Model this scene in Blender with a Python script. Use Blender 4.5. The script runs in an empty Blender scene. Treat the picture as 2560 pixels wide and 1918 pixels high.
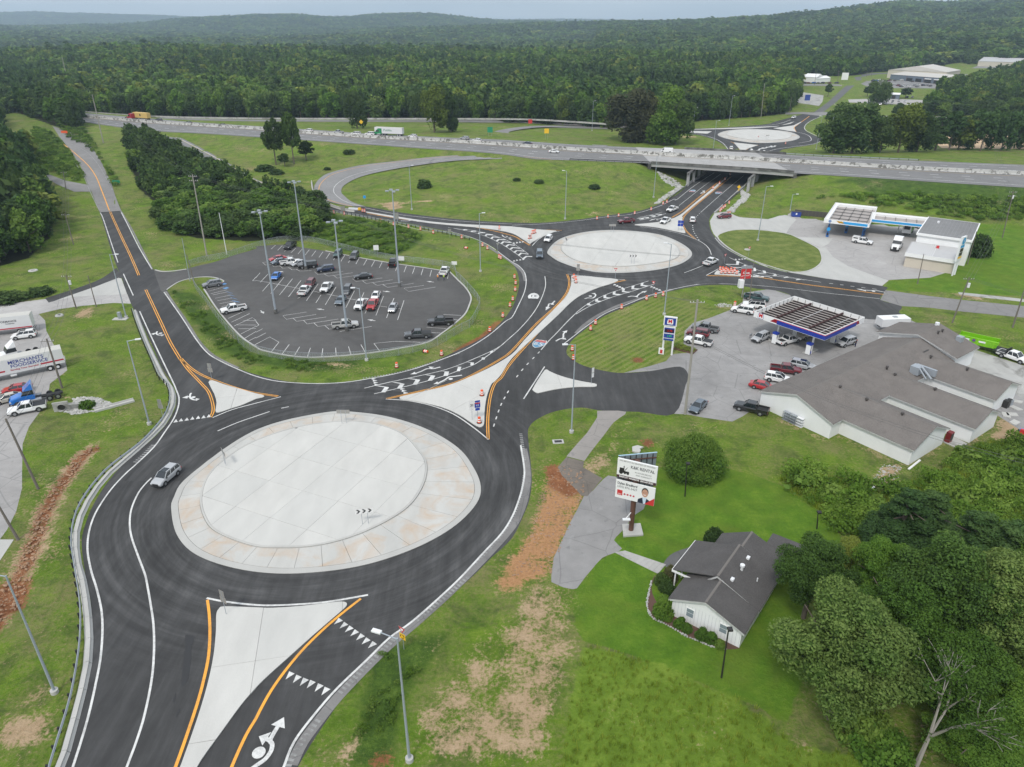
import bpy,bmesh,math,random
import numpy as np
from mathutils import Vector,Matrix
from mathutils.geometry import delaunay_2d_cdt,tessellate_polygon
random.seed(7);rng=np.random.default_rng(7)
PI=math.pi;R=math.radians
scene=bpy.context.scene
COL=scene.collection
# ------------------------------------------------------------------ camera
CAMH=61.0;FPX=1777.0;PITCH=R(27.05)
cam=bpy.data.cameras.new('camera');camo=bpy.data.objects.new('camera',cam);COL.objects.link(camo)
camo.location=(0,0,CAMH);camo.rotation_euler=(PI/2-PITCH,0,0)
cam.sensor_fit='HORIZONTAL';cam.sensor_width=36;cam.lens=36*FPX/2560
cam.clip_start=0.5;cam.clip_end=40000
scene.camera=camo
# ------------------------------------------------------------------ world and sun
SUN_EL,SUN_AZ=R(52),R(205)      # azimuth: clockwise from +Y
w=bpy.data.worlds.new('World');scene.world=w;w.use_nodes=True
nt=w.node_tree;nt.nodes.clear()
def wn(t,**k):
 n=nt.nodes.new(t)
 for a,b in k.items():setattr(n,a,b)
 return n
sky=wn('ShaderNodeTexSky',sky_type='NISHITA',sun_disc=False,sun_elevation=SUN_EL,sun_rotation=SUN_AZ,air_density=1.0,dust_density=2.0,ozone_density=1.0)
tc=wn('ShaderNodeTexCoord');mp=wn('ShaderNodeMapping');mp.inputs['Scale'].default_value=(1.0,1.0,7.0)
nz=wn('ShaderNodeTexNoise');nz.inputs['Scale'].default_value=2.6;nz.inputs['Detail'].default_value=6;nz.inputs['Roughness'].default_value=.55
rp=wn('ShaderNodeValToRGB');rp.color_ramp.elements[0].position=.36;rp.color_ramp.elements[1].position=.62
rp.color_ramp.elements[0].color=(.58,.62,.64,1);rp.color_ramp.elements[1].color=(.90,.915,.92,1)
b1_=wn('ShaderNodeBackground');b1_.inputs[1].default_value=0.05
b2_=wn('ShaderNodeBackground');b2_.inputs[1].default_value=0.78
ad=wn('ShaderNodeAddShader');out=wn('ShaderNodeOutputWorld')
L=nt.links.new
L(tc.outputs['Generated'],mp.inputs[0]);L(mp.outputs[0],nz.inputs['Vector']);L(nz.outputs[0],rp.inputs[0])
L(sky.outputs[0],b1_.inputs[0]);L(rp.outputs[0],b2_.inputs[0]);L(b1_.outputs[0],ad.inputs[0]);L(b2_.outputs[0],ad.inputs[1]);L(ad.outputs[0],out.inputs[0])
sd=bpy.data.lights.new('sun','SUN');sd.energy=1.5;sd.angle=R(10);sd.color=(1,.97,.92)
so=bpy.data.objects.new('sun',sd);COL.objects.link(so)
_sv=Vector((math.sin(SUN_AZ)*math.cos(SUN_EL),math.cos(SUN_AZ)*math.cos(SUN_EL),math.sin(SUN_EL)))
so.rotation_euler=(-_sv).to_track_quat('-Z','Y').to_euler();so.location=(0,0,300)
scene.view_settings.view_transform='Standard';scene.view_settings.look='None'
scene.view_settings.gamma=1;scene.view_settings.use_curve_mapping=False
scene.view_settings.exposure=0.47
# ------------------------------------------------------------------ photo-pixel tracing helpers
KX=dict(a=0,b=640,c=1280,d=1920);KY={'0':0,'1':480,'2':960,'3':1438}
MT={'m1':(880,840,.18108),'m2':(1120,540,.10865),'m3':(1440,660,.10865),'m4':(1740,640,.217),'m5':(1600,380,.16297),'m6':(1680,280,.18083),'m7':(1300,740,.18108),'n1':(2150,790,.18535),'n2':(1880,730,.13581),'n3':(2040,490,.18987),'n4':(1640,1320,.19312),'n5':(2180,80,.17179),'n6':(1520,1110,.10861),'n7':(0,760,.181)}
def K(tile,pts):
 if tile in MT:ox,oy,k=MT[tile];return [(ox+x*k,oy+y*k) for x,y in pts]
 if tile== 'D':return [(x/.864,y/.864) for x,y in pts]
 ox,oy=KX[tile[0]],KY[tile[1]]
 return [(ox+x*.28973,oy+y*.28973) for x,y in pts]
sP,cP=math.sin(PITCH),math.cos(PITCH)
def P(p,z=0.0):
 x=(p[0]-1280)/FPX;y=(p[1]-959)/FPX
 t=(CAMH-z)/(sP+y*cP)
 return Vector((x*t,(cP-y*sP)*t,z))
def Ps(pts,z=0.0):
 if isinstance(z,(int,float)):return [P(p,z) for p in pts]
 n=len(pts);o=[]
 acc=[0]
 for i in range(1,n):acc.append(acc[-1]+math.dist(pts[i],pts[i-1]))
 for i,p in enumerate(pts):
  o.append(P(p,float(np.interp(acc[i]/acc[-1],np.linspace(0,1,len(z)),z))))
 return o
def height_px(base,top,z0=0.0):
 """height of something upright that stands at pixel base and ends at pixel top"""
 g=P(base,z0);y=(top[1]-959)/FPX
 return CAMH+g.y/(cP-y*sP)*(-sP-y*cP)-z0
def smooth(pts,n=6,closed=False):
 """Catmull-Rom through points"""
 pts=[Vector(p) for p in pts];m=len(pts)
 if m< 3:return pts
 o=[]
 rngi=range(m if closed else m-1)
 for i in rngi:
  if closed:p0,p1,p2,p3=pts[i-1],pts[i],pts[(i+1) % m],pts[(i+2) % m]
  else:p0,p1,p2,p3=pts[max(i-1,0)],pts[i],pts[i+1],pts[min(i+2,m-1)]
  for k in range(n):
   t=k/n
   o.append(.5*((2*p1)+(p2-p0)*t+(2*p0-5*p1+4*p2-p3)*t*t+(3*p1-p0-3*p2+p3)*t**3))
 if not closed:o.append(pts[-1])
 return o
def resample(pts,step):
 acc=[0.0]
 for i in range(1,len(pts)):acc.append(acc[-1]+(pts[i]-pts[i-1]).length)
 n=max(1,round(acc[-1]/step));A=np.array([tuple(p) for p in pts]);s=np.linspace(0,acc[-1],n+1)
 return [Vector([float(np.interp(v,acc,A[:,j])) for j in range(3)]) for v in s]
# ------------------------------------------------------------------ object helpers
def setp(o,label=None,cat=None,group=None,kind=None):
 if label:o['label']=label
 if cat:o['category']=cat
 if group:o['group']=group
 if kind:o['kind']=kind
 return o
def empty(name,loc=(0,0,0),rz=0,label=None,cat=None,group=None,scale=1):
 o=bpy.data.objects.new(name,None);COL.objects.link(o);o.empty_display_size=.3
 o.location=loc;o.rotation_euler=(0,0,rz);o.scale=(scale,)*3
 return setp(o,label,cat,group)
def mobj(name,verts,faces,mat=None,parent=None,smooth_=False,kind=None,mats=None,fmi=None):
 me=bpy.data.meshes.new(name);me.from_pydata([tuple(v) for v in verts],[],faces)
 if mat:me.materials.append(mat)
 for m in mats or []:me.materials.append(m)
 if fmi is not None:me.polygons.foreach_set('material_index',fmi)
 if smooth_:me.polygons.foreach_set('use_smooth',[True]*len(me.polygons))
 me.update()
 o=bpy.data.objects.new(name,me);COL.objects.link(o)
 if parent is not None:o.parent=parent
 if kind:o['kind']=kind
 return o
class MB:
 """collects simple solids into one mesh"""
 def __init__(s):s.v=[];s.f=[];s.m=[]
 def add(s,v,f,mi=0):
  b=len(s.v);s.v+= [tuple(p) for p in v];s.f+= [tuple(b+i for i in q) for q in f];s.m+= [mi]*len(f);return s
 def box(s,x0,x1,y0,y1,z0,z1,mi=0,M=None):
  v=[(x0,y0,z0),(x1,y0,z0),(x1,y1,z0),(x0,y1,z0),(x0,y0,z1),(x1,y0,z1),(x1,y1,z1),(x0,y1,z1)]
  if M is not None:v=[M @ Vector(p) for p in v]
  return s.add(v,[(0,3,2,1),(4,5,6,7),(0,1,5,4),(1,2,6,5),(2,3,7,6),(3,0,4,7)],mi)
 def tube(s,a,b,r0,r1=None,n=8,mi=0,cap=True):
  a=Vector(a);b=Vector(b);r1=r0 if r1 is None else r1
  d=(b-a).normalized();u=d.orthogonal().normalized();w_=d.cross(u)
  v=[a+(u*math.cos(2*PI*i/n)+w_*math.sin(2*PI*i/n))*r0 for i in range(n)]+[b+(u*math.cos(2*PI*i/n)+w_*math.sin(2*PI*i/n))*r1 for i in range(n)]
  f=[(i,(i+1) % n,n+(i+1) % n,n+i) for i in range(n)]
  if cap:f+= [tuple(range(n))[::-1],tuple(range(n,2*n))]
  return s.add(v,f,mi)
 def path(s,pts,r,n=6,mi=0):
  for a,b in zip(pts[:-1],pts[1:]):s.tube(a,b,r,r,n,mi)
  return s
 def prism(s,poly,z0,z1,mi=0):
  """vertical prism over a 2-D polygon (counter-clockwise)"""
  poly=ccw(poly);n=len(poly)
  v=[(p[0],p[1],z0) for p in poly]+[(p[0],p[1],z1) for p in poly]
  tr=tessellate_polygon([[Vector((p[0],p[1],0)) for p in poly]])
  f=[(i,(i+1) % n,n+(i+1) % n,n+i) for i in range(n)]
  for t in tr:
   a,b,c=t
   ar=(poly[b][0]-poly[a][0])*(poly[c][1]-poly[a][1])-(poly[b][1]-poly[a][1])*(poly[c][0]-poly[a][0])
   if ar< 0:b,c=c,b
   f+= [(n+a,n+b,n+c)]
  return s.add(v,f,mi)
 def slab(s,pts_side,x0,x1,mi=0):
  """profile in (y,z) extruded along x"""
  n=len(pts_side)
  v=[(x0,p[0],p[1]) for p in pts_side]+[(x1,p[0],p[1]) for p in pts_side]
  f=[(i,(i+1) % n,n+(i+1) % n,n+i) for i in range(n)]+[tuple(range(n))[::-1],tuple(range(n,2*n))]
  return s.add(v,f,mi)
 def obj(s,name,mats,parent=None,sm=False,kind=None):
  if not isinstance(mats,(list,tuple)):mats=[mats]
  return mobj(name,s.v,s.f,None,parent,sm,kind,mats,s.m)
def ccw(poly):
 a=sum(poly[i-1][0]*poly[i][1]-poly[i][0]*poly[i-1][1] for i in range(len(poly)))
 return list(poly) if a> 0 else list(poly)[::-1]
def dup_tree(o,parent=None):
 c=o.copy();COL.objects.link(c);c.parent=parent
 for ch in o.children:
  dup_tree(ch,c)
 return c
# ------------------------------------------------------------------ materials
MATS={}
def mat(name,col=(.5,.5,.5),rough=.7,metal=0,spec=.5,build=None,emit=None,coat=0):
 if name in MATS:return MATS[name]
 m=bpy.data.materials.new(name);m.use_nodes=True;MATS[name]=m
 n=m.node_tree;b=n.nodes['Principled BSDF']
 b.inputs['Base Color'].default_value=(*col,1);b.inputs['Roughness'].default_value=rough
 b.inputs['Metallic'].default_value=metal;b.inputs['Specular IOR Level'].default_value=spec
 if coat:b.inputs['Coat Weight'].default_value=coat;b.inputs['Coat Roughness'].default_value=.05
 if emit:b.inputs['Emission Color'].default_value=(*emit[0],1);b.inputs['Emission Strength'].default_value=emit[1]
 if build:build(n,b,n.nodes,n.links.new)
 return m
class NB:
 """node shorthand"""
 def __init__(s,tree):s.t=tree;s.N=tree.nodes;s.L=tree.links.new;s.pos=None
 def n(s,t,**k):
  x=s.N.new(t)
  for a,b in k.items():setattr(x,a,b)
  return x
 def world(s):
  if s.pos is None:s.pos=s.n('ShaderNodeNewGeometry').outputs['Position']
  return s.pos
 def objc(s):return s.n('ShaderNodeTexCoord').outputs['Object']
 def noise(s,scale,detail=4,rough=.55,vec=None,stretch=None,dist=0,rot=0):
  v=vec or s.world()
  if stretch or rot:
   m=s.n('ShaderNodeMapping');m.inputs['Scale'].default_value=stretch or (1,1,1);m.inputs['Rotation'].default_value=(0,0,rot)
   s.L(v,m.inputs[0]);v=m.outputs[0]
  x=s.n('ShaderNodeTexNoise');x.inputs['Scale'].default_value=scale;x.inputs['Detail'].default_value=detail
  x.inputs['Roughness'].default_value=rough;x.inputs['Distortion'].default_value=dist;s.L(v,x.inputs['Vector'])
  return x.outputs[0]
 def ramp(s,fac,stops):
  r=s.n('ShaderNodeValToRGB');e=r.color_ramp.elements
  while len(e)< len(stops):e.new(.5)
  for i,(p,c) in enumerate(stops):
   e[i].position=p;e[i].color=(*c,1) if not isinstance(c,(int,float)) else (c,c,c,1)
  s.L(fac,r.inputs[0]);return r.outputs[0]
 def mix(s,fac,a,b,mode='MIX'):
  m=s.n('ShaderNodeMix',data_type='RGBA',blend_type=mode)
  for sock,v in ((m.inputs[0],fac),(m.inputs[6],a),(m.inputs[7],b)):
   if isinstance(v,(int,float)):sock.default_value=v if sock.type== 'VALUE' else (v,v,v,1)
   elif isinstance(v,tuple):sock.default_value=(*v,1)
   else:s.L(v,sock)
  return m.outputs[2]
 def math(s,op,a,b=0.0,clamp=False):
  m=s.n('ShaderNodeMath',operation=op,use_clamp=clamp)
  for sock,v in ((m.inputs[0],a),(m.inputs[1],b)):
   if isinstance(v,(int,float)):sock.default_value=v
   else:s.L(v,sock)
  return m.outputs[0]
 def bump(s,h,strength=.5,dist=.1):
  b=s.n('ShaderNodeBump');b.inputs['Strength'].default_value=strength;b.inputs['Distance'].default_value=dist
  s.L(h,b.inputs['Height']);return b.outputs[0]
def asphalt(name,base,var=.25,warm=0,ring=False):
 def bl(n,b,N,Lk):
  q=NB(n)
  big=q.noise(.05,5,.6,dist=.6);mid=q.noise(.5,4,.6);fine=q.noise(14,2,.6)
  c0=tuple(base*(1-var)*(1+k*warm) for k in (.3,0,-.3));c1=tuple(base*(1+var)*(1+k*warm) for k in (.3,0,-.3))
  f=q.math('ADD',q.math('MULTIPLY',big,.55),q.math('ADD',q.math('MULTIPLY',mid,.25),q.math('MULTIPLY',fine,.20)))
  c=q.ramp(f,[(.38,c0),(.62,c1)])
  if ring:
   for cx,cy in ((-27.3,87.6),(31.8,207.3)):
    vm=N.new('ShaderNodeVectorMath');vm.operation='SUBTRACT';Lk(q.world(),vm.inputs[0]);vm.inputs[1].default_value=(cx,cy,0);sp=N.new('ShaderNodeSeparateXYZ');Lk(vm.outputs[0],sp.inputs[0])
    rr=q.math('SQRT',q.math('ADD',q.math('MULTIPLY',sp.outputs[0],sp.outputs[0]),q.math('MULTIPLY',sp.outputs[1],sp.outputs[1])));an=q.math('ARCTAN2',sp.outputs[1],sp.outputs[0])
    cb=N.new('ShaderNodeCombineXYZ');Lk(rr,cb.inputs[0]);Lk(q.math('MULTIPLY',an,1.5),cb.inputs[1]);tn=q.noise(.75,5,.7,vec=cb.outputs[0]);msk=q.ramp(q.math('MULTIPLY',rr,.02),[(.60,.75),(.78,0.0)])
    c=q.mix(msk,c,q.mix(1.0,c,q.ramp(tn,[(.35,.62),(.5,1.0),(.68,1.75)]),'MULTIPLY'))
   lg=q.noise(.5,5,.7,stretch=(.9,.10,1),rot=.35);c=q.mix(.6,c,q.mix(1.0,c,q.ramp(lg,[(.36,.7),(.5,1.0),(.66,1.6)]),'MULTIPLY'))
  crk=N.new('ShaderNodeTexVoronoi');crk.feature='DISTANCE_TO_EDGE';crk.inputs['Scale'].default_value=.16;vd=q.mix(.25,q.world(),N.new('ShaderNodeTexNoise').outputs[1],'LINEAR_LIGHT');Lk(vd,crk.inputs['Vector'])
  if not ring and base> .09:c=q.mix(q.ramp(crk.outputs[0],[(.0,.5),(.012,0.0)]),c,tuple(x*.4 for x in (base,)*3));c=q.mix(q.ramp(q.noise(.9,4,.6),[(.60,0.0),(.72,.55)]),c,tuple(x*.55 for x in (base,)*3))
  st=q.ramp(q.noise(.35,5,.65,dist=1.2),[(.62,0.0),(.8,.5)])
  c=q.mix(st,c,tuple(x*1.55 for x in (base,base,base*.97)))
  Lk(c,b.inputs['Base Color']);Lk(q.bump(fine,.25,.03),b.inputs['Normal'])
 return mat(name,rough=.9,spec=.3,build=bl)
M_ASPH=asphalt('new_asphalt',.050,.22,ring=True)
M_ASPH_OLD=asphalt('old_asphalt',.20,.16,.1)
M_ASPH_HWY=asphalt('highway_asphalt',.175,.12,.05)
M_ASPH_LOT=asphalt('parking_asphalt',.085,.22,.1)
M_ASPH_STN=asphalt('worn_concrete_lot',.26,.22,.08)
M_SHOULDER=asphalt('shoulder_asphalt',.17,.3,.1)
def concrete(name,base,var=.08,stain=None,sc=.35,tint=(1,.985,.925),ssc=.22):
 def bl(n,b,N,Lk):
  q=NB(n)
  big=q.noise(sc,5,.6,stretch=(1,.35,1),rot=.6);fine=q.noise(9,3,.6)
  f=q.math('ADD',q.math('MULTIPLY',big,.7),q.math('MULTIPLY',fine,.3))
  c=q.ramp(f,[(.35,tuple(base*(1-var)*t for t in tint)),(.65,tuple(base*(1+var)*t for t in tint))])
  rnd=N.new('ShaderNodeObjectInfo').outputs['Random']
  c=q.mix(q.math('MULTIPLY',rnd,.20),c,(base*.72,base*.74,base*.72))
  if stain:c=q.mix(q.ramp(q.noise(ssc,6,.65,dist=.8),[(stain[1],0.0),(stain[2],stain[3])]),c,stain[0])
  Lk(c,b.inputs['Base Color']);Lk(q.bump(fine,.2,.02),b.inputs['Normal'])
 return mat(name,rough=.8,spec=.35,build=bl)
M_CONC=concrete('island_concrete',.50)
M_CONC_APRON=concrete('apron_concrete',.46,.09,((.45,.31,.19),.46,.74,.75))
M_CONC_DRIVE=concrete('drive_concrete',.43,.1)
M_CONC_OLD=concrete('old_concrete',.38,.16,((.12,.115,.10),.50,.66,.75))
M_CONC_DECK=concrete('bridge_deck_concrete',.34,.1,tint=(1,.98,.95))
M_CONC_DARK=concrete('weathered_concrete',.16,.3,((.05,.048,.045),.42,.6,.8))
M_CONC_MED=concrete('median_concrete',.50,.1,((.09,.085,.07),.50,.58,.85),ssc=.55)
M_GRAVEL=asphalt('gravel',.36,.2,.12)
def paint(name,col,wear=.25):
 def bl(n,b,N,Lk):
  q=NB(n);f=q.ramp(q.math('ADD',q.math('MULTIPLY',q.noise(3.2,5,.7),.5),q.math('MULTIPLY',q.noise(.35,4,.6),.5)),[(.40,wear*1.6),(.56,0.0)])
  Lk(q.mix(f,col,tuple(c*.35+.05 for c in col)),b.inputs['Base Color'])
 return mat(name,rough=.6,build=bl)
M_WHITE=paint('white_paint',(.62,.62,.60),.4);M_YEL=paint('yellow_paint',(.80,.36,.04),.3)
M_WHITE_OLD=paint('worn_white_paint',(.27,.27,.26),.6)
# ------------------------------------------------------------------ traced outlines (pixels of the photograph, mapped on to the ground)
def cat_(*a):
 o=[]
 for x in a:o+= x
 return o
HWY_Z=7.0
# new asphalt: south leg, both roundabouts, connector, underpass and east road in one sheet
R1_left=cat_(K('a3',[(455,1950),(560,1657),(690,1215),(760,850),(795,500),(790,300),(770,150),(738,0)]),
 K('a2',[(705,1400),(722,1260),(790,1075),(905,880),(1040,715),(1170,590),(1310,480),(1440,340),(1515,200),(1518,80),(1490,0)]),
 K('a1',[(1400,1520),(1320,1340),(1240,1170),(1165,1035),(1125,950),(1085,860),(1055,750),(1010,650),(955,490),(905,320),(858,165)]))
R1_mid=cat_(K('a1',[(1042,152),(1060,200),(1150,380),(1250,580),(1325,670)]),K('a1',[(1385,745),(1440,845),(1500,950),(1570,1060),(1650,1200),(1735,1320),(1860,1430),(2010,1505),(2209,1575)]),
 K('b1',[(300,1640),(600,1650),(900,1622),(1200,1562),(1500,1475),(1750,1362),(1950,1260),(2100,1140),(2209,1000)]),
 K('c1',[(45,880),(62,780),(45,690),(0,615)]),K('b1',[(2130,550),(2050,478),(1940,425),(1850,392),(1700,352),(1500,308),(1200,250),(900,200),(700,165),(575,132)]))
R1_top=cat_(K('b1',[(590,92),(760,130),(850,128),(960,128),(1200,170),(1500,210),(1800,240),(2209,264)]),
 K('c1',[(300,264),(600,234),(800,206),(1000,180),(1150,150),(1290,95),(1380,45),(1452,0)]),[(1768,424),(1868,366)])
R1_right=cat_([(1966,366),(1892,425)],K('c1',[(1955,0),(1870,80),(1800,145),(1738,182)]),K('c1',[(1702,240),(1712,320),(1755,395),(1850,485),(2000,575),(2209,655)]),
 K('d1',[(170,692),(500,748),(985,812)]),K('d1',[(1015,850),(970,930)]),
 K('d1',[(1150,985),(1130,1040),(1210,1095),(1000,1100),(800,1090)]),K('d1',[(300,1000),(190,890),(60,850),(-100,835)]),
 K('c1',[(2000,815),(1800,802),(1600,812),(1400,850),(1200,905),(1000,985),(800,1070),(640,1180),(520,1280),(470,1370),(500,1430),(620,1500),(800,1545),(960,1562)]),
 K('c1',[(1200,1545),(1450,1508),(1525,1590)]),K('c2',[(1500,5),(1400,258)]),
 K('c2',[(1100,242),(850,235),(730,225),(620,205),(480,215),(330,250),(210,310),(150,370),(138,450),(165,720),(170,850),(150,1000),(100,1130),(0,1330)]),
 K('b2',[(2030,1500),(1890,1640)]),K('b3',[(1700,160),(1350,450),(1010,715),(780,1010),(620,1240),(480,1450),(360,1657),(240,1900)]))
W_R1=smooth(Ps(R1_left),5)+smooth(Ps(R1_mid),5)+smooth(Ps(R1_top),5)+smooth(Ps(R1_right),4)
LOT=smooth(Ps(cat_(K('a1',[(1610,665),(1700,640),(1850,605),(2010,550),(2209,490)]),K('b1',[(0,470),(250,455),(400,480),(600,510),(900,570),(1200,620),(1450,655),(1670,690)]))),4)+   smooth(Ps(cat_(K('b1',[(1670,690),(1740,760),(1810,830),(1855,910),(1840,980),(1800,1060),(1700,1150),(1600,1225),(1480,1300),(1250,1350),(1000,1390),(700,1420),(440,1430),(250,1410),(60,1370)]),
    K('a1',[(2209,1340),(2080,1250),(1950,1110),(1850,980),(1780,870),(1760,840)]))),4)[1:]+   smooth(Ps(K('a1',[(1900,790),(1925,770),(1860,742),(1760,735),(1660,745),(1550,775),(1480,815),(1400,860),(1370,800),(1330,670),(1400,690),(1500,690)])),3)
OLD_ROAD=Ps(K('a0',[(480,1190),(540,1280),(640,1400),(720,1520),(770,1640)]))+Ps(K('a1',[(800,40),(862,178),(1046,165),(1000,60)]))+Ps(K('a0',[(975,1640),(900,1490),(830,1385),(740,1298),(600,1230)]))
MAR_LOT=Ps(K('c1',[(960,1562),(1200,1500),(1330,1460),(1380,1400),(1500,1390),(1600,1370),(1480,1310),(1490,1200),(1560,1130),(1700,1090),(1880,1020),(1990,950),(2000,870),(2140,850),(2209,840)]))+ Ps(K('d1',[(60,850),(190,890),(300,1000),(800,1085),(1210,1095),(1420,1200),(1650,1330),(2209,1560),(2400,1640)]))+Ps(K('d2',[(2300,500),(2209,420),(1900,220),(1000,60)]))+ Ps(K('c2',[(2140,180),(1990,280),(1900,325),(1650,290),(1500,262),(1395,258),(1470,30)]))+Ps(K('c1',[(1525,1590),(1450,1508),(1200,1545)]))
BP_LOT=smooth(Ps(cat_(K('c1',[(1738,182),(1850,170),(1960,215),(2209,235)]),K('d1',[(0,235),(150,190),(210,140),(260,210),(500,235),(1300,300),(1800,420)]),K('d1',[(1560,690),(1400,740),(1040,760),(985,812),(500,748),(172,692)]),
 )),1)
BP_GRASS=smooth(Ps(cat_(K('c1',[(1770,385),(1850,345),(1950,328),(2100,328)]),K('d1',[(0,338),(100,350),(200,372),(300,420),(420,480),(455,530),(465,590),(430,640),(340,685),(172,690),(0,635)]),K('c1',[(2209,640),(2000,560),(1850,470)]))),4,True)
# interstate (traced on its own level)
def lerp_z(pts,z):return Ps(pts,z)
HW_S=cat_(K('a0',[(300,1000),(620,1040),(900,1082),(1180,1118),(1420,1140),(1700,1152),(2209,1185)]),K('b0',[(500,1218),(1000,1253),(1500,1288),(1880,1312),(2209,1345)]),K('c0',[(200,1378),(500,1385),(1000,1405),(1200,1413),(1700,1445),(2209,1478)]),K('d0',[(230,1498),(800,1532),(1500,1578),(2209,1622),(3200,1690)]))
HW_N=cat_(K('a0',[(300,945),(620,968),(1000,1000),(1300,1024),(1700,1058),(2209,1090)]),K('b0',[(500,1122),(1000,1158),(1500,1182),(2000,1203),(2209,1212)]),K('c0',[(400,1240),(800,1262),(1480,1290),(2209,1325)]),K('d0',[(350,1347),(1280,1388),(2209,1425),(3200,1470)]))
HW_M=cat_(K('a0',[(300,980),(620,1010),(900,1028),(1300,1060),(1700,1088),(2209,1118)]),K('b0',[(500,1158),(1000,1192),(1500,1218),(2000,1248),(2209,1262)]),K('c0',[(600,1305),(1200,1338),(2209,1392)]),K('d0',[(590,1427),(1500,1480),(2209,1512),(3200,1560)]))
WS,WN,WM=[resample(smooth(Ps(q,HWY_Z),5),6) for q in (HW_S,HW_N,HW_M)]
OFF_Z=[HWY_Z,6,4.5,3,1.8,.8,0]
OFF_N=cat_(K('a0',[(1180,1122),(1420,1142),(1600,1210),(1900,1370),(2209,1550)]),K('b0',[(80,1580),(230,1657)]),K('b1',[(440,62),(600,100)]))
OFF_S=cat_(K('a0',[(1150,1118),(1200,1150),(1300,1200),(1480,1290),(1800,1430),(2060,1560),(2209,1640)]),K('b1',[(180,30),(400,88),(575,134)]))
LOOP_Z=[HWY_Z,6.8,6,5,3.5,2,.8,0]
LOOP_O=cat_(K('c0',[(300,1378)]),K('b0',[(2209,1346),(1900,1335),(1500,1360),(1200,1395),(900,1430),(650,1490),(560,1535),(508,1600),(505,1657)]),K('b1',[(545,50),(640,90),(800,128)]))
LOOP_I=cat_(K('c0',[(500,1388),(150,1375)]),K('b0',[(2209,1372),(1800,1385),(1500,1415),(1150,1470),(900,1530),(765,1600),(735,1657)]),K('b1',[(765,40),(830,90),(950,130)]))
NR_Z=[3,3,3,2.2,.8,0,0]
NR_N=cat_(K('a0',[(1300,1012),(1700,1026),(2209,1035)]),K('b0',[(500,1036),(1500,1038),(2209,1040)]),K('c0',[(300,1050),(800,1078),(1100,1095),(1420,1112)]))
NR_S=cat_(K('a0',[(1300,1022),(1700,1040),(2209,1050)]),K('b0',[(500,1052),(1500,1056),(2209,1062)]),K('c0',[(300,1072),(800,1098),(1100,1112),(1420,1130)]))
NL_O=cat_(K('c0',[(830,1122),(500,1110),(250,1108),(100,1125),(0,1140)]),K('b0',[(2209,1150)]),K('c0',[(0,1162),(100,1195),(300,1225),(800,1262)]))   # inner edge of the north loop
NL_I=cat_(K('c0',[(830,1098),(500,1082),(250,1080),(0,1090)]),K('b0',[(2209,1100),(2130,1112),(2060,1130),(2045,1150),(2100,1180)]),K('c0',[(0,1215),(300,1238),(800,1270)]))
R3=smooth(Ps(cat_(K('c0',[(1400,1112),(1700,1108),(2000,1090),(2209,1070)]),K('d0',[(60,1050),(250,1000),(330,975),(400,968)]))),4)+smooth(Ps(K('d0',[(470,960),(430,1020),(370,1040),(325,1085),(325,1130),(400,1170),(470,1200),(400,1245),(250,1270),(80,1300)])),4)+Ps([(1966,368),(1868,368)])+smooth(Ps(K('c0',[(1870,1295),(1830,1255),(1740,1205),(1600,1165),(1400,1140)])),4)
NORTH_ROAD=Ps(K('d0',[(395,972),(520,880),(640,780),(740,700),(800,672),(870,655),(1040,640),(1040,655),(880,675),(800,715),(690,795),(580,890),(480,965)]))
FRONT_ROAD=Ps(K('d0',[(150,972),(300,968),(395,972),(480,965),(700,985),(1000,1000),(1600,1008),(1900,1012),(2300,1022),(2300,1075),(1900,1060),(1600,1050),(1200,1022),(850,1005),(560,990),(430,1000),(300,985),(150,990)]))
# ------------------------------------------------------------------ terrain height
def inpoly(px,py,poly):
 xs=np.array([p[0] for p in poly]);ys=np.array([p[1] for p in poly]);ins=np.zeros(px.shape,bool)
 j=len(xs)-1
 for i in range(len(xs)):
  c=((ys[i]> py) != (ys[j]> py)) & (px< (xs[j]-xs[i])*(py-ys[i])/((ys[j]-ys[i]) or 1e-9)+xs[i]);ins ^= c;j=i
 return ins
def segdist(px,py,poly,closed=True):
 d=np.full(px.shape,1e9);n=len(poly)
 for i in range(n if closed else n-1):
  ax,ay=poly[i][0],poly[i][1];bx,by=poly[(i+1) % n][0],poly[(i+1) % n][1]
  ux,uy=bx-ax,by-ay;l2=ux*ux+uy*uy or 1e-9
  t=np.clip(((px-ax)*ux+(py-ay)*uy)/l2,0,1)
  d=np.minimum(d,np.hypot(px-ax-t*ux,py-ay-t*uy))
 return d
GX0,GX1,GY0,GY1,GS=-420,520,-30,660,2.5
gx=np.arange(GX0,GX1+.1,GS);gy=np.arange(GY0,GY1+.1,GS);GXX,GYY=np.meshgrid(gx,gy)
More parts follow.
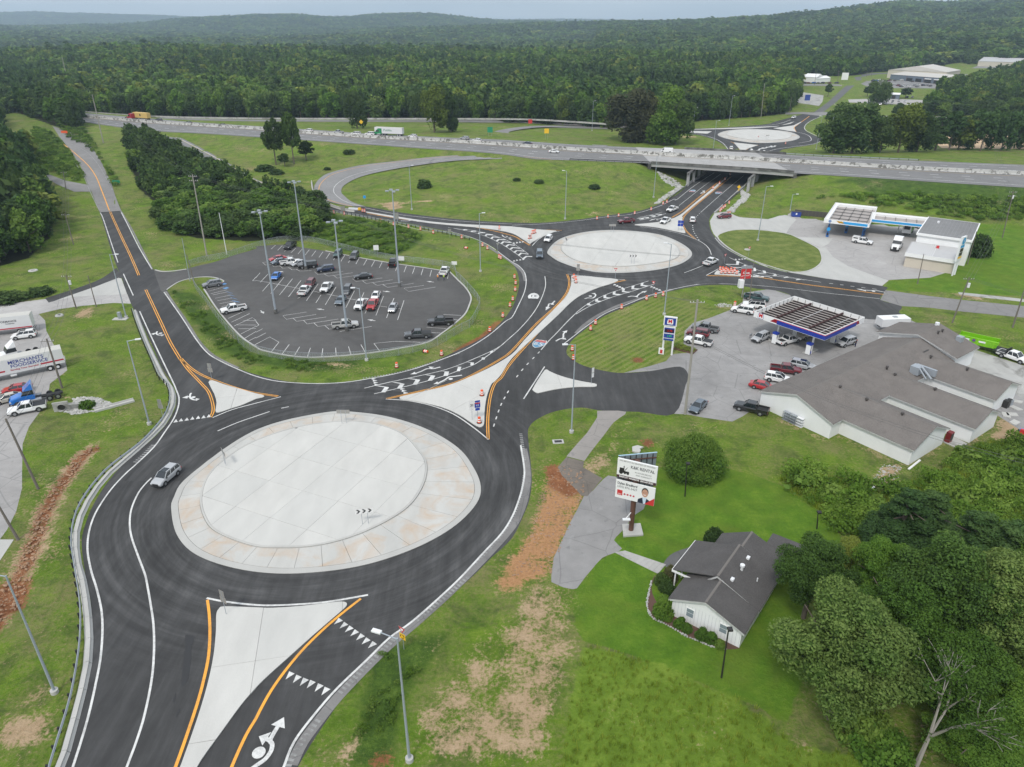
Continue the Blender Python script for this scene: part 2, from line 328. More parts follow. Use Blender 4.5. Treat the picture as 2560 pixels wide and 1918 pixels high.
def relax():
 fixed=np.zeros(GXX.shape,bool);val=np.zeros(GXX.shape)
 def band(rows,dmax):
  for poly3 in rows:
   pl=resample(poly3,3)
   A=np.array([tuple(p) for p in pl])
   for x,y,z in A:
    i=int(round((x-GX0)/GS));j=int(round((y-GY0)/GS));k=int(dmax/GS)+1
    i0,i1,j0,j1=max(i-k,0),min(i+k+1,len(gx)),max(j-k,0),min(j+k+1,len(gy))
    if i0 >= i1 or j0 >= j1:continue
    m=np.hypot(GXX[j0:j1,i0:i1]-x,GYY[j0:j1,i0:i1]-y)< dmax
    fixed[j0:j1,i0:i1] |= m;val[j0:j1,i0:i1]=np.where(m,z,val[j0:j1,i0:i1])
 def lines_between(A,B,n):
  A=resample(A,6);B=[Vector((float(np.interp(i/(len(A)-1),np.linspace(0,1,len(B)),[p[0] for p in B])),float(np.interp(i/(len(A)-1),np.linspace(0,1,len(B)),[p[1] for p in B])),float(np.interp(i/(len(A)-1),np.linspace(0,1,len(B)),[p[2] for p in B])))) for i in range(len(A))]
  return [[a.lerp(b,k/n) for a,b in zip(A,B)] for k in range(n+1)]
 band(lines_between(resample(smooth(Ps(NR_N,NR_Z),4),8),resample(smooth(Ps(NR_S,NR_Z),4),8),3),5)
 band(lines_between(resample(smooth(Ps(OFF_N,OFF_Z),4),4),resample(smooth(Ps(OFF_S,OFF_Z),4),4),3),4)
 band(lines_between(resample(smooth(Ps(LOOP_O,LOOP_Z),4),4),resample(smooth(Ps(LOOP_I,LOOP_Z),4),4),4),4)
 A=WS;n=len(A)
 bs,be=P(K('c0',[(1170,1413)])[0],HWY_Z).x-2,P(K('d0',[(260,1498)])[0],HWY_Z).x+2
 def clip(Ls):return [[p for p in l if p.x< bs-1],[p for p in l if p.x> be+1]]
 rows=[]
 for l in lines_between(WS,WN,6):rows+= [q for q in clip(l) if len(q)> 2]
 band(rows,5)
 # flat ground
 flat=inpoly(GXX,GYY,W_R1) | inpoly(GXX,GYY,LOT) | inpoly(GXX,GYY,R3) | inpoly(GXX,GYY,BP_LOT)
 flat |= (segdist(GXX,GYY,W_R1)< 3) & ~fixed
 flat |= (GYY< 150)
 flat |= (GYY< 235) & (GXX> 10)
 flat |= (GYY< 190) & (GXX>-140)
 flat |= segdist(GXX,GYY,LOT)< 3
 flat |= (GYY> 540) | (GXX> 510)
 pn=P(K('d0',[(1000,1330)])[0],3)
 flat |= (GXX> 60) & (GYY> 392)
 val[flat]=0;fixed |= flat
 h=val.copy();
 # coarse-to-fine start: spread values
 for s in (16,8,4,2,1):
  for it in range(60 if s> 1 else 250):
   p=np.pad(h,s,mode='edge')
   a=(p[2*s:,s:-s]+p[:-2*s,s:-s]+p[s:-s,2*s:]+p[s:-s,:-2*s])/4
   h=np.where(fixed,val,a)
 return h
HG=relax()
def ridge_interp(q,xs,ys):return np.interp(q,xs,ys)
def far_height(X,Y):
 r=np.hypot(X,Y);q=1280+1995*X/np.maximum(Y,1.0);q=np.where(Y< 1,np.where(X> 0,6000,-3000),q)
 def g(r0,w):return np.exp(-((r-r0)/w)**2)
 def wob(s,k):return np.sin(X*s+k)*np.cos(Y*s*1.3+k*2)+.5*np.sin((X+Y)*s*2.1+k*3)
 t9=(52-np.interp(q,[-800,0,200,500,1100,1400,3000],[40,38,37,43,49,49,49]))/1777*9500+61-22
 t5=(52-np.interp(q,[-800,0,380,560,640,740,840,880,930,1080,1130,1180,1260,1380,1400,2600],[60,58,52,42,39,38,43,43,40,38,43,49,54,54,60,60]))/1777*5000+61-20
 t3=(52-np.interp(q,[-800,0,300,700,1000,1300,1560,1720,1920,2060,2150,2250,2350,2450,2560,3200],[74,72,76,80,62,55,51,48,41,31,25,18,23,18,12,-8]))/1777*3300+61-18
 h=np.maximum.reduce([t9*g(9500,1300),t5*g(5000,700)*1.0,t3*g(3300,np.where(q> 1500,1300,600))])
 near=np.interp(r,[0,700,1050,1350,1700,2200],[0,0,6,8,2,0])*np.interp(q,[0,900,1600,2200],[1,1,.5,0])
 dip=-28*g(1950,380)*np.interp(q,[0,1000,1700],[1,.9,0])
 h=h*np.clip((r-800)/900,0,1)+near+dip
 h=h+wob(.0042,1.0)*5*np.clip((r-650)/500,0,1)+wob(.0013,2.0)*9*np.clip((r-1800)/1500,0,1)
 return h
def Hn(X,Y):
 X=np.asarray(X,float);Y=np.asarray(Y,float)
 fx=np.clip((X-GX0)/GS,0,len(gx)-1.001);fy=np.clip((Y-GY0)/GS,0,len(gy)-1.001)
 i=fx.astype(int);j=fy.astype(int);u=fx-i;v=fy-j
 h=HG[j,i]*(1-u)*(1-v)+HG[j,i+1]*u*(1-v)+HG[j+1,i]*(1-u)*v+HG[j+1,i+1]*u*v
 e=np.minimum.reduce([X-GX0,GX1-X,GY1-Y,Y-GY0]);wgt=np.clip(e/60,0,1)
 return h*wgt+far_height(X,Y)
def H(x,y):return float(Hn(x,y))
def G(p,it=12):
 """pixel -> point on the terrain"""
 z=0.0
 for _ in range(it):
  q=P(p,z);z=.5*z+.5*H(q.x,q.y)
 return Vector((q.x,q.y,H(q.x,q.y)))
def GK(tile,pts):return [G(p) for p in K(tile,pts)]
def g1(tile,x,y):return G(K(tile,[(x,y)])[0])
# ------------------------------------------------------------------ ground sheet
def grow(a,b,step,ratio,end):
 v=list(np.arange(a,b+.01,step));s=step
 while v[-1]< end:s *= ratio;v.append(v[-1]+s)
 return v
xs_r=grow(0,210,1.0,1.035,9500);xs_l=[-x for x in grow(0,160,1.0,1.04,9500)][1:][::-1]
XS=np.array(xs_l+xs_r);YS=np.array([-9000,-3000,-900,-300,-100,-40,0]+grow(15,215,1.0,1.02,14500))
PX,PY=np.meshgrid(XS,YS)
PZ=Hn(PX,PY)
PZ+= ((np.sin(PX*.9)*np.cos(PY*.7)+np.sin(PX*.31+PY*.43))*.03)*0
def soft(polys,fall=3.0,closed=True):
 """0..1, .5 on the outline, from signed distance"""
 o=np.zeros(PX.shape)
 for pl in polys:
  pl=[(p[0],p[1]) for p in pl]
  x0,x1=min(p[0] for p in pl)-fall*2,max(p[0] for p in pl)+fall*2;y0,y1=min(p[1] for p in pl)-fall*2,max(p[1] for p in pl)+fall*2
  ii=np.where((XS> x0) & (XS< x1))[0];jj=np.where((YS> y0) & (YS< y1))[0]
  if not len(ii) or not len(jj):continue
  sl=(slice(jj[0],jj[-1]+1),slice(ii[0],ii[-1]+1));qx,qy=PX[sl],PY[sl]
  d=segdist(qx,qy,pl);d=np.where(inpoly(qx,qy,pl),d,-d)
  o[sl]=np.maximum(o[sl],np.clip(.5+d/(2*fall),0,1))
 return o
def strip(pts,w):
 """closed outline round a polyline"""
 pts=[Vector((p[0],p[1],0)) for p in pts];Lf,Rt=[],[]
 for i,p in enumerate(pts):
  d=(pts[min(i+1,len(pts)-1)]-pts[max(i-1,0)]).normalized();nrm=Vector((-d.y,d.x,0));ww=w[i] if isinstance(w,(list,tuple)) else w
  Lf.append(p+nrm*ww/2);Rt.append(p-nrm*ww/2)
 return Lf+Rt[::-1]
GULLY=Ps(cat_(K('a2',[(860,550),(760,580),(680,660),(620,750),(540,840),(480,940),(420,1040),(370,1150),(320,1300),(260,1450),(200,1600)]),K('a3',[(120,80),(80,180),(10,330),(-60,500)])))
m_red=soft([strip(smooth(GULLY,3),1.5),strip(Ps(K('a3',[(60,60),(30,220),(-20,350)])),5),strip(Ps(K('c1',[(1040,1450),(1130,1450)])),2.4),strip(Ps(K('c2',[(1150,480),(1190,540)])),1.8),
 strip(Ps(K('b3',[(1060,1560),(1090,1657)])),2),strip(Ps(K('b1',[(2100,1110),(1960,1250),(1780,1345),(1700,1380)])),[1.2,1.8,1.6,.6]),strip(Ps(K('c2',[(330,700),(420,860),(560,950)])),[2,4,3])],1.5)
m_tan2=soft([Ps(cat_(K('c2',[(420,690),(640,640),(780,560),(1000,290),(1080,300),(1020,420),(930,600),(880,720),(780,800),(620,960),(560,1100),(480,1280),(400,1430),(350,1657)]))+K('c3',[(340,60),(500,110),(560,400),(580,640),(480,1000),(420,1400),(360,1657),(0,1657)])+K('b3',[(1600,1657),(1250,1500),(1330,1200),(1560,960),(1850,600),(2000,480),(2209,380)])+K('c3',[(0,240),(100,80)])+K('c2',[(60,1500),(150,1250),(250,1050),(280,880),(400,740)]))],2.0)
m_tan=soft([strip(smooth(GULLY,3),4.2),
 strip(Ps(K('a3',[(-100,1350),(200,1360),(480,1290)])),4.5),strip(Ps(K('a3',[(270,960),(290,1100)])),3),strip(Ps(K('b3',[(720,1640),(830,1400),(950,1300)])),[2,1.5,1]),
 Ps(K('d2',[(980,670),(1180,720),(1170,830),(1000,910),(860,860),(940,740)])),strip(Ps(K('d2',[(0,250),(230,370),(520,490),(610,440),(960,620),(1190,730)])),1.6),strip(Ps(K('d2',[(1220,720),(1480,520),(1740,520),(1960,370)])),1.6),
 Ps(K('d2',[(1960,190),(2209,110),(2260,500),(1740,520),(1960,370)])),
 Ps(K('a1',[(590,1080),(700,1010),(830,980),(800,1080),(650,1110)])),Ps(K('a1',[(270,1640),(480,1570),(570,1530),(600,1560),(450,1640)])),Ps(K('a2',[(380,240),(280,330),(200,520),(170,640),(220,420),(330,250)])),
 Ps(K('b1',[(1030,110),(1220,85),(1300,150),(1150,160)])),strip(Ps(K('b1',[(1230,110),(1400,100),(1540,95)])),3),strip(GK('d0',[(1290,1060),(1420,1070),(1560,1150),(1640,1250)]),16),strip(GK('d0',[(960,1230),(1010,1200)]),14),strip(GK('d0',[(1700,1270),(2209,1270)]),13),
 strip(GK('c0',[(1450,1180),(1600,1180)]),8),Ps(K('d1',[(1540,870),(1830,880),(1900,950),(1700,930)])),strip(Ps(K('c1',[(640,200),(760,180)])),3),strip(Ps(K('a2',[(420,120),(520,110),(600,130)])),2),strip(Ps(K('d3',[(200,1400),(330,1490)])),2),
 strip(Ps(K('b1',[(470,1500),(640,1480),(830,1500)])),1.8),strip(Ps(K('c1',[(2100,1000),(1750,1000)])),2)],2.0)
YARD_E=cat_(K('c2',[(880,1350),(940,1280),(1060,1130),(1160,1040),(1250,900),(1250,760),(1310,700),(1500,790),(1700,770),(1850,730),(2209,830)]),K('d2',[(0,840),(100,870),(250,970),(430,1090),(560,1230),(620,1300),(640,1500)]),K('d3',[(350,0),(300,600),(300,900),(150,1300)]),
 K('c3',[(2150,1150),(1900,1050),(1600,920),(1200,760),(800,620),(640,590),(560,480),(520,300),(540,120),(640,40)]),K('c2',[(680,1600),(780,1500),(900,1460)]))
m_lawn=soft([Ps(YARD_E),
 Ps(K('d1',[(1040,770),(1420,740),(1600,560),(1850,560),(2209,300),(2260,900),(1300,860),(1000,840)])),Ps(K('d1',[(1790,290),(2209,300),(2209,700),(1700,560),(1800,420)]))],2.0)
m_tall=soft([Ps(cat_(K('c3',[(640,600),(900,660),(1300,790),(1600,930),(1900,1060),(2150,1180)]),K('d3',[(60,1330),(300,1500),(900,1560),(1100,1657),(1100,1900)]),K('c3',[(400,1900),(430,1450),(530,1000),(600,760)]))),
 Ps(cat_(K('d2',[(100,830),(260,750),(650,840),(870,980),(1200,880),(1480,810),(1640,600),(1900,520),(2260,520),(2300,1657),(1000,1200),(640,1300),(560,1230),(430,1090),(250,970)]))),
 ],2.0)
m_weed=soft([Ps(K('b3',[(900,640),(1300,560),(1700,500),(1300,1000),(1250,1300),(1150,1657),(800,1657),(900,1200),(950,900)])),Ps(cat_(K('b1',[(420,380),(620,180),(900,230),(1300,310),(1450,370),(1400,450),(1200,560),(700,500)]))),
 Ps(cat_(K('d1',[(430,60),(700,60),(900,130),(1370,200),(1800,260),(2209,250),(2209,100),(1700,80),(900,20)]))),Ps(K('b1',[(0,1390),(500,1450),(900,1440),(900,1500),(500,1560),(0,1480)])),
 Ps(K('a1',[(1460,840),(1700,880),(1900,1100),(2100,1300),(2209,1400),(2209,1480),(1900,1360),(1700,1160)])),Ps(K('a0',[(480,1050),(720,1100),(900,1400),(1050,1657),(980,1600),(840,1330),(600,1200)]))],2.5)
orange=soft([Ps(K('c2',[(400,700),(470,660),(620,760),(640,950),(600,1060),(480,1280),(330,1640),(200,1700),(-60,1820),(-160,1700),(0,1480),(120,1300),(240,1080),(280,860)]))],2.5)
m_tan=np.maximum.reduce([m_tan,m_tan2*.75,np.minimum(orange*1.25,.95)])
# forest floor and dry ground
# (woods are placed further down; the floor follows the same outlines)
WOODS_PX={
 'left':cat_(K('a0',[(-900,200),(0,1080),(-10,1300),(300,1400),(320,1657)]),K('a1',[(440,50),(460,200),(430,400),(250,570),(0,640),(-900,900)])),
 'leftfar':cat_(K('a0',[(-900,900),(0,1000),(480,1090),(700,1130),(690,1020),(620,1000),(600,930),(-900,700)])),
 'belt':cat_(K('a0',[(1110,1190),(1250,1160),(1480,1290),(1800,1440),(2209,1650)]),K('b1',[(180,40),(400,95),(590,140),(600,230),(520,360),(420,400),(0,420)]),K('a1',[(2209,430),(1700,400),(1450,330),(1400,200),(1350,90),(1250,20)]),K('a0',[(1180,1600),(1120,1400)])),
}
WOODS={k:[G(p) for p in v] for k,v in WOODS_PX.items()}
TREE_LINE=cat_(K('a0',[(-1500,985),(600,950),(800,985),(1000,1000),(1300,1010),(2209,1030)]),K('b0',[(1100,1033),(2209,1040)]),K('c0',[(300,1050),(800,1080),(1300,1075),(1600,1045),(1750,1035)]),K('c0',[(1850,1025),(2209,1000)]),
 K('d0',[(0,1000),(150,985),(235,900),(255,740),(260,690),(600,690),(760,680),(900,640),(1050,620),(1650,580),(2209,600),(3500,600)]))
def tree_line_depth():
 o=[]
 for p in TREE_LINE:q=P(p,0.0 if p[0]> 1700 else 2.0);o.append((q.x,q.y))
 return o
TL=tree_line_depth()
FOREST=TL+[(9000,1400),(9000,14000),(-9000,14000),(-9000,300)]
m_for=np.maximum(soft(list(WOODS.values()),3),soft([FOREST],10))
def color_attr(me,name,chans):
 a=me.color_attributes.new(name,'FLOAT_COLOR','POINT')
 d=np.ones((PX.size,4),np.float32)
 for i,c in enumerate(chans):d[:,i]=c.ravel()
 a.data.foreach_set('color',d.ravel())
def build_ground():
 global PZ
 PZ=PZ-.9*np.clip(m_red-.35,0,.65)*(PX<-40)
 ny,nx=PX.shape
 v=np.stack([PX,PY,PZ],-1).reshape(-1,3).astype(np.float32)
 idx=np.arange(nx*ny).reshape(ny,nx)
 f=np.stack([idx[:-1,:-1],idx[:-1,1:],idx[1:,1:],idx[1:,:-1]],-1).reshape(-1,4)
 me=bpy.data.meshes.new('ground');me.vertices.add(len(v));me.vertices.foreach_set('co',v.ravel())
 me.loops.add(f.size);me.loops.foreach_set('vertex_index',f.ravel().astype(np.int32))
 me.polygons.add(len(f));me.polygons.foreach_set('loop_start',np.arange(0,f.size,4,dtype=np.int32))
 me.polygons.foreach_set('use_smooth',np.ones(len(f),bool));me.update();me.validate()
 color_attr(me,'soil',[m_red,m_tan,m_lawn,orange]);color_attr(me,'growth',[m_tall,m_weed,m_for])
 def bl(n,b,N,Lk):
  q=NB(n)
  A1=N.new('ShaderNodeAttribute');A1.attribute_name='soil';A2=N.new('ShaderNodeAttribute');A2.attribute_name='growth'
  s1=N.new('ShaderNodeSeparateColor');s2=N.new('ShaderNodeSeparateColor');Lk(A1.outputs['Color'],s1.inputs[0]);Lk(A2.outputs['Color'],s2.inputs[0])
  red,tan,lawn=s1.outputs;tall,weed,fo=s2.outputs
  n1=q.noise(.035,6,.6);n2=q.noise(.35,5,.65);n3=q.noise(2.4,5,.7);n4=q.noise(11,3,.7)
  tex=q.math('ADD',q.math('MULTIPLY',n3,.5),q.math('MULTIPLY',n4,.5))
  # rough mown verge
  verge=q.ramp(q.math('ADD',q.math('MULTIPLY',n2,.55),q.math('MULTIPLY',tex,.45)),[(.34,(.048,.092,.010)),(.5,(.100,.175,.016)),(.66,(.190,.265,.034))])
  verge=q.mix(q.ramp(n1,[(.42,0.0),(.62,.75)]),verge,q.ramp(tex,[(.33,(.060,.125,.009)),(.67,(.200,.285,.026))]))
  dry=q.ramp(q.math('ADD',q.math('MULTIPLY',q.noise(.10,6,.7),.55),q.math('MULTIPLY',n3,.45)),[(.45,0.0),(.61,.75)])
  verge=q.mix(dry,verge,(.205,.175,.085));verge=q.mix(q.ramp(q.noise(.22,5,.7,dist=.8),[(.5,0.0),(.68,.7)]),verge,(.045,.075,.018))
  wv=N.new('ShaderNodeTexWave');wv.inputs['Scale'].default_value=.22;wv.inputs['Distortion'].default_value=1.5;wv.inputs['Detail Scale'].default_value=.15;mpw=N.new('ShaderNodeMapping');sd_=P((1644,767))-P((1504,836));mpw.inputs['Rotation'].default_value=(0,0,-math.atan2(sd_.y,sd_.x)-PI/2);bc_=P((1580,830));vm_=N.new('ShaderNodeVectorMath');vm_.operation='DISTANCE';Lk(q.world(),vm_.inputs[0]);vm_.inputs[1].default_value=bc_;Lk(q.world(),mpw.inputs[0]);Lk(mpw.outputs[0],wv.inputs['Vector']);verge=q.mix(q.math('MULTIPLY',q.ramp(wv.outputs[0],[(.35,0.0),(.75,.5)]),q.ramp(q.math('MULTIPLY',vm_.outputs['Value'],.02),[(.36,1.0),(.60,.0)])),verge,(.225,.235,.075))
  lawnc=q.ramp(q.math('ADD',q.math('MULTIPLY',n2,.5),q.math('MULTIPLY',tex,.5)),[(.34,(.050,.115,.010)),(.5,(.090,.180,.014)),(.66,(.165,.255,.028))]);lawnc=q.mix(q.ramp(q.noise(.11,5,.6,dist=1),[(.42,0.0),(.66,.6)]),lawnc,(.12,.165,.022))
  tallc=q.ramp(q.math('ADD',q.math('MULTIPLY',n2,.5),q.math('MULTIPLY',tex,.5)),[(.34,(.085,.135,.012)),(.5,(.125,.205,.022)),(.66,(.22,.30,.045))])
  weedc=q.ramp(q.math('ADD',q.math('MULTIPLY',n2,.4),q.math('MULTIPLY',tex,.6)),[(.36,(.020,.040,.010)),(.5,(.050,.095,.014)),(.66,(.125,.195,.03))])
  tanc=q.ramp(q.math('ADD',q.math('MULTIPLY',n2,.4),q.math('MULTIPLY',tex,.6)),[(.34,(.21,.135,.075)),(.5,(.37,.265,.16)),(.68,(.50,.38,.25))])
  redc=q.ramp(q.math('ADD',q.math('MULTIPLY',n2,.4),q.math('MULTIPLY',tex,.6)),[(.34,(.11,.04,.018)),(.66,(.34,.15,.07))])
  tanc=q.mix(q.ramp(q.math('ADD',A1.outputs['Alpha'],q.math('MULTIPLY',n3,.3)),[(.45,0.0),(.75,.85)]),tanc,q.ramp(tex,[(.35,(.26,.115,.045)),(.65,(.52,.29,.14))]))
  def edge(m,nz_,amt,hard=.06):
   return q.ramp(q.math('ADD',m,q.math('MULTIPLY',q.math('SUBTRACT',nz_,.5),amt)),[(.5-hard,0.0),(.5+hard,1.0)])
  c=verge
  c=q.mix(edge(lawn,n2,.3,.03),c,lawnc)
  c=q.mix(edge(tall,n2,.7),c,tallc)
  c=q.mix(edge(weed,n2,1.2,.15),c,weedc)
  patch=q.math('ADD',q.math('MULTIPLY',n2,.5),q.math('MULTIPLY',n3,.5))
  tan=q.math('MULTIPLY',tan,q.ramp(q.noise(.16,4,.6),[(.3,.82),(.7,1.1)]));tm=q.math('SUBTRACT',q.math('ADD',tan,q.math('MULTIPLY',q.math('SUBTRACT',patch,.5),2.4)),.0)
  tm=q.math('MULTIPLY',q.ramp(tm,[(.54,0.0),(.82,1.0)]),q.ramp(tan,[(.2,0.0),(.35,1.0)]))
  c=q.mix(tm,c,tanc)
  c=q.mix(edge(red,n3,1.2,.1),c,redc)
  bare=q.math('MULTIPLY',q.ramp(q.math('ADD',q.math('MULTIPLY',q.noise(.09,5,.6),.5),q.math('MULTIPLY',n3,.5)),[(.575,0.0),(.64,.8)]),q.math('SUBTRACT',1.0,lawn,True))
  c=q.mix(q.math('MULTIPLY',bare,q.math('SUBTRACT',1.0,fo,True)),c,tanc)
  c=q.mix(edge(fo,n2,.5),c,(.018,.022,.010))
  Lk(c,b.inputs['Base Color']);b.inputs['Specular IOR Level'].default_value=.15
  Lk(q.bump(q.math('ADD',q.math('MULTIPLY',n3,1.0),q.math('MULTIPLY',n4,.35)),.8,.35),b.inputs['Normal'])
 me.materials.append(mat('ground_cover',rough=.95,build=bl))
 o=bpy.data.objects.new('ground',me);COL.objects.link(o);o['kind']='structure';return o
ground=build_ground()
# ------------------------------------------------------------------ sheets and strips laid on the terrain
def struct(o):o['kind']='structure';return o
def sheet(name,poly,zoff,m,parent=None,drape=0,holes=()):
 pl=[Vector((p[0],p[1])) for p in poly]
 # drop near-duplicate points
 q=[pl[0]]
 for p in pl[1:]:
  if (p-q[-1]).length> .02:q.append(p)
 if (q[0]-q[-1]).length< .02:q.pop()
 pts=list(q);faces_in=[list(range(len(q)))]
 if drape:
  xs=[p.x for p in q];ys=[p.y for p in q]
  ax=np.arange(min(xs)+drape/2,max(xs),drape);ay=np.arange(min(ys)+drape/2,max(ys),drape)
  A,B=np.meshgrid(ax,ay);ins=inpoly(A,B,q) & (segdist(A,B,q)> drape*.35)
  pts+= [Vector((float(a),float(b))) for a,b in zip(A[ins],B[ins])]
 vo,_,fo,*_r=delaunay_2d_cdt(pts,[],faces_in,1,1e-4)
 X=np.array([v.x for v in vo]);Y=np.array([v.y for v in vo]);Z=Hn(X,Y) if drape else np.zeros(len(X))
 vs=[(float(a),float(b),float(c)+zoff) for a,b,c in zip(X,Y,Z)]
 fs=[]
 for f in fo:
  a,b,c=[vo[i] for i in f[:3]]
  fs.append(tuple(f) if (b-a).cross(c-a)> 0 else tuple(f)[::-1])
 return mobj(name,vs,fs,m,parent)
def ribbon_geo(mb,pts,wd,zoff,terrain=False,off=0.0):
 n=len(pts);Lf=[];Rt=[]
 for i,p in enumerate(pts):
  d=pts[min(i+1,n-1)]-pts[max(i-1,0)];d.z=0
  if d.length< 1e-6:d=Vector((1,0,0))
  d.normalize();nr=Vector((-d.y,d.x,0));c=p+nr*off
  a,b=c+nr*wd/2,c-nr*wd/2
  za,zb=(H(a.x,a.y),H(b.x,b.y)) if terrain else (0 if terrain is False else p.z,)*2
  if terrain== 'keep':za=zb=p.z
  Lf.append((a.x,a.y,za+zoff));Rt.append((b.x,b.y,zb+zoff))
 mb.add(Lf+Rt,[(n+i,n+i+1,i+1,i) for i in range(n-1)])
def line(name,pts,wd,m,zoff=.05,terrain=False,off=0.0,dash=None,sm=4,parent=None,mb=None,step=None):
 pts=smooth(pts,sm) if sm else pts
 own=mb is None;mb=mb or MB()
 if dash:
  L_=resample(pts,.5);on,gap=dash;k=0;nn=int(on/.5);ng=int(gap/.5)
  while k+2< len(L_):ribbon_geo(mb,L_[k:k+nn+1],wd,zoff,terrain,off);k+= nn+ng
 else:
  if step:pts=resample(pts,step)
  ribbon_geo(mb,pts,wd,zoff,terrain,off)
 return mb.obj(name,m,parent) if own else None
road=struct(sheet('asphalt_road',W_R1,.010,M_ASPH))
struct(sheet('parking_lot',LOT,.014,M_ASPH_LOT));lot=bpy.data.objects['parking_lot']
old=struct(sheet('side_road',OLD_ROAD,.11,M_ASPH_OLD,drape=4))
gaslot=struct(sheet('forecourt',MAR_LOT,.006,M_ASPH_STN))
bplot=struct(sheet('forecourt',BP_LOT,.005,asphalt('tan_forecourt',.33,.14,.12)))
g_isl=struct(sheet('grass_island',BP_GRASS,.05,bpy.data.materials['ground_cover']))
# the grass island has no painted attributes, so give it its own verge green
def _gr(n,b,N,Lk):
 q=NB(n);f=q.math('ADD',q.math('MULTIPLY',q.noise(.3,5,.65),.6),q.math('MULTIPLY',q.noise(4,4,.7),.4))
 Lk(q.ramp(f,[(.36,(.065,.09,.022)),(.5,(.12,.16,.035)),(.64,(.20,.21,.07))]),b.inputs['Base Color']);Lk(q.bump(q.noise(3,4,.7),.6,.2),b.inputs['Normal'])
M_VERGE=mat('mown_verge',rough=.95,spec=.15,build=_gr);g_isl.data.materials[0]=M_VERGE
# curb round the grass island
def curb(name,pts,wd,h,m,parent=None,z0=0.0,kind=None,sm=4,closed=False):
 pts=smooth(pts,sm,closed) if sm else pts
 if closed:pts=pts+[pts[0]]
 mb=MB();n=len(pts);v=[]
 for i,p in enumerate(pts):
  d=pts[min(i+1,n-1)]-pts[max(i-1,0)]
  if closed and i in (0,n-1):d=pts[1]-pts[-2]
  d.z=0;d.normalize();nr=Vector((-d.y,d.x,0))
  for s_,hh in ((-.5,0),(-.5,1),(.5,1),(.5,0)):q=p+nr*wd*s_;v.append((q.x,q.y,z0+hh*h))
 f=[]
 for i in range(n-1):
  for k in range(3):f.append((4*i+k,4*i+k+1,4*i+5+k,4*i+4+k))
 mb.add(v,f+[(0,1,2,3),(4*n-4,4*n-1,4*n-2,4*n-3)])
 o=mb.obj(name,m,parent)
 if kind:o['kind']=kind
 return o
curb('curb',BP_GRASS[::3],.35,.14,M_CONC_DRIVE,g_isl,closed=True,sm=2)
# concrete drives of the upper station and its entries
struct(sheet('driveway',smooth(Ps(K('c1',[(1745,190),(1850,178),(1960,220),(2209,238)])),2)+Ps(K('d1',[(0,238),(130,195),(215,215),(245,240),(190,300),(155,360),(100,345),(0,334)]))+smooth(Ps(K('c1',[(2209,330),(2050,322),(1900,335),(1800,365),(1762,390),(1720,320),(1708,250)])),2),.022,M_CONC_DRIVE))
struct(sheet('driveway',smooth(Ps(K('d1',[(175,694),(340,690),(435,645),(470,590),(465,530),(430,480),(500,480),(560,560),(690,640),(880,710),(1040,765),(985,810),(740,775),(500,745)])),1),.022,M_CONC_DRIVE))
struct(sheet('driveway',Ps(K('d1',[(245,390),(560,400),(520,450),(460,480),(430,470),(330,425)])),.026,M_CONC_DRIVE))
# other side road surfaces
side=struct(sheet('gravel_road',Ps(K('a1',[(-300,1010),(390,925),(460,940),(640,905),(1100,885),(1130,965),(980,958),(700,985),(520,1010),(350,1050),(0,1130),(-300,1200)])),.018,M_GRAVEL))
struct(sheet('driveway',smooth(Ps(K('a1',[(390,918),(700,818),(880,745),(1005,655)])),3)+Ps(K('a1',[(1060,745),(1022,742),(820,820),(600,895),(470,942),(420,955)])),.020,M_ASPH))
struct(sheet('concrete_apron',Ps(K('a1',[(470,942),(600,895),(820,820),(1022,742),(1048,748),(1098,885),(640,905)])),.030,M_CONC_DRIVE))
struct(sheet('gravel_yard',Ps(cat_(K('a1',[(-400,1100),(0,1120),(330,1050),(390,1110),(400,1200),(480,1350),(560,1420),(580,1540),(450,1640)]),K('a2',[(430,0),(410,150),(330,260),(250,370),(195,520),(190,800),(190,900),(140,1100),(60,1260),(0,1340),(-400,1600)]))),.008,asphalt('gravel_yard',.30,.2,.12)))
struct(sheet('driveway',GK('a0',[(270,1465),(380,1490),(560,1560),(770,1600),(785,1657)])+GK('a1',[(640,0),(500,-60)]),.10,M_ASPH_OLD,drape=4))
struct(sheet('concrete_apron',Ps(K('a2',[(-400,1380),(0,1343),(120,1343),(-10,1540),(-400,1800)])),.02,M_CONC_DRIVE))
struct(sheet('east_road',Ps(K('d1',[(1013,848),(1400,900),(1700,935),(2209,985),(2900,1050),(2900,1180),(2209,1085),(1700,1035),(1400,1000),(1150,985),(968,932)])),.016,M_ASPH_OLD))
struct(sheet('driveway',Ps(K('d1',[(1640,865),(1800,880),(2209,925),(2900,990),(2900,1020),(2209,950),(1800,905),(1650,885)])),.012,M_CONC_OLD))
struct(sheet('driveway',smooth(Ps(K('d1',[(1600,1290),(1750,1350),(2209,1500),(2500,1600)])),2)+Ps(K('d2',[(2400,300),(2209,140),(2100,60)]))+Ps(K('d1',[(1950,1590),(1700,1500)])),.012,M_CONC_OLD))
old_drive=struct(sheet('driveway',smooth(Ps(K('c2',[(735,232),(985,240),(880,330),(780,460),(700,560),(625,665)])),3)+Ps(K('c2',[(470,625),(560,520),(650,420),(735,290)])),.012,asphalt('brown_asphalt',.25,.15,.25)))
struct(sheet('driveway',smooth(Ps(K('c2',[(620,970),(700,920),(790,820),(890,800),(1160,1020),(1060,1130),(940,1280),(880,1350),(950,1420),(880,1460),(780,1500),(690,1600),(640,1657)])),2)+Ps(K('c3',[(560,115),(520,122),(440,105),(340,60),(340,0)]))+smooth(Ps(K('c2',[(360,1500),(440,1330),(500,1200),(560,1090)])),2),.012,asphalt('patched_asphalt',.24,.2,.08)))
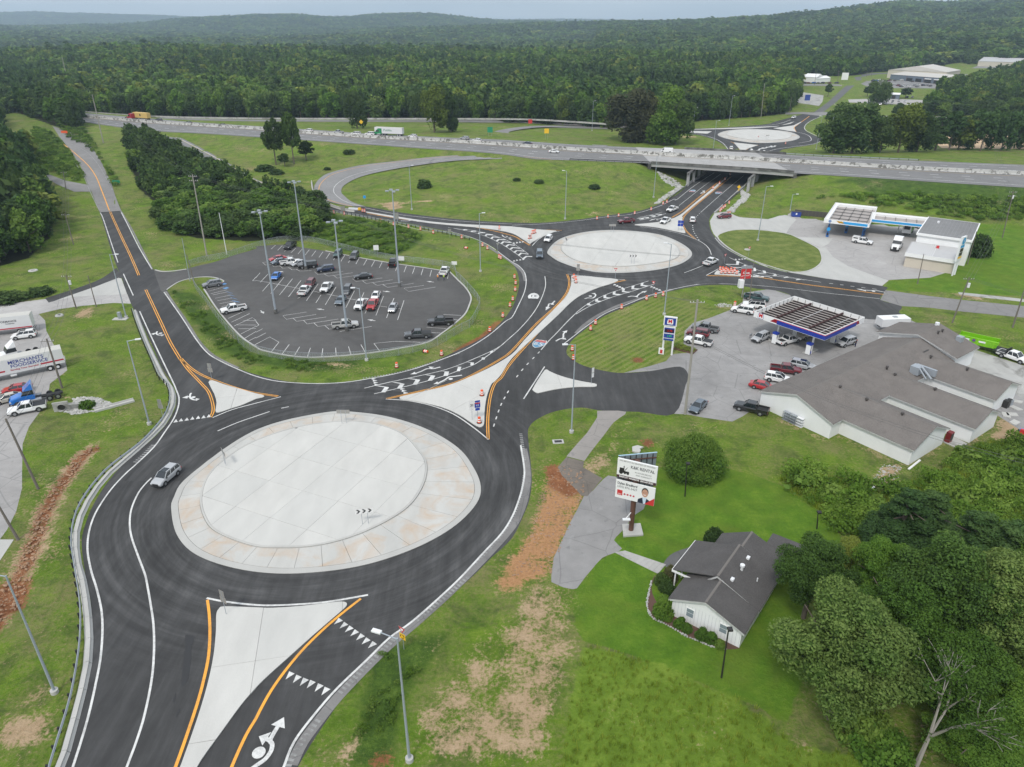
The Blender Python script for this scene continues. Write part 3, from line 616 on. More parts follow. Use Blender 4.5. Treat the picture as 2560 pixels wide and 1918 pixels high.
struct(sheet('driveway',smooth(Ps(K('c2',[(470,632),(622,670),(612,720),(780,815),(720,890),(650,970),(600,965),(540,900),(430,790),(395,720)])),1),.020,asphalt('broken_asphalt',.14,.3,.5)))
walk=struct(empty('footpath',(0,0,0)))
mb=MB();A_=Ps(K('c2',[(885,1455),(975,1440)]));B_=Ps(K('c2',[(1260,1640),(1330,1560)]))
for i in range(9):
 a0,a1=A_[0].lerp(B_[0],i/9),A_[0].lerp(B_[0],(i+.97)/9);c0,c1=A_[1].lerp(B_[1],i/9),A_[1].lerp(B_[1],(i+.97)/9)
 MB().prism([a0[:2],a1[:2],c1[:2],c0[:2]],.0,.05).obj('paving_slab',M_CONC_OLD,walk)
struct(sheet('asphalt_pad',smooth(Ps(K('c2',[(1300,1560),(1340,1500),(1400,1455),(1500,1420),(1600,1400),(1600,1600),(1360,1600)])),2),.014,asphalt('dark_pad',.11,.2)))
# third roundabout and roads beyond the interstate
r3=struct(sheet('asphalt_road',R3,.012,M_ASPH,drape=8))
struct(sheet('north_road',NORTH_ROAD,.05,asphalt('north_road_asphalt',.11,.12),drape=10))
struct(sheet('frontage_road',FRONT_ROAD,.07,M_ASPH_OLD,drape=10))
struct(sheet('car_park',GK('d0',[(250,725),(600,728),(640,735),(640,745),(400,740),(260,742)]),.06,M_ASPH_OLD,drape=10))
struct(sheet('car_park',GK('d0',[(800,725),(850,700),(1040,690),(1600,725),(1700,640),(1850,650),(1820,740),(1560,765),(1450,765),(1080,762),(850,745)]),.06,M_ASPH_OLD,drape=10))
struct(sheet('driveway',GK('d0',[(255,790),(480,825),(470,880),(440,915),(230,885),(235,850)]),.06,M_CONC_OLD,drape=10))
struct(sheet('car_park',GK('d0',[(690,860),(850,855),(1000,850),(1430,870),(1430,895),(1200,905),(850,890),(700,885)]),.06,M_GRAVEL,drape=10))
struct(sheet('construction_yard',GK('d0',[(1330,1050),(1700,1040),(2400,1060),(2500,1290),(1500,1280),(1330,1150)]),.04,asphalt('sandy_yard',.36,.25,1.3),drape=10))
struct(sheet('factory_yard',GK('d0',[(1760,590),(2300,590),(2300,575),(1800,570)]),.04,M_ASPH_OLD,drape=12))
# interstate
BS,BE=P(K('c0',[(1200,1413)])[0],HWY_Z).x,P(K('d0',[(225,1498)])[0],HWY_Z).x
def at_x(pts,x):
 for a,b in zip(pts[:-1],pts[1:]):
  if (a.x-x)*(b.x-x) <= 0 and a.x != b.x:return a.lerp(b,(x-a.x)/(b.x-a.x))
 return pts[-1].copy()
def between(A,B,x0,x1,zoff,name,m,step=6,parent=None):
 n=max(2,int((x1-x0)/step));v=[]
 for i in range(n+1):
  x=x0+(x1-x0)*i/n;a=at_x(A,x);b=at_x(B,x);v+= [(a.x,a.y,a.z+zoff),(b.x,b.y,b.z+zoff)]
 return mobj(name,v,[(2*i,2*i+2,2*i+3,2*i+1) for i in range(n)],m,parent)
hwyA=struct(between(WS,WN,WS[0].x+1,BS,.10,'interstate',M_ASPH_HWY));hwyB=struct(between(WS,WN,BE,min(WS[-1].x,WN[-1].x)-1,.10,'interstate',M_ASPH_HWY))
struct(between(smooth(Ps(NR_N,NR_Z),4),smooth(Ps(NR_S,NR_Z),4),Ps(NR_N,3)[0].x+2,Ps(NR_N,3)[-1].x-1,.12,'ramp',M_ASPH_OLD))
def loft(A,B,n,zoff,name,m):
 A=resample(A,(sum((A[i+1]-A[i]).length for i in range(len(A)-1)))/n);B=resample(B,(sum((B[i+1]-B[i]).length for i in range(len(B)-1)))/n)
 k=min(len(A),len(B));v=[]
 for i in range(k):v+= [(A[i].x,A[i].y,A[i].z+zoff),(B[i].x,B[i].y,B[i].z+zoff)]
 return struct(mobj(name,v,[(2*i,2*i+1,2*i+3,2*i+2) for i in range(k-1)],m))
wOFN,wOFS=smooth(Ps(OFF_N,OFF_Z),4),smooth(Ps(OFF_S,OFF_Z),4)
wLO,wLI=smooth(Ps(LOOP_O,LOOP_Z),4),smooth(Ps(LOOP_I,LOOP_Z),4)
offr=loft(wOFN,wOFS,60,.14,'ramp',asphalt('ramp_asphalt',.18,.15,.05))
loopr=loft(wLO,wLI,70,.16,'ramp',asphalt('loop_asphalt',.22,.12,.05))
# north loop (on its own slope) as a ribbon
NLc=smooth(Ps(cat_(K('c0',[(830,1110),(500,1096),(250,1094),(90,1106)]),K('b0',[(2190,1122),(2120,1140),(2130,1160)]),K('c0',[(0,1190),(150,1215),(400,1245),(800,1268)])),[0,0,1,2,3.5,5,6,7,7]),5)
mbn=MB();ribbon_geo(mbn,NLc,8.5,.15,'keep');struct(mbn.obj('ramp',M_ASPH_OLD))
# ------------------------------------------------------------------ islands of concrete slabs
def clip_half(poly,p,nrm):
 o=[];n=len(poly)
 for i in range(n):
  a,b=poly[i],poly[(i+1) % n];da=(a-p).dot(nrm);db=(b-p).dot(nrm)
  if da >= 0:o.append(a)
  if da*db< 0:o.append(a.lerp(b,da/(da-db)))
 return o
def slab_grid(parent,poly,u,su,sv,z0,z1,m,gap=.03,org=None,name='concrete_slab'):
 poly=[Vector((p[0],p[1])) for p in ccw([tuple(p[:2]) for p in poly])];u=Vector(u[:2]).normalized();v=Vector((-u.y,u.x))
 org=Vector(org[:2]) if org is not None else poly[0]
 us=[(p-org).dot(u) for p in poly];vs=[(p-org).dot(v) for p in poly]
 for j in range(math.floor(min(vs)/sv),math.ceil(max(vs)/sv)):
  q1=clip_half(clip_half(poly,org+v*(j*sv+gap/2),v),org+v*((j+1)*sv-gap/2),-v) if True else poly
  if len(q1)< 3:continue
  for i in range(math.floor(min(us)/su),math.ceil(max(us)/su)):
   q=clip_half(q1,org+u*(i*su+gap/2),u)
   if len(q)< 3:continue
   q=clip_half(q,org+u*((i+1)*su-gap/2),-u)
   if len(q)< 3:continue
   ar=abs(sum(q[k-1].x*q[k].y-q[k].x*q[k-1].y for k in range(len(q))))/2
   if ar< .3:continue
   # thin out points
   w_=[q[0]]
   for p in q[1:]:
    if (p-w_[-1]).length> .15:w_.append(p)
   if len(w_) >= 3:MB().prism([tuple(p) for p in w_],z0,z1+rng.uniform(-.008,.008)).obj(name,m,parent)
def prismobj(name,poly,z0,z1,m,parent=None):return MB().prism([tuple(p[:2]) for p in poly],z0,z1).obj(name,m,parent)
def radial(curve,c,n,a0=0):
 """points where rays from c cross a closed curve"""
 ang=np.array([math.atan2(p.y-c.y,p.x-c.x) for p in curve]);rad=np.array([math.hypot(p.x-c.x,p.y-c.y) for p in curve])
 o=np.argsort(ang);ang=ang[o];rad=rad[o];ang=np.r_[ang-2*PI,ang,ang+2*PI];rad=np.r_[rad,rad,rad]
 return lambda a:(lambda t:(c.x+math.cos(t)*float(np.interp(t,ang,rad)),c.y+math.sin(t)*float(np.interp(t,ang,rad))))((a+PI) % (2*PI)-PI)
def roundabout(label,outer,inner,nslab,udir,su,sv,org,zin=.34):
 t=empty('roundabout_island',(0,0,0));setp(t,label,'roundabout')
 outer=smooth(outer,5,True);inner=smooth(inner,5,True)
 c=sum(inner,Vector())/len(inner);fo,fi=radial(outer,c,1),radial(inner,c,1)
 allang=[2*PI*i/144 for i in range(144)]
 prismobj('base',[fo(a) for a in allang],0.0,.075,M_CONC_DARK,t)
 def ring(fa,ka,fb,kb,a):# point between the two outlines
  p,q=fa(a),fb(a);return (p[0]*ka+q[0]*(1-ka),p[1]*ka+q[1]*(1-ka))
 def shr(f,a,d):
  p=f(a);r=math.hypot(p[0]-c.x,p[1]-c.y);k=(r-d)/r;return (c.x+(p[0]-c.x)*k,c.y+(p[1]-c.y)*k)
 for i in range(nslab):
  a0,a1=2*PI*i/nslab+.0012,2*PI*(i+1)/nslab-.0012;aa=[a0+(a1-a0)*k/4 for k in range(5)]
  hh=rng.uniform(-.006,.006)
  po=[shr(fo,a,.95) for a in aa];pi_=[shr(fi,a,-.30) for a in aa]
  n=len(aa);v=[(p[0],p[1],.13+hh) for p in po]+[(p[0],p[1],.20+hh) for p in pi_]+[(p[0],p[1],.03) for p in po]+[(p[0],p[1],.03) for p in pi_]
  f=[(k,k+1,n+k+1,n+k) for k in range(n-1)]+[(2*n+k,2*n+k+1,k+1,k) for k in range(n-1)]+[(n+k,n+k+1,3*n+k+1,3*n+k) for k in range(n-1)]+[(0,n,3*n,2*n),(n-1,3*n-1,4*n-1,2*n-1)]
  mobj('apron_slab',v,f,M_CONC_APRON,t)
 m=144
 def ringobj(name,f0,d0,z0,f1,d1,z1,mt,base=.0):
  v=[]
  for a in allang:
   p,q=shr(f0,a,d0),shr(f1,a,d1);v+= [(p[0],p[1],base),(p[0],p[1],z0),(q[0],q[1],z1),(q[0],q[1],base)]
  f=[]
  for i in range(m):
   j=(i+1) % m
   for k in range(3):f.append((4*i+k,4*j+k,4*j+k+1,4*i+k+1))
  return mobj(name,v,f,mt,t)
 ringobj('outer_curb',fo,0,.09,fo,.90,.13,concrete('curb_concrete',.42,.08))
 ringobj('inner_curb',fi,-.26,.34,fi,0.02,.36,concrete('curb_concrete',.42,.08))
 inn=[shr(fi,a,.05) for a in allang]
 prismobj('base',inn,0.076,.26,M_CONC_DARK,t)
 slab_grid(t,inn,udir,su,sv,.262,zin,M_CONC,.03,org)
 return t
o1=Ps(cat_(K('a2',[(2209,400),(1640,790),(1500,985),(1480,1100),(1530,1310),(1700,1480),(2060,1600)]),K('b2',[(300,1640),(870,1580),(1350,1430),(1700,1240),(1900,1040),(1940,890),(1880,730),(1750,560),(1500,405),(1200,300),(900,250),(590,250)])))
i1=Ps(cat_(K('a2',[(1980,640),(1810,800),(1745,1000),(1790,1180),(1900,1290),(2180,1395)]),K('b2',[(200,1415),(500,1400),(800,1330),(1100,1200),(1320,1050),(1440,860),(1460,700),(1400,590),(1250,440),(980,350),(700,340),(350,390),(0,505)])))
gA=Ps(K('b2',[(350,400),(1460,690)]));gB=Ps(K('b2',[(0,545),(1400,925)]))
uA=(gA[1]-gA[0]);vA=Vector((-uA.y,uA.x,0)).normalized();sA=abs((gB[0]-gA[0]).dot(vA))
tA=Ps(K('b2',[(900,355),(780,740),(500,980)]))
roundabout('large near roundabout with a pale slabbed concrete island and tan apron',o1,i1,34,uA,6.2,sA,gA[0])
o2=Ps(K('c1',[(308,510),(420,405),(650,345),(920,332),(1250,365),(1450,440),(1553,530),(1480,610),(1300,665),(1000,698),(700,690),(450,620),(340,560)]))
i2=Ps(K('c1',[(430,500),(470,430),(600,380),(880,350),(1130,370),(1330,430),(1420,480),(1440,540),(1380,590),(1200,625),(950,648),(700,630),(520,580)]))
u2=Ps(K('c1',[(600,455),(1380,525)]));roundabout('middle roundabout with a pale concrete island between the connector and the underpass',o2,i2,34,u2[1]-u2[0],7,7.5,u2[0])
o3=Ps(K('m6',[(632,315),(720,270),(900,245),(1150,240),(1450,255),(1650,285),(1765,345),(1680,395),(1450,425),(1150,430),(900,400),(720,362)]))
i3=Ps(K('m6',[(752,305),(830,265),(1000,250),(1250,250),(1480,270),(1620,305),(1640,345),(1540,380),(1350,395),(1080,388),(880,355),(780,330)]))
roundabout('farthest roundabout with a pale concrete island beyond the interstate',o3,i3,26,(.9,.5,0),8,8,i3[0])
def splitter(poly,u,su,sv,label,sm=3,org=None,z=.16):
 t=empty('traffic_island',(0,0,0));setp(t,label,'traffic island','concrete splitter islands')
 w_=smooth(poly,sm,True)
 cx=sum(w_,Vector())/len(w_)
 prismobj('base',w_,0,.07,M_CONC_DARK,t);slab_grid(t,w_,u,su,sv,.02,z,M_CONC,.035,org or cx)
 return t
I_S=Ps(cat_(K('a3',[(1490,1850),(1570,1630),(1700,1260),(1790,960),(1845,700),(1866,480),(1868,350),(1890,300),(1940,278),(2209,287)]),K('b3',[(150,290),(400,273),(640,245),(745,236),(785,252),(765,290),(650,390),(500,520),(300,700),(100,880),(0,980)]),K('a3',[(2080,1130),(1920,1350),(1740,1600),(1640,1780),(1590,1850)])))
splitter(I_S,I_S[1]-I_S[6],9,9,'long pale concrete splitter island on the near leg of the large roundabout',3)
I_NW=Ps(cat_(K('a1',[(1800,1648),(1838,1632)]),K('a2',[(1920,5),(2050,42),(2209,88)]),K('b2',[(50,98),(72,110),(55,122),(0,134)]),K('a2',[(2100,182),(1990,218),(1885,252),(1860,235),(1870,170),(1850,90)])))
splitter(I_NW,(1,.2,0),9,6,'small triangular concrete island where the left road meets the large roundabout',2)
I_C=Ps(cat_(K('c1',[(530,725),(700,738),(905,758),(880,788),(750,828),(600,893),(500,965),(400,1065),(200,1250),(0,1440)]),K('b1',[(2120,1575),(2060,1640)]),K('b2',[(2030,10),(1990,120),(1972,250),(1968,350),(1935,378),(1880,355),(1750,270),(1600,205),(1400,158),(1260,138),(1240,122),(1270,110),(1500,58),(1700,5)]),K('b1',[(2000,1530),(2209,1405)]),K('c1',[(100,1290),(250,1130),(380,1000),(470,900),(508,810),(512,745)])))
splitter(I_C,(1,1.2,0),11,9,'long curved splitter island joining the large and the middle roundabout',3,z=.17)
I_W=Ps(cat_(K('b1',[(960,174),(1200,213),(1500,258),(1800,283),(2209,302)]),K('c1',[(200,325),(375,338),(360,350),(250,395),(160,448),(150,450),(60,390),(0,360)]),K('b1',[(2100,335),(1950,315),(1800,300),(1500,272),(1200,226),(960,182)])))
splitter(I_W,(1,-.3,0),12,8,'white splitter island on the west leg of the middle roundabout with stacked barrels',2)
I_N=Ps(cat_(K('c1',[(1060,283),(1250,265),(1400,228),(1480,180),(1600,92),(1712,0)]),[(1783,478),(1856,414),(1862,414)],K('m5',[(1120,600)]),K('c1',[(1735,0),(1605,95),(1505,170),(1472,215),(1468,280),(1494,345),(1488,358),(1440,350),(1250,310),(1100,293)])))
I_N=Ps(cat_(K('c1',[(1060,284),(1250,265),(1400,228),(1480,180)]),K('m5',[(700,905),(880,755),(1080,590),(1210,480),(1330,385),(1345,385),(1240,490),(1110,605),(900,770),(740,905),(650,985)]),K('c1',[(1472,225),(1468,280),(1494,345),(1488,358),(1440,350),(1250,310),(1100,293)])))
splitter(I_N,(1,.8,0),10,9,'splitter island between the middle roundabout and the underpass',2)
I_E=Ps(cat_(K('m4',[(212,208),(235,178),(265,165),(480,170),(505,185),(480,205),(700,240),(780,252),(700,250),(480,235),(300,222),(215,218)])))
splitter(I_E,(1,-.1,0),9,8,'narrow splitter island on the east road crowded with orange barrels',1)
I_D=Ps(K('m7',[(345,1028),(400,1045),(500,1090),(650,1140),(850,1188),(1030,1218),(1060,1240),(1030,1262),(860,1262),(650,1275),(450,1305),(280,1343),(230,1345),(175,1310),(180,1285),(240,1180)]))
splitter(I_D,(1,.1,0),8,7,'pale teardrop concrete island at the fuel station entrance',2)
I_3=[K('m6',[(850,425),(1190,462),(1050,510),(1000,540),(950,540),(920,500)]),K('m6',[(60,262),(550,272),(490,303),(250,290)]),K('m6',[(1400,228),(1500,215),(1680,190),(1780,140),(1790,145),(1700,200),(1680,225),(1715,278),(1600,262)]),K('m6',[(120,248),(700,240),(1100,230),(1450,205),(1690,135),(1640,165),(1450,200),(1100,220),(700,232)][:7])]
for q,lb in zip(I_3,('near','left','right','thin outer')):splitter(Ps(q),(1,.2,0),14,10,lb+' splitter island at the farthest roundabout beyond the interstate',1)
# ------------------------------------------------------------------ pavement markings (children of the road)
def wl(pts,wd=.28,**k):return line('lane_line',Ps(pts),wd*.85,M_WHITE,parent=road,zoff=.045,**k)
def yl(pts,gap=None,wd=.2,**k):
 for o_ in ((-gap/2,gap/2) if gap else (0,)):line('centre_line',Ps(pts),wd,M_YEL,parent=road,off=o_,zoff=.045,**k)
wl(cat_(K('a3',[(560,1850),(630,1657),(755,1250),(835,900),(870,700),(885,480),(875,300),(835,120),(797,0)]),K('a2',[(775,1560),(757,1450),(760,1330),(790,1200),(850,1070),(960,910),(1080,780),(1180,690),(1330,545),(1420,420),(1500,300),(1538,200),(1545,120),(1520,50)]),K('a1',[(1500,1657),(1400,1450),(1310,1260),(1250,1130),(1205,1030)])))
wl(cat_(K('a3',[(1030,1850),(1095,1657),(1180,1430),(1250,1200),(1310,900),(1330,650),(1325,430),(1300,250),(1270,80)]),K('a2',[(1250,1640),(1190,1480),(1135,1320),(1120,1200),(1135,1080),(1190,950),(1250,870),(1308,812)])))
wl(K('a1',[(1065,708),(1150,895)]));wl(K('a1',[(1018,610),(960,440),(890,230),(865,180)]));wl(K('a1',[(1047,178),(1100,280),(1200,480),(1310,665)]))
wl(cat_(K('a1',[(1415,865),(1500,985),(1580,1100),(1690,1270),(1790,1390),(1900,1460),(2050,1530),(2209,1592)]),K('b1',[(200,1637),(500,1655),(760,1645),(980,1612),(1240,1562),(1500,1485),(1790,1370),(2000,1245),(2150,1120)]),K('c1',[(0,1082),(50,990),(105,870),(122,780),(110,700),(60,640),(0,605)]),K('m2',[(1330,960),(1150,820)])),.26)
wl(cat_(K('m2',[(1095,780),(900,660),(700,560),(450,470),(150,390),(0,355)]),K('b1',[(1450,335),(1200,275),(900,215),(600,160)])),.25)
wl(cat_(K('c2',[(75,530),(95,650),(108,760),(95,870),(60,1000),(0,1150)]),K('b2',[(2120,1290),(1980,1440),(1780,1657)]),K('b3',[(1600,180),(1350,400),(1150,545),(950,740),(700,980),(500,1210),(330,1440),(240,1657),(160,1850)])),.3)
yl(cat_(K('a3',[(1440,1850),(1515,1657),(1600,1420),(1700,1120),(1760,900),(1800,700),(1812,500),(1805,330),(1790,215)])),wd=.32)
yl(cat_(K('b3',[(905,205),(720,350),(560,490),(400,650),(250,830),(130,1000),(40,1160),(0,1240)]),K('a3',[(2120,1390),(2000,1657),(1930,1850)])),wd=.32)
wl(cat_(K('a3',[(1783,200),(1950,232),(2209,260)]),K('b3',[(200,262),(500,245),(700,220),(967,173)])),.32)
yl(K('a1',[(880,0),(950,170),(1040,370),(1130,560),(1198,720)]),.42,.17);yl(K('a1',[(1258,845),(1330,1000),(1400,1150),(1470,1300),(1560,1450)]),.42,.17)
yl(cat_(K('a1',[(1555,1440),(1620,1530),(1740,1657)]),K('a2',[(1800,70),(1835,170),(1838,240),(1815,290)])),.36,.16)
yl(cat_(K('a1',[(1565,1440),(1640,1515),(1750,1585),(1930,1657)]),K('a2',[(2100,55),(2209,80)]),K('b2',[(190,108)])),.36,.16)
wl(cat_(K('a2',[(1835,293),(2000,225),(2209,168)]),K('b2',[(215,112)])),.25)
wl(cat_(K('a2',[(1878,408),(2050,335),(2209,280)]),K('b2',[(118,240)])),.25);wl(K('b2',[(217,212),(283,198)]),.25)
for q in (K('a2',[(1517,323),(1562,315),(1612,308),(1660,300),(1710,293),(1757,288),(1802,280)]),K('b3',[(710,400),(757,435),(803,467),(850,500),(900,535),(948,570),(1003,603)]),K('b3',[(290,865),(352,895),(412,920),(472,940),(540,970),(598,1000)])):
 w_=Ps(q);d=(w_[-1]-w_[0]).normalized();up=Vector((-d.y,d.x,0));
 if q[0][1]< 1400:up=up
 near3=q[0][1]> 1400
 mb=MB()
 for p in w_:
  s_=.36
  tip=p-up*.75 if near3 else p+up*.75
  tip=p+(-up if near3 and up.y> 0 else up)*.62 if near3 else p+(up if up.y> 0 else-up)*.7
  bb=p-(tip-p)*.6;v=[bb-d*s_,bb+d*s_,tip];v=[(a.x,a.y,.047) for a in v]
  if (v[1][0]-v[0][0])*(v[2][1]-v[0][1])-(v[1][1]-v[0][1])*(v[2][0]-v[0][0])< 0:v=v[::-1]
  mb.add(v,[(0,1,2)])
 mb.obj('yield_line',M_WHITE if q[0][0]< 900 and not (q is K) else M_WHITE,road)
def fill(name,pts_px,m=M_WHITE,z=.047,parent=None):
 w_=Ps(pts_px) if not isinstance(pts_px[0],Vector) else pts_px
 return sheet(name,w_,z,m,parent or road)
def teeth(tile,pts,sx,sy,dirn):
 mb=MB()
 for x,y in pts:
  if dirn== 'r':tri=[(x,y-sy),(x,y+sy),(x+sx,y)]
  elif dirn== 'l':tri=[(x,y-sy),(x,y+sy),(x-sx,y)]
  else:tri=[(x-sx,y+sy),(x+sx,y+sy),(x,y-sy)]
  v=[(a.x,a.y,.047) for a in Ps(K(tile,tri))]
  if (v[1][0]-v[0][0])*(v[2][1]-v[0][1])-(v[1][1]-v[0][1])*(v[2][0]-v[0][0])< 0:v=v[::-1]
  mb.add(v,[(0,1,2)])
 mb.obj('yield_line',M_WHITE,road)
teeth('m1',[(272,594),(288,620),(300,648),(312,678)],65,14,'r');teeth('m1',[(668,735),(688,762),(712,790)],70,14,'r')
teeth('m2',[(1500,632),(1570,620),(1640,608),(1705,598)],50,20,'r');teeth('m2',[(1505,1040),(1570,1025),(1645,1015),(1715,1003)],50,20,'r')
teeth('m3',[(890,478),(950,505),(1010,530),(1070,555)],42,18,'u');teeth('m3',[(1740,525),(1800,548),(1860,575),(1925,600)],42,18,'u')
teeth('m4',[(450,42),(490,42),(525,38),(555,35)],25,8,'r')
# gore areas: outline lines + chevrons
wl(K('m1',[(170,725),(500,645),(900,560),(1250,480),(1500,395),(1750,290),(1950,200),(2050,140)]),.22);wl(cat_(K('m1',[(305,803),(650,722),(1000,635),(1300,545),(1500,470),(1700,390),(1900,255),(2030,160)]),K('c1',[(0,1245),(60,1190),(150,1090),(220,990),(270,880),(290,800),(283,727)])),.22)
def chev(tile,a,apex,b,wd):
 """bent bar a-apex-b with thickness given as a pixel vector"""
 q=K(tile,[a,apex,b,(b[0]+wd[0],b[1]+wd[1]),(apex[0]+wd[0]*1.0,apex[1]+wd[1]),(a[0]+wd[0],a[1]+wd[1])])
 fill('chevron',q)
for a,ap,b in (((310,690),(450,712),(400,782)),((545,640),(665,665),(618,730)),((760,592),(880,608),(835,676)),((995,540),(1090,552),(1045,620)),((1200,490),(1280,495),(1262,555)),((1405,425),(1465,430),(1445,490)),((1580,365),(1640,372),(1632,408)),((1740,298),(1795,300),(1785,330))):chev('m1',a,ap,b,(62 if a[0]< 1300 else 45,0))
fill('chevron',K('m1',[(1905,240),(1915,210),(1945,205),(1945,225),(1920,245)]))
wl(K('m2',[(0,265),(300,310),(540,330),(800,380),(1050,450),(1300,540),(1500,640),(1700,770),(1850,880)]),.2);wl(K('m2',[(0,262),(300,320),(500,360),(750,430),(1000,530),(1250,660),(1450,790),(1650,930),(1730,1000)]),.2)
for a,ap,b in (((1940,930),(1790,925),(1710,980)),((1850,875),(1670,850),(1605,905)),((1750,805),(1565,790),(1500,840)),((1655,738),(1475,722),(1405,770)),((1540,670),(1380,655),(1310,705)),((1445,605),(1260,590),(1200,638)),((1325,545),(1150,535),(1095,580)),((1190,488),(1020,478),(975,520)),((1030,428),(870,425),(840,462)),((850,380),(710,382),(685,410)),((650,345),(540,345),(515,365)),((440,312),(370,308),(335,325))):
 fill('chevron',K('m2',[a,ap,b,(b[0]+45,b[1]+12),(ap[0]+30,ap[1]+18),(a[0],a[1]+18)]))
wl(K('m3',[(1670,395),(1400,480),(1100,570),(850,650),(620,740),(400,850),(200,970),(0,1130)]),.2)
wl(cat_(K('m3',[(1815,462),(1500,565),(1200,660),(900,745),(650,835),(400,935),(150,1065),(0,1160)]),K('m7',[(780,235),(650,360),(500,520),(400,620),(290,748)])),.22)
wl(K('m7',[(270,772),(190,855),(125,920),(60,990),(0,1060),(-60,1140)]),.25,dash=(1.0,2.0),sm=2)
wl(K('b2',[(2180,60),(2140,130),(2110,190),(2075,290),(2050,370)]),.25,dash=(1.0,1.5),sm=2)
for a,ap,b in (((1555,435),(1545,490),(1690,505)),((1345,500),(1335,565),(1480,570)),((1125,575),(1115,630),(1270,645)),((912,635),(905,690),(1060,705)),((695,715),(695,770),(820,782)),((505,805),(505,850),(605,858)),((315,905),(320,935),(380,940))):
 fill('chevron',K('m3',[a,ap,b,(b[0]-60,b[1]+22),(ap[0]-62,ap[1]+20),(a[0]-62,a[1]+8)]))
wl(K('m4',[(385,20),(560,100),(700,160),(850,200),(1050,240),(1250,275),(1440,305)]),.2);wl(K('m4',[(335,95),(480,150),(650,195),(850,228),(1050,250),(1250,280)]),.2)
for a,ap,b in (((345,95),(460,98),(465,62)),((425,130),(520,133),(560,105)),((590,178),(665,168),(650,135)),((710,200),(780,195),(765,170)),((880,228),(905,222),(880,205)),((1010,250),(1045,243),(1020,238)),((1150,275),(1180,268),(1160,264))):
 fill('chevron',K('m4',[a,ap,b,(b[0]+35,b[1]+4),(ap[0]+30,ap[1]+8),(a[0],a[1]+6)]))
for a,ap,b in (((60,1010),(150,1005),(75,1015)),):
 pass
for x in ((20,1015),(100,1000),(200,975),(300,955)):
 fill('chevron',K('m5',[(x[0]-75,x[1]+8),(x[0]+10,x[1]+8),(x[0]-40,x[1]+25),(x[0]+30,x[1]+22),(x[0]+50,x[1]+5),(x[0]-10,x[1]-8),(x[0]-60,x[1]-3)][:3]+[(x[0]-30,x[1]+25),(x[0]+38,x[1]+18),(x[0]+38,x[1]+2),(x[0]-30,x[1]-2)]))
wl(K('m5',[(0,1050),(200,1010),(400,945)]),.2);wl(K('m5',[(0,1000),(200,960),(340,925)]),.2)
# lines at the middle roundabout and underpass
wl(cat_(K('c1',[(0,288),(300,275),(600,246),(800,218),(1000,198),(1150,165),(1300,112),(1400,62)]),K('m5',[(560,735),(800,545),(1000,410),(1140,320)])),.25);wl(cat_(K('b1',[(940,138),(1200,190),(1500,226),(1800,256),(2209,278)])),.25)
wl(K('m5',[(600,825),(800,665),(1000,510),(1240,340)]),.2);wl(K('m5',[(930,930),(1200,690),(1400,520),(1590,365)]),.2)
wl(K('m5',[(915,945),(850,1010)]),.25,dash=(1,1.5),sm=0)
yl(cat_(K('m5',[(490,1008),(620,930),(700,870),(860,735),(1080,560),(1280,400)])),.36,.15);yl(K('m5',[(845,1335),(720,1225),(650,1110),(652,1040),(700,960),(820,850),(1100,620),(1400,380)]),.36,.15)
wl(cat_(K('m5',[(0,1150),(250,1180),(600,1250),(850,1340),(980,1410),(1060,1490),(1095,1580)])),.25)
wl(K('m5',[(808,1125),(815,1200),(850,1270),(920,1375)]),.3,dash=(1,1.5),sm=2)
wl(cat_(K('m5',[(1150,1320),(1250,1430),(1400,1530),(1600,1630)]),K('c1',[(2000,570),(2209,648)]),K('m4',[(700,85),(870,145),(1045,188)])),.22)
wl(K('m5',[(1140,925),(1290,790),(1420,665),(1570,530)]),.2)
yl(cat_(K('c1',[(475,712),(492,760),(490,820),(460,890),(380,985),(200,1150),(0,1370)]),K('b1',[(2100,1450),(1900,1562),(1700,1652)]),K('b2',[(1400,68),(1125,130)])),.34,.15)
yl(cat_(K('c1',[(980,762),(800,805),(600,880),(450,985),(250,1190),(0,1465)]),K('b1',[(2120,1600),(2060,1657)]),K('b2',[(2020,120),(2000,300),(2003,480)])),.34,.15)
wl(K('b2',[(1120,133),(1300,145),(1500,185),(1700,260),(1880,380),(2005,482)]),.28)
yl(cat_(K('b1',[(960,186),(1300,242),(1700,285),(1950,316),(2209,378)]),K('c1',[(80,420),(155,462)])),.34,.15);yl(K('c1',[(-200,298),(0,318),(430,333)]),None,.2)
wl(K('c1',[(175,465),(230,410),(330,355),(410,342)]),.25)
wl(K('c1',[(480,709),(600,722),(800,745),(975,760)]),.22);wl(K('c1',[(1485,700),(1570,668),(1650,635)]),.22);wl(K('c1',[(1675,722),(1780,665)]),.25)
wl(K('m4',[(0,330),(250,322),(550,332),(800,350),(1100,380),(1500,430),(1800,460),(2115,495)]),.2)
wl(cat_(K('c1',[(1800,793),(1600,800),(1400,838),(1200,890),(1000,968),(800,1052),(640,1162),(540,1240),(450,1310)])),.25)
yl(K('m4',[(130,228),(500,235),(700,245),(1000,290),(1300,335),(1700,385),(2160,445)]),.36,.16)
wl(K('m4',[(1535,318),(1580,322)]),.3);wl(K('m4',[(1660,333),(1700,337)]),.3);wl(K('m4',[(1780,350),(1825,354)]),.3);wl(K('m4',[(1905,366),(1950,371)]),.3);wl(K('m4',[(2030,381),(2080,386)]),.3)
wl(K('m7',[(340,978),(50,1425)]),.28,sm=0)
for x,y in ((780,190),(850,200),(920,212),(1000,222),(1080,235),(1130,240)):wl(K('b1',[(x,y),(x+18,y+3)]),.3,sm=0)
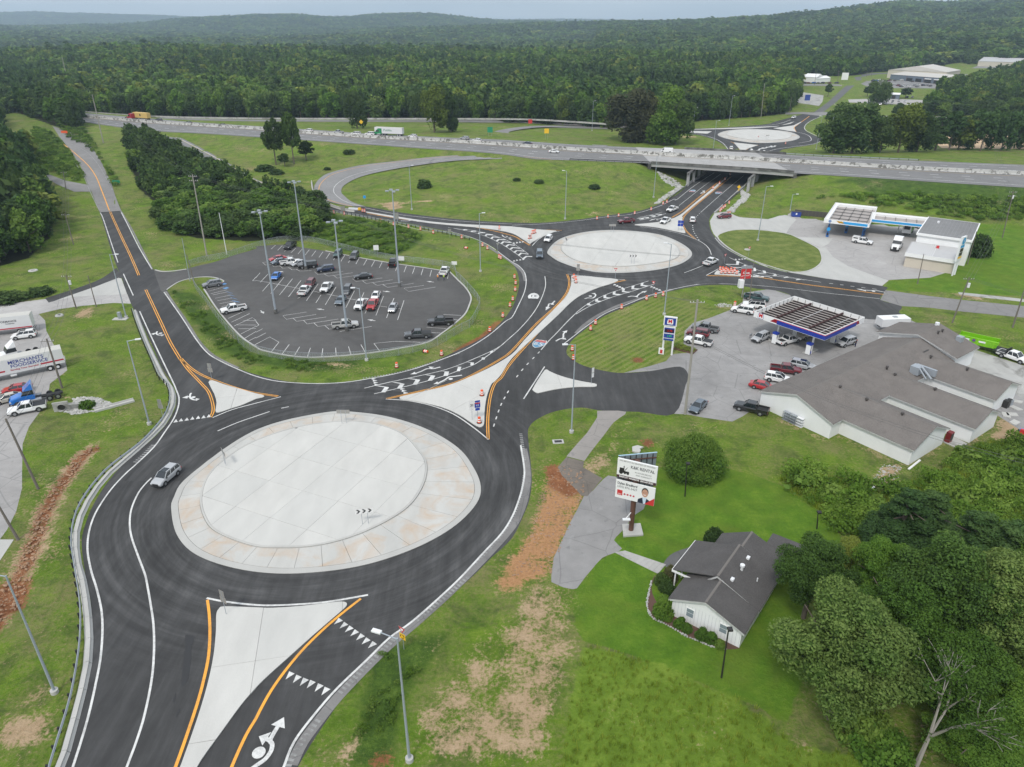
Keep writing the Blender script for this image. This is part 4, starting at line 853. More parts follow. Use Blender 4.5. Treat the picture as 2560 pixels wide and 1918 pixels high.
# rumble strips
def rumble(pts,wd,n=.55):
 w_=smooth(Ps(pts),4);mb=MB();r_=resample(w_,n)
 for i in range(0,len(r_)-1):
  a,b=r_[i],r_[i].lerp(r_[i+1],.5);ribbon_geo(mb,[a,b],wd,.043)
 o=mb.obj('rumble_strip',M_WHITE_OLD,road);o['kind']='stuff'
rumble(K('b3',[(1830,20),(1620,200),(1370,405)]),.55);rumble(K('b3',[(1190,555),(950,790),(705,1035)]),.6);rumble(K('b3',[(540,1250),(400,1430),(300,1600),(270,1680)]),.6)
rumble(K('c2',[(75,430),(95,560),(108,670)]),.5);rumble(cat_(K('c2',[(105,790),(80,950),(20,1120)]),K('b2',[(2130,1290),(1990,1450),(1860,1580)])),.4);rumble(K('a2',[(1170,680),(1260,600),(1335,520)]),.9)
rumble(K('m1',[(1480,240),(1200,335),(950,420),(760,475),(500,535),(130,590)]),.4)
# grey shoulders outside the edge lines
def shoulder(pts,wd):line('shoulder',Ps(pts),wd,M_SHOULDER,zoff=.028,parent=road)
shoulder(cat_(K('c2',[(100,560),(125,700),(130,850),(105,1000),(50,1150)]),K('b2',[(2180,1270),(2020,1450),(1850,1625)]),K('b3',[(1640,180),(1370,420),(1180,580),(980,770),(720,1040),(540,1260),(400,1450),(310,1640)])),1.1)
shoulder(K('a1',[(1040,160),(1130,310),(1230,505),(1315,670)]),.5);shoulder(K('a1',[(1430,860),(1520,990),(1600,1100),(1710,1275),(1810,1385),(1920,1455),(2060,1520)]),.5)
shoulder(cat_(K('m2',[(1780,1500),(1740,1330),(1620,1190),(1450,1060),(1200,890),(900,700),(700,600)])),.9);shoulder(K('m3',[(2209,590),(1700,730),(1200,880),(900,990),(500,1190),(200,1400),(0,1600)]),.9)
shoulder(K('m5',[(1170,1310),(1270,1420),(1430,1525),(1620,1620)]),.7);shoulder(K('a1',[(1440,1640),(1345,1450),(1265,1280),(1205,1140),(1180,1060)]),.6)
shoulder(cat_(K('m5',[(1150,930),(1300,800),(1440,670),(1580,550)])),.8);shoulder(K('b1',[(1430,300),(1200,262),(900,208),(700,175)]),.7)
# lane arrows
SK=[0]
def stroke(mb,pts,wd):SK[0]=(SK[0]+1) % 4;ribbon_geo(mb,smooth(pts,4),wd,.046+.002*SK[0])
def headtri(mb,tip,base,hw):
 SK[0]=(SK[0]+1) % 4;hz=.054+.002*SK[0];d=(tip-base);d.z=0;nr=Vector((-d.y,d.x,0)).normalized()*hw
 mb.add([(base.x-nr.x,base.y-nr.y,hz),(tip.x,tip.y,hz),(base.x+nr.x,base.y+nr.y,hz)],[(0,1,2)])
def disc(mb,c,r,z=.063):mb.add([(c.x+math.cos(2*PI*i/16)*r,c.y+math.sin(2*PI*i/16)*r,z) for i in range(16)],[tuple(range(16))])
def arrow(tile,strokes,heads,dot=None,wd=.35,hw=.55,dr=.42):
 mb=MB()
 for s_ in strokes:stroke(mb,Ps(K(tile,s_)),wd)
 for tip,base in heads:a,b=Ps(K(tile,[tip,base]));headtri(mb,a,b,hw)
 if dot:disc(mb,Ps(K(tile,[dot]))[0],dr)
 return mb.obj('lane_arrow',M_WHITE,road)
arrow('b3',[[(-60,1690),(10,1640),(80,1590),(130,1520),(140,1460),(125,1420),(200,1290)],[(130,1440),(100,1420),(60,1415)]],[((243,1228),(190,1310)),((25,1395),(95,1415))],(25,1535),.42,.75,.62)
arrow('a2',[[(1650,80),(1640,100),(1645,125),(1680,140),(1710,135)],[(1645,105),(1610,118)]],[((1725,132),(1690,138)),((1570,122),(1620,115))],(1668,118),.35,.6,.4)
arrow('a1',[[(1357,1205),(1350,1222),(1365,1236),(1400,1238)],[(1350,1222),(1325,1228)]],[((1422,1233),(1390,1240)),((1300,1228),(1335,1226))],(1385,1222),.35,.6,.4)
arrow('m1',[[(1220,432),(1120,455),(1040,455),(960,490),(880,520)],[(1100,450),(1080,430)]],[((805,535),(880,515)),((1055,425),(1110,445))])
arrow('m1',[[(1518,545),(1420,560),(1340,570),(1280,610),(1200,650)]],[((1122,670),(1195,650))],(1362,598))
arrow('c1',[[(370,942),(345,965),(320,968),(312,990),(300,1005)]],[((290,1025),(312,995))],(348,970));arrow('m3',[[(200,805),(280,785),(380,790),(440,750),(450,710),(420,690)]],[((350,682),(440,690))],(330,745))
arrow('m3',[[(1190,765),(1280,745),(1390,750),(1450,700),(1540,650)],[(1380,750),(1420,770)]],[((1640,622),(1540,655)),((1430,780),(1370,745))])
arrow('m7',[[(495,628),(540,600),(595,580),(600,530),(620,505)],[(590,580),(620,600)]],[((655,478),(612,505)),((640,608),(598,590))])
arrow('m2',[[(1245,440),(1280,480),(1340,505),(1400,515),(1450,540)],[(1400,510),(1450,495)]],[((1490,560),(1420,535))],(1350,475));arrow('m4',[[(880,258),(830,240),(760,235),(700,230)]],[((640,212),(720,232))],(765,243))
arrow('m4',[[(2175,420),(2100,405),(2020,400),(1930,395),(1890,385)]],[((1845,380),(1910,392)),((1960,412),(1930,395))],(2045,410));arrow('m5',[[(150,1055),(230,1030),(300,1030),(340,1015)]],[((140,1058),(210,1035))],(265,1045))
arrow('m5',[[(1000,592),(960,605),(990,625),(930,640)]],[((920,645),(960,625)),((995,635),(975,605))],(975,600));arrow('b1',[[(1250,250),(1300,252),(1350,248),(1400,258)]],[((1410,260),(1360,248))],(1330,248))
# highway shields painted on the road
def glyph_text(name,txt,loc,size,m,parent=None,rot=(0,0,0),ext=0.0,align='CENTER',sx=1.0,boldoff=0.0,kind=None):
 cu=bpy.data.curves.new(name,'FONT');cu.body=txt;cu.size=size;cu.align_x=align;cu.align_y='CENTER';cu.extrude=ext;cu.offset=boldoff;cu.resolution_u=2
 tmp=bpy.data.objects.new('tmp',cu);me=bpy.data.meshes.new_from_object(tmp);me.name=name;bpy.data.objects.remove(tmp);me.materials.clear();me.materials.append(m)
 o=bpy.data.objects.new(name,me);COL.objects.link(o);o.parent=parent;o.location=loc;o.rotation_euler=rot;o.scale=(sx,1,1)
 return o
M_SBLUE=paint('shield_blue',(.07,.25,.42),.3);M_SRED=paint('shield_red',(.45,.09,.08),.3);M_BLK=mat('black_sign',(.012,.012,.012),.5)
def shield(c_px,up_px,wd,ln,txt,us=False):
 c,up=P(c_px),P(up_px);d=(up-c);d.z=0;d.normalize();ang=math.atan2(d.y,d.x)-PI/2
 e=empty('road_shield',(c.x,c.y,.045),ang);e.parent=road
 def sh(k,z,m,pts):
  v=[(x*wd*k,y*ln*k,z) for x,y in pts]
  if sum(v[i-1][0]*v[i][1]-v[i][0]*v[i-1][1] for i in range(len(v)))< 0:v=v[::-1]
  mobj('shield_mark',v,[tuple(range(len(v)))],m,e)
 body=[(0,-.5),(.25,-.36),(.42,-.12),(.47,.12),(.42,.36),(.36,.46),(.2,.42),(0,.46),(-.2,.42),(-.36,.46),(-.42,.36),(-.47,.12),(-.42,-.12),(-.25,-.36)]
 if us:
  sq=[(-.5,-.5),(.5,-.5),(.5,.5),(-.5,.5)];sh(1.0,.0,M_WHITE,body)
  glyph_text('numeral',txt,(0,0,.012),ln*.42,M_BLK,e,sx=wd/ln*1.5,boldoff=.02)
 else:
  sh(1.0,.0,M_WHITE,body);sh(.9,.004,M_SBLUE,[p for p in body])
  sh(.9,.008,M_SRED,[(-.46,.2),(.46,.2),(.42,.36),(.36,.46),(.2,.42),(0,.46),(-.2,.42),(-.36,.46),(-.42,.36)])
  glyph_text('numeral',txt,(0,-.04*ln,.014),ln*.5,M_WHITE,e,sx=wd/ln*1.5,boldoff=.03)
shield(K('m7',[(258,662)])[0],K('m7',[(325,590)])[0],3.0,4.6,'65');shield(K('c1',[(187,898)])[0],K('c1',[(175,960)])[0],3.0,4.4,'31',True)
shield(K('m5',[(808,598)])[0],K('m5',[(760,635)])[0],2.6,5.0,'65');shield(K('m5',[(1198,630)])[0],K('m5',[(1240,600)])[0],2.6,5.0,'65')
# third roundabout markings
def w3(pts,wd=.35,m=M_WHITE):line('lane_line',Ps(pts),wd,m,parent=r3,zoff=.06)
w3(K('m6',[(1750,432),(1900,405),(1925,375),(1890,330),(1800,295),(1700,275)]));w3(K('m6',[(2070,60),(1970,100),(1880,150),(1835,200),(1840,245),(1900,285),(2070,365)]));w3(K('m6',[(2080,390),(1950,445),(1500,505),(1350,540)]))
w3(K('m6',[(810,412),(880,450),(950,540)],),.3,M_YEL);w3(K('m6',[(1000,540),(1080,495),(1190,462)]),.3,M_YEL);w3(K('m6',[(1715,278),(1690,220),(1720,190),(1900,60)]),.4,M_YEL);w3(K('m6',[(100,300),(350,310),(560,360),(700,430),(780,525)]))
w3(K('m6',[(80,250),(700,232),(1100,205),(1450,170),(1640,110)]),.35)
for x,y in ((1180,530),(1230,505),(1290,495),(1350,480),(1400,478)):fill('chevron',K('m6',[(x-30,y+15),(x+25,y+5),(x+45,y-10),(x+5,y-12),(x+15,y-2),(x-30,y+5)]),parent=r3,z=.06)
for x,y in ((1095,520),(1270,542)):fill('lane_arrow',K('m6',[(x-25,y+8),(x+10,y+12),(x+30,y+2),(x+10,y-12),(x-15,y-12),(x,y)]),parent=r3,z=.06)
# interstate lines
def hl(A,B,frac,wd,dash=None,x0=None,x1=None,m=None):
 x0=x0 if x0 is not None else WS[0].x+4;x1=x1 if x1 is not None else WS[-1].x-6;n=int((x1-x0)/4);pts=[]
 for i in range(n+1):
  x=x0+(x1-x0)*i/n;a,b=at_x(A,x),at_x(B,x);q=a.lerp(b,frac);pts.append(Vector((q.x,q.y,HWY_Z)))
 mb=MB()
 if dash:
  L_=resample(pts,1);k=0
  while k+2< len(L_):ribbon_geo(mb,L_[k:k+dash[0]+1],wd,.15,'keep');k+= dash[0]+dash[1]
 else:ribbon_geo(mb,pts,wd,.15,'keep')
 mb.obj('lane_line',m or M_WHITE_OLD,hwyA)
hl(WS,WM,.17,.35,m=M_WHITE);hl(WS,WM,.42,.4,(3,8),m=M_WHITE);hl(WS,WM,.64,.4,(3,8),m=M_WHITE);hl(WS,WM,.88,.3,None,m=paint('worn_yellow',(.5,.35,.12),.4));hl(WM,WN,.12,.25,None,m=paint('worn_yellow',(.5,.35,.12),.4));hl(WM,WN,.37,.4,(3,8),m=M_WHITE);hl(WM,WN,.60,.4,(3,8),m=M_WHITE);hl(WM,WN,.84,.35,m=M_WHITE)
def rl(A,B,frac,wd,m,par,z=.2,n=60):
 def rs(Q):L_=sum((Q[i+1]-Q[i]).length for i in range(len(Q)-1));return resample(Q,L_/n)
 a,b=rs(A),rs(B);k=min(len(a),len(b));pts=[a[i].lerp(b[i],frac) for i in range(k)]
 mb=MB();ribbon_geo(mb,pts,wd,z,'keep');mb.obj('lane_line',m,par)
rl(wOFN,wOFS,.12,.3,M_WHITE,offr);rl(wOFN,wOFS,.78,.3,M_WHITE,offr);rl(wOFN,wOFS,.15,.2,paint('worn_yellow',(.5,.35,.12),.4),offr,.21)
rl(wLO,wLI,.18,.22,M_YEL,loopr,.22);rl(wLO,wLI,.72,.22,M_WHITE,loopr,.22)
line('centre_line',GK('a0',[(500,1210),(640,1320),(760,1430),(830,1530),(875,1640)])+GK('a1',[(905,60),(945,165)]),.35,M_YEL,zoff=.2,parent=old,terrain=True);line('lane_line',GK('a0',[(600,1240),(740,1308),(830,1400),(900,1510),(970,1645)]),.2,M_WHITE_OLD,zoff=.2,parent=old,terrain=True);line('lane_line',GK('a0',[(560,1310),(650,1410),(725,1530),(775,1650)])+GK('a1',[(860,170)]),.2,M_WHITE_OLD,zoff=.2,parent=old,terrain=True)
for q in ([(1180,1108),(1240,1100)],[(1250,1118),(1290,1108)],[(1300,1128),(1345,1110)],[(1345,1135),(1390,1118)]):line('lane_line',Ps(K('a0',q),HWY_Z),.5,M_WHITE_OLD,zoff=.2,terrain='keep',parent=hwyA,sm=0)
# dark tack-coat patches on the near leg
for q in ([(1600,515),(1640,520),(1680,530),(1672,570),(1650,600),(1650,700),(1640,800),(1625,900),(1580,960),(1565,945),(1570,880),(1575,800),(1590,700),(1600,600)],[(1515,1010),(1520,1050),(1500,1105),(1490,1090)],[(1545,1148),(1555,1165),(1525,1230),(1517,1215)]):
 fill('dark_patch',K('a3',q),mat('bitumen',(.022,.022,.023),.6),.03)
# ------------------------------------------------------------------ car park lines
def lw(tile,*segs,wd=.13):
 mb=MB()
 for s_ in segs:ribbon_geo(mb,Ps(K(tile,s_)),wd,.03)
 mb.obj('parking_line',M_WHITE,lot)
for a in ([(130,495),(168,460)],[(187,505),(228,463)],[(245,515),(285,480)],[(303,525),(343,487)],[(362,537),(397,495)],[(424,545),(460,500)],[(480,556),(517,508)],[(543,567),(577,518)],[(604,578),(638,528)],[(668,590),(703,538)],[(733,600),(765,548)],[(797,611),(830,562)],[(862,623),(892,570)],[(928,634),(957,583)],[(996,645),(1025,592)],[(1064,656),(1090,602)],[(1134,667),(1160,618)],[(1205,682),(1222,630)],[(1277,694),(1297,640)],[(1350,706),(1370,650)],[(1424,719),(1442,662)],[(1500,731),(1515,675)],[(1652,750),(1662,700)],
 [(1618,1058),(1770,1067)],[(1700,1100),(1750,1108)],[(1472,1168),(1640,1180)],[(1400,1210),(1590,1218)],[(905,1318),(945,1390)],[(798,1335),(820,1405)],[(687,1345),(692,1412)],[(577,1352),(567,1422)],[(470,1347),(442,1428)],[(377,1337),(328,1420)],[(287,1317),(222,1405)],[(1072,1382),(1018,1308),(1200,1290),(1480,1300)],[(125,1390),(198,1297),(118,1252),(0,1315)],[(0,1262),(86,1217)],[(0,1212),(57,1182)],[(0,1165),(25,1150),(0,1118)]):lw('b1',a)
for q in ([(435,1038),(232,1068),(262,1100),(520,1058)],[(320,1090),(350,1118),(606,1080)],[(412,1110),(440,1140),(710,1098)],[(500,1132),(533,1162),(690,1140)],[(592,1152),(630,1185),(680,1178)],[(722,1205),(997,1162)],
 [(110,603),(58,610),(82,632),(250,610)],[(133,625),(155,645),(260,640)],[(205,638),(232,660),(330,650)],[(280,652),(310,672),(360,668)],[(345,668),(378,684),(480,680)],[(505,690),(535,715),(755,685)],[(590,708),(622,728),(835,698)],[(668,720),(700,745),(915,715)],[(835,752),(865,775),(1090,743)],[(920,768),(950,792),(1180,758)],[(1008,785),(1045,808),(1265,775)],[(1095,800),(1135,825),(1358,790)],[(1450,807),(1277,832),(1318,860),(1548,822)],
 [(0,765),(95,780),(250,810),(400,840),(560,870),(770,915),(900,940),(1060,985),(1250,1010)]):lw('b1',q)
for q in ([(35,700),(0,740)],[(103,710),(38,780)],[(125,780),(55,858)],[(240,738),(128,878)],[(315,750),(203,890)],[(388,765),(280,907)],[(460,860),(360,920)],[(537,793),(435,940)],[(560,890),(517,958)],[(690,822),(598,975)],[(740,910),(685,990)],[(850,853),(775,1000)],[(932,868),(860,1028)],[(955,1020),(940,1050)],[(1100,900),(1035,1067)],[(1190,918),(1127,1087)],[(1277,937),(1222,1105)]):lw('b1',q)
for q in ([(2140,1290),(2209,1255)],[(2105,1268),(2209,1205)],[(2077,1228),(2209,1160)],[(2180,1333),(2209,1315)],[(2020,1158),(2178,1085),(2209,1110)],[(1997,1125),(2155,1050)],[(1970,1092),(2125,1022)],[(2045,1148),(2209,1150)],[(2055,1182),(2209,1180)],[(2100,1110),(2209,1112)],[(2180,768),(2209,735)],[(2180,768),(2209,768)],
 [(1912,990),(2050,965)],[(1895,965),(2030,940)],[(1875,940),(2010,915)],[(1855,918),(1995,890)],[(1835,890),(1970,862)],[(1818,880),(1960,845)],[(1800,858),(1930,822)],[(1783,838),(1915,810)]):lw('a1',q)
for a,b in (((2060,960),(2010,935)),((2040,935),(1990,905)),((2020,910),(1975,880)),((2000,885),(1955,855)),((1945,800),(1920,795)),((1965,835),(1935,830))):fill('parking_symbol',K('a1',[(a[0]-8,a[1]-14),(a[0]+14,a[1]-6),(b[0]+8,b[1]+10),(b[0]-16,b[1]+2)][:4]),paint('bay_blue',(.10,.28,.55),.3),.032,lot)
for a,b in (((245,560),(320,553)),((190,688),(238,692)),((520,1010),(588,1018)),((960,1103),(1030,1113)),((1160,865),(1095,857)),((1470,772),(1535,780)),((70,1052),(40,1025))):
 mb=MB();p,q=Ps(K('b1',[a,b]));dd=(q-p).normalized();ribbon_geo(mb,[p+dd*.8,q],.25,.031);headtri(mb,p,p+dd*1.3,.45)
 mb.obj('lane_arrow',M_WHITE,lot)
curb('curb',Ps(cat_(K('b1',[(1670,690),(1740,760),(1810,830),(1855,910),(1840,980),(1800,1060),(1700,1150),(1600,1225),(1480,1300),(1250,1350),(1000,1390),(700,1420),(440,1430),(250,1410),(60,1370)]),K('a1',[(2209,1340),(2080,1250),(1950,1110),(1850,980),(1780,870),(1760,840)]))),.35,.14,M_CONC_DRIVE,lot)
curb('curb',Ps(K('a1',[(1900,790),(1930,770),(1860,742),(1760,735),(1660,745),(1550,775),(1480,815),(1440,845)])),.3,.12,M_CONC_DRIVE,lot)
curb('curb',Ps(K('a1',[(1340,675),(1400,688),(1500,684),(1610,668)])),.4,.14,M_CONC_DRIVE,lot)
curb('curb',Ps(cat_(K('b1',[(1670,690),(1450,655),(1200,620),(900,570),(600,510)]))),.3,.12,M_CONC_DRIVE,lot)
# ------------------------------------------------------------------ shared materials for built things
M_WALLW=mat('white_siding',(.60,.60,.59),.6);M_TRIM=mat('white_trim',(.72,.72,.71),.5);M_GALV=mat('galvanised_steel',(.34,.37,.40),.45,.35)
M_POLE=mat('pole_paint',(.33,.37,.41),.5,.2);M_DARKMETAL=mat('dark_metal',(.03,.028,.027),.5,.3);M_STEELW=mat('white_metal',(.68,.69,.70),.45)
M_GLASSW=mat('window_glass',(.20,.24,.26),.15,spec=.6);M_YELLOW=mat('yellow_sign',(.75,.45,.02),.5);M_RED=mat('red_sign',(.50,.03,.03),.5)
M_ORANGE=mat('barrel_orange',(.72,.10,.025),.5);M_WHITEREF=mat('barrel_white',(.75,.74,.72),.5);M_RUBBER=mat('rubber',(.02,.02,.02),.8)
M_BLUE=mat('sign_blue',(.015,.05,.33),.5);M_CYAN=mat('station_cyan',(.02,.28,.60),.5);M_GREENS=mat('green_sign',(.01,.22,.11),.5);M_HYD=mat('hydrant_yellow',(.70,.38,.03),.5)
def _shingle(base):
 def bl(n,b,N,Lk):
  q=NB(n);oc=q.objc()
  br=N.new('ShaderNodeTexBrick');br.inputs['Scale'].default_value=3.0;br.inputs['Mortar Size'].default_value=.035;br.inputs['Color1'].default_value=(*[c*.85 for c in base],1);br.inputs['Color2'].default_value=(*[c*1.15 for c in base],1);br.inputs['Mortar'].default_value=(*[c*.45 for c in base],1)
  Lk(oc,br.inputs['Vector'])
  c=q.mix(q.ramp(q.noise(.4,5,.6),[(.4,0.0),(.65,.35)]),br.outputs[0],tuple(c*1.25 for c in base))
  c=q.mix(q.ramp(q.noise(6,3,.7),[(.4,0.0),(.6,.4)]),c,tuple(c*.7 for c in base))
  Lk(c,b.inputs['Base Color']);Lk(q.bump(q.noise(9,3,.7),.4,.05),b.inputs['Normal'])
 return bl
M_SHINGLE=mat('brown_grey_shingle',rough=.9,spec=.2,build=_shingle((.185,.168,.155)));M_SHINGLE2=mat('dark_shingle',rough=.9,spec=.2,build=_shingle((.105,.100,.098)))
def wallmat(name,base,stripes=None,dirt=.2):
 def bl(n,b,N,Lk):
  q=NB(n);c=q.mix(q.ramp(q.noise(.6,5,.6,stretch=(1,1,.3)),[(.45,0.0),(.75,dirt)]),base,tuple(x*.7 for x in base))
  Lk(c,b.inputs['Base Color'])
 return mat(name,rough=.7,build=bl)
M_WHITEW=wallmat('white_painted_wall',(.72,.725,.72));M_BEIGEW=wallmat('beige_block_wall',(.50,.45,.37));M_SLATEW=wallmat('slate_blue_wall',(.13,.16,.20));M_CREAMW=wallmat('cream_metal_wall',(.50,.46,.38));M_METROOF=wallmat('metal_roof',(.42,.42,.42));M_CREAMROOF=wallmat('cream_metal_roof',(.47,.45,.41))
# ------------------------------------------------------------------ overpass
bridge=empty('overpass_bridge',(0,0,0),0,'weathered concrete interstate bridge over the new roundabout road','bridge')
between(WS,WN,BS,BE,.08,'deck',M_CONC_DECK,6,bridge)
def along(A,x0,x1,step):n=max(1,int(abs(x1-x0)/step));return [at_x(A,x0+(x1-x0)*i/n) for i in range(n+1)]
def barrier(name,pts,wt,wb,h,m,parent=None,zb=0.0):
 """tapered concrete wall along a path"""
 mb=MB();n=len(pts);v=[]
 for i,p in enumerate(pts):
  d=pts[min(i+1,n-1)]-pts[max(i-1,0)];d.z=0;d.normalize();nr=Vector((-d.y,d.x,0))
  for s_,z in ((-wb/2,zb),(-wt/2,h*.45+zb),(-wt/2,h+zb),(wt/2,h+zb),(wt/2,h*.45+zb),(wb/2,zb)):q=p+nr*s_;v.append((q.x,q.y,p.z+z))
 f=[(6*i+k,6*i+k+1,6*i+7+k,6*i+6+k) for i in range(n-1) for k in range(5)]
 mb.add(v,f+[(0,1,2,3,4,5),tuple(6*n-6+k for k in (5,4,3,2,1,0))]);return mb.obj(name,m,parent)
barrier('parapet',along(WS,BS,BE,6),.35,.45,1.0,M_CONC_DARK,bridge,.05);barrier('parapet',along(WN,P(K('c0',[(1480,1285)])[0],HWY_Z).x,BE+12,6),.35,.45,1.0,M_CONC_DARK,bridge,.05)
gird=M_CONC_DECK
for fr in (.0,.14,.28,.42,.58,.72,.86,1.0):
 pts=[]
 for a,b in zip(along(WS,BS,BE,8),along(WN,BS,BE,8)):pts.append(a.lerp(b,.01+fr*.98))
 mb=MB();n=len(pts);v=[]
 for p in pts:v+= [(p.x,p.y-.28,HWY_Z-1.25),(p.x,p.y-.28,HWY_Z+.05),(p.x,p.y+.28,HWY_Z+.05),(p.x,p.y+.28,HWY_Z-1.25)]
 mb.add(v,[(4*i+k,4*i+(k+1) % 4,4*i+4+(k+1) % 4,4*i+4+k) for i in range(n-1) for k in range(4)]);mb.obj('girder',gird,bridge)
for px in ((715,530),(1640,628)):
 c0=P(K('m5',[px])[0],0);ax=at_x(WN,c0.x+14)-at_x(WS,c0.x);depth=27
 dirn=(P(K('m5',[(1590,365)])[0])-P(K('m5',[(930,930)])[0])).normalized()
 a=Vector((c0.x,c0.y,0));b=a+dirn*depth/abs(dirn.y)*1.0
 mb=MB().tube((a.x,a.y,HWY_Z-1.9),(b.x,b.y,HWY_Z-1.9),.62,.62,4);mb.obj('pier_cap',M_CONC_DARK,bridge)
 for k in range(4):
  q=a.lerp(b,.04+k*.30);MB().tube((q.x,q.y,-.1),(q.x,q.y,HWY_Z-1.7),.62,.62,12).obj('column',M_CONC_DECK,bridge)
for x in (BS,BE):
 a=at_x(WS,x);b=at_x(WN,x);s_=1 if x== BE else-1
 MB().box(x-(.0 if s_> 0 else 1.2),x+(1.2 if s_> 0 else 0),a.y-.3,b.y+.3,HWY_Z-2.6,HWY_Z+.02).obj('abutment',M_CONC_DARK,bridge)
# low retaining walls beside the road under the bridge
for q in (K('m5',[(700,545),(800,465),(1020,330)]),K('m5',[(1480,650),(1590,560),(1640,500)])):
 w_=Ps(q);barrier('kerb_wall',[p+Vector((0,0,0)) for p in w_],.35,.4,1.0,M_CONC_DECK,bridge)
t=empty('median_barrier',(0,0,0),0,'weathered concrete median wall with dark stains running along the interstate','barrier')
mlen=along(WM,WM[0].x+2,WM[-1].x-8,12)
for i in range(len(mlen)-1):barrier('barrier_block',[mlen[i],mlen[i].lerp(mlen[i+1],.992)],.5,.85,1.5,M_CONC_MED,t,.02)
t=empty('ramp_barrier',(0,0,0),0,'dark stained concrete wall behind the far ramp at the forest foot','barrier')
q=resample(smooth(Ps(K('a0',[(640,965),(1300,1012),(2209,1030)])+K('b0',[(1000,1033),(2209,1036)])+K('c0',[(400,1052),(830,1080)]),3.2),3),14)
for i in range(len(q)-1):barrier('barrier_block',[q[i],q[i].lerp(q[i+1],.99)],.3,.5,.95,M_CONC_OLD,t,.1)
t=empty('ramp_barrier',(0,0,0),0,'pale concrete wall splitting the loop ramp from the off ramp','barrier')
q=resample([Vector((p.x,p.y,H(p.x,p.y))) for p in smooth(Ps(K('b0',[(480,1575),(490,1640)])+K('b1',[(520,30),(600,82),(700,122),(800,148),(850,152)]),1),4)],4)
for i in range(len(q)-1):barrier('barrier_block',[q[i],q[i].lerp(q[i+1],.985)],.25,.6,.85,M_CONC_DRIVE,t,.1)
t=empty('roadside_barrier',(0,0,0),0,'low concrete barrier wall along the outer curve of the left road','barrier')
BARR=cat_(K('a3',[(440,1850),(530,1657),(600,1400),(655,1210),(720,950),(765,700),(765,450),(745,250),(715,60)]),K('a2',[(680,1600),(655,1430),(660,1270),(720,1090),(830,910),(960,760),(1120,625),(1270,490),(1400,360),(1480,220),(1497,110),(1460,0)]),K('a1',[(1420,1620),(1350,1480),(1270,1310),(1200,1130),(1165,1030)]))
q=resample(smooth(Ps(BARR),4),3.6)
for i in range(len(q)-1):barrier('barrier_block',[q[i],q[i].lerp(q[i+1],.988)],.45,.9,.42,M_CONC_DRIVE,t)
# guard rails
def guardrail(label,pts,terr=True,post=2.0,group=None,end_down=False,rail=M_GALV):
 t=empty('guard_rail',(0,0,0),0,label,'guard rail',group)
 q=resample(smooth(pts,4),post);q=[Vector((p.x,p.y,H(p.x,p.y) if terr else p.z)) for p in q]
 mb=MB();n=len(q);v=[]
 for i,p in enumerate(q):
  d=q[min(i+1,n-1)]-q[max(i-1,0)];d.z=0;d.normalize();nr=Vector((-d.y,d.x,0))
  for s_,z in ((.0,.45),(.05,.52),(-.02,.60),(.05,.68),(0,.78),(-.06,.78),(-.06,.45)):w_=p+nr*s_;v.append((w_.x,w_.y,p.z+z))
 mb.add(v,[(7*i+k,7*i+(k+1) % 7,7*i+7+(k+1) % 7,7*i+7+k) for i in range(n-1) for k in range(7)]);mb.obj('rail',rail,t)
 me=None
 for i,p in enumerate(q[:290]):
  d=q[min(i+1,n-1)]-q[max(i-1,0)];d.z=0;d.normalize();nr=Vector((-d.y,d.x,0));c=p-nr*.22
  if me is None:o=MB().box(-.09,.09,-.09,.09,-.2,.80).obj('post',M_RUBBER if rail is M_GALV else M_DARKMETAL,t);me=o
  else:o=me.copy();COL.objects.link(o)
  o.location=c;o.rotation_euler=(0,0,math.atan2(d.y,d.x))
 return t
guardrail('galvanised guard rail curving along the left road above the grass bank',Ps(cat_(K('a3',[(410,1850),(450,1657),(560,1300),(630,1050),(690,700),(708,450),(700,250),(665,20)]),K('a2',[(640,1520),(625,1400),(640,1230),(690,1080),(790,920),(930,760),(1080,640),(1210,540),(1330,420),(1430,290),(1470,180),(1470,80),(1440,0)]),K('a1',[(1380,1610),(1310,1450),(1240,1290),(1175,1120),(1148,1030)])))[::-1])
guardrail('guard rail on the slope beside the west leg of the middle roundabout',Ps(K('b1',[(560,150),(640,168),(760,190),(900,215),(1040,245),(1200,275),(1340,300),(1500,335),(1620,360),(1740,388),(1845,415)])),rail=M_GALV)
guardrail('dark guard rail along the off ramp above the shrub belt',GK('a0',[(1180,1142),(1330,1225),(1480,1290),(1600,1345),(1800,1440),(2000,1530),(2180,1640)]),rail=M_DARKMETAL)
guardrail('guard rail from the roundabout to the left side of the underpass',Ps(K('m5',[(440,735),(560,640),(700,545)])));guardrail('dark guard rail at the right side of the underpass exit',Ps(K('m5',[(1270,830),(1360,760),(1440,690),(1520,620)])),rail=M_DARKMETAL)
guardrail('guard rail at the interstate edge before the near bridge end',[Vector((p.x,p.y+.3,p.z)) for p in along(WS,P(K('c0',[(500,1385)])[0],HWY_Z).x,BS,5)],False,3.8,rail=M_DARKMETAL);guardrail('pale guard rail behind the interstate at the right',[Vector((p.x,p.y-.3,p.z)) for p in along(WN,BE+12,P(K('d0',[(1290,1388)])[0],HWY_Z).x,5)],False,3.8)
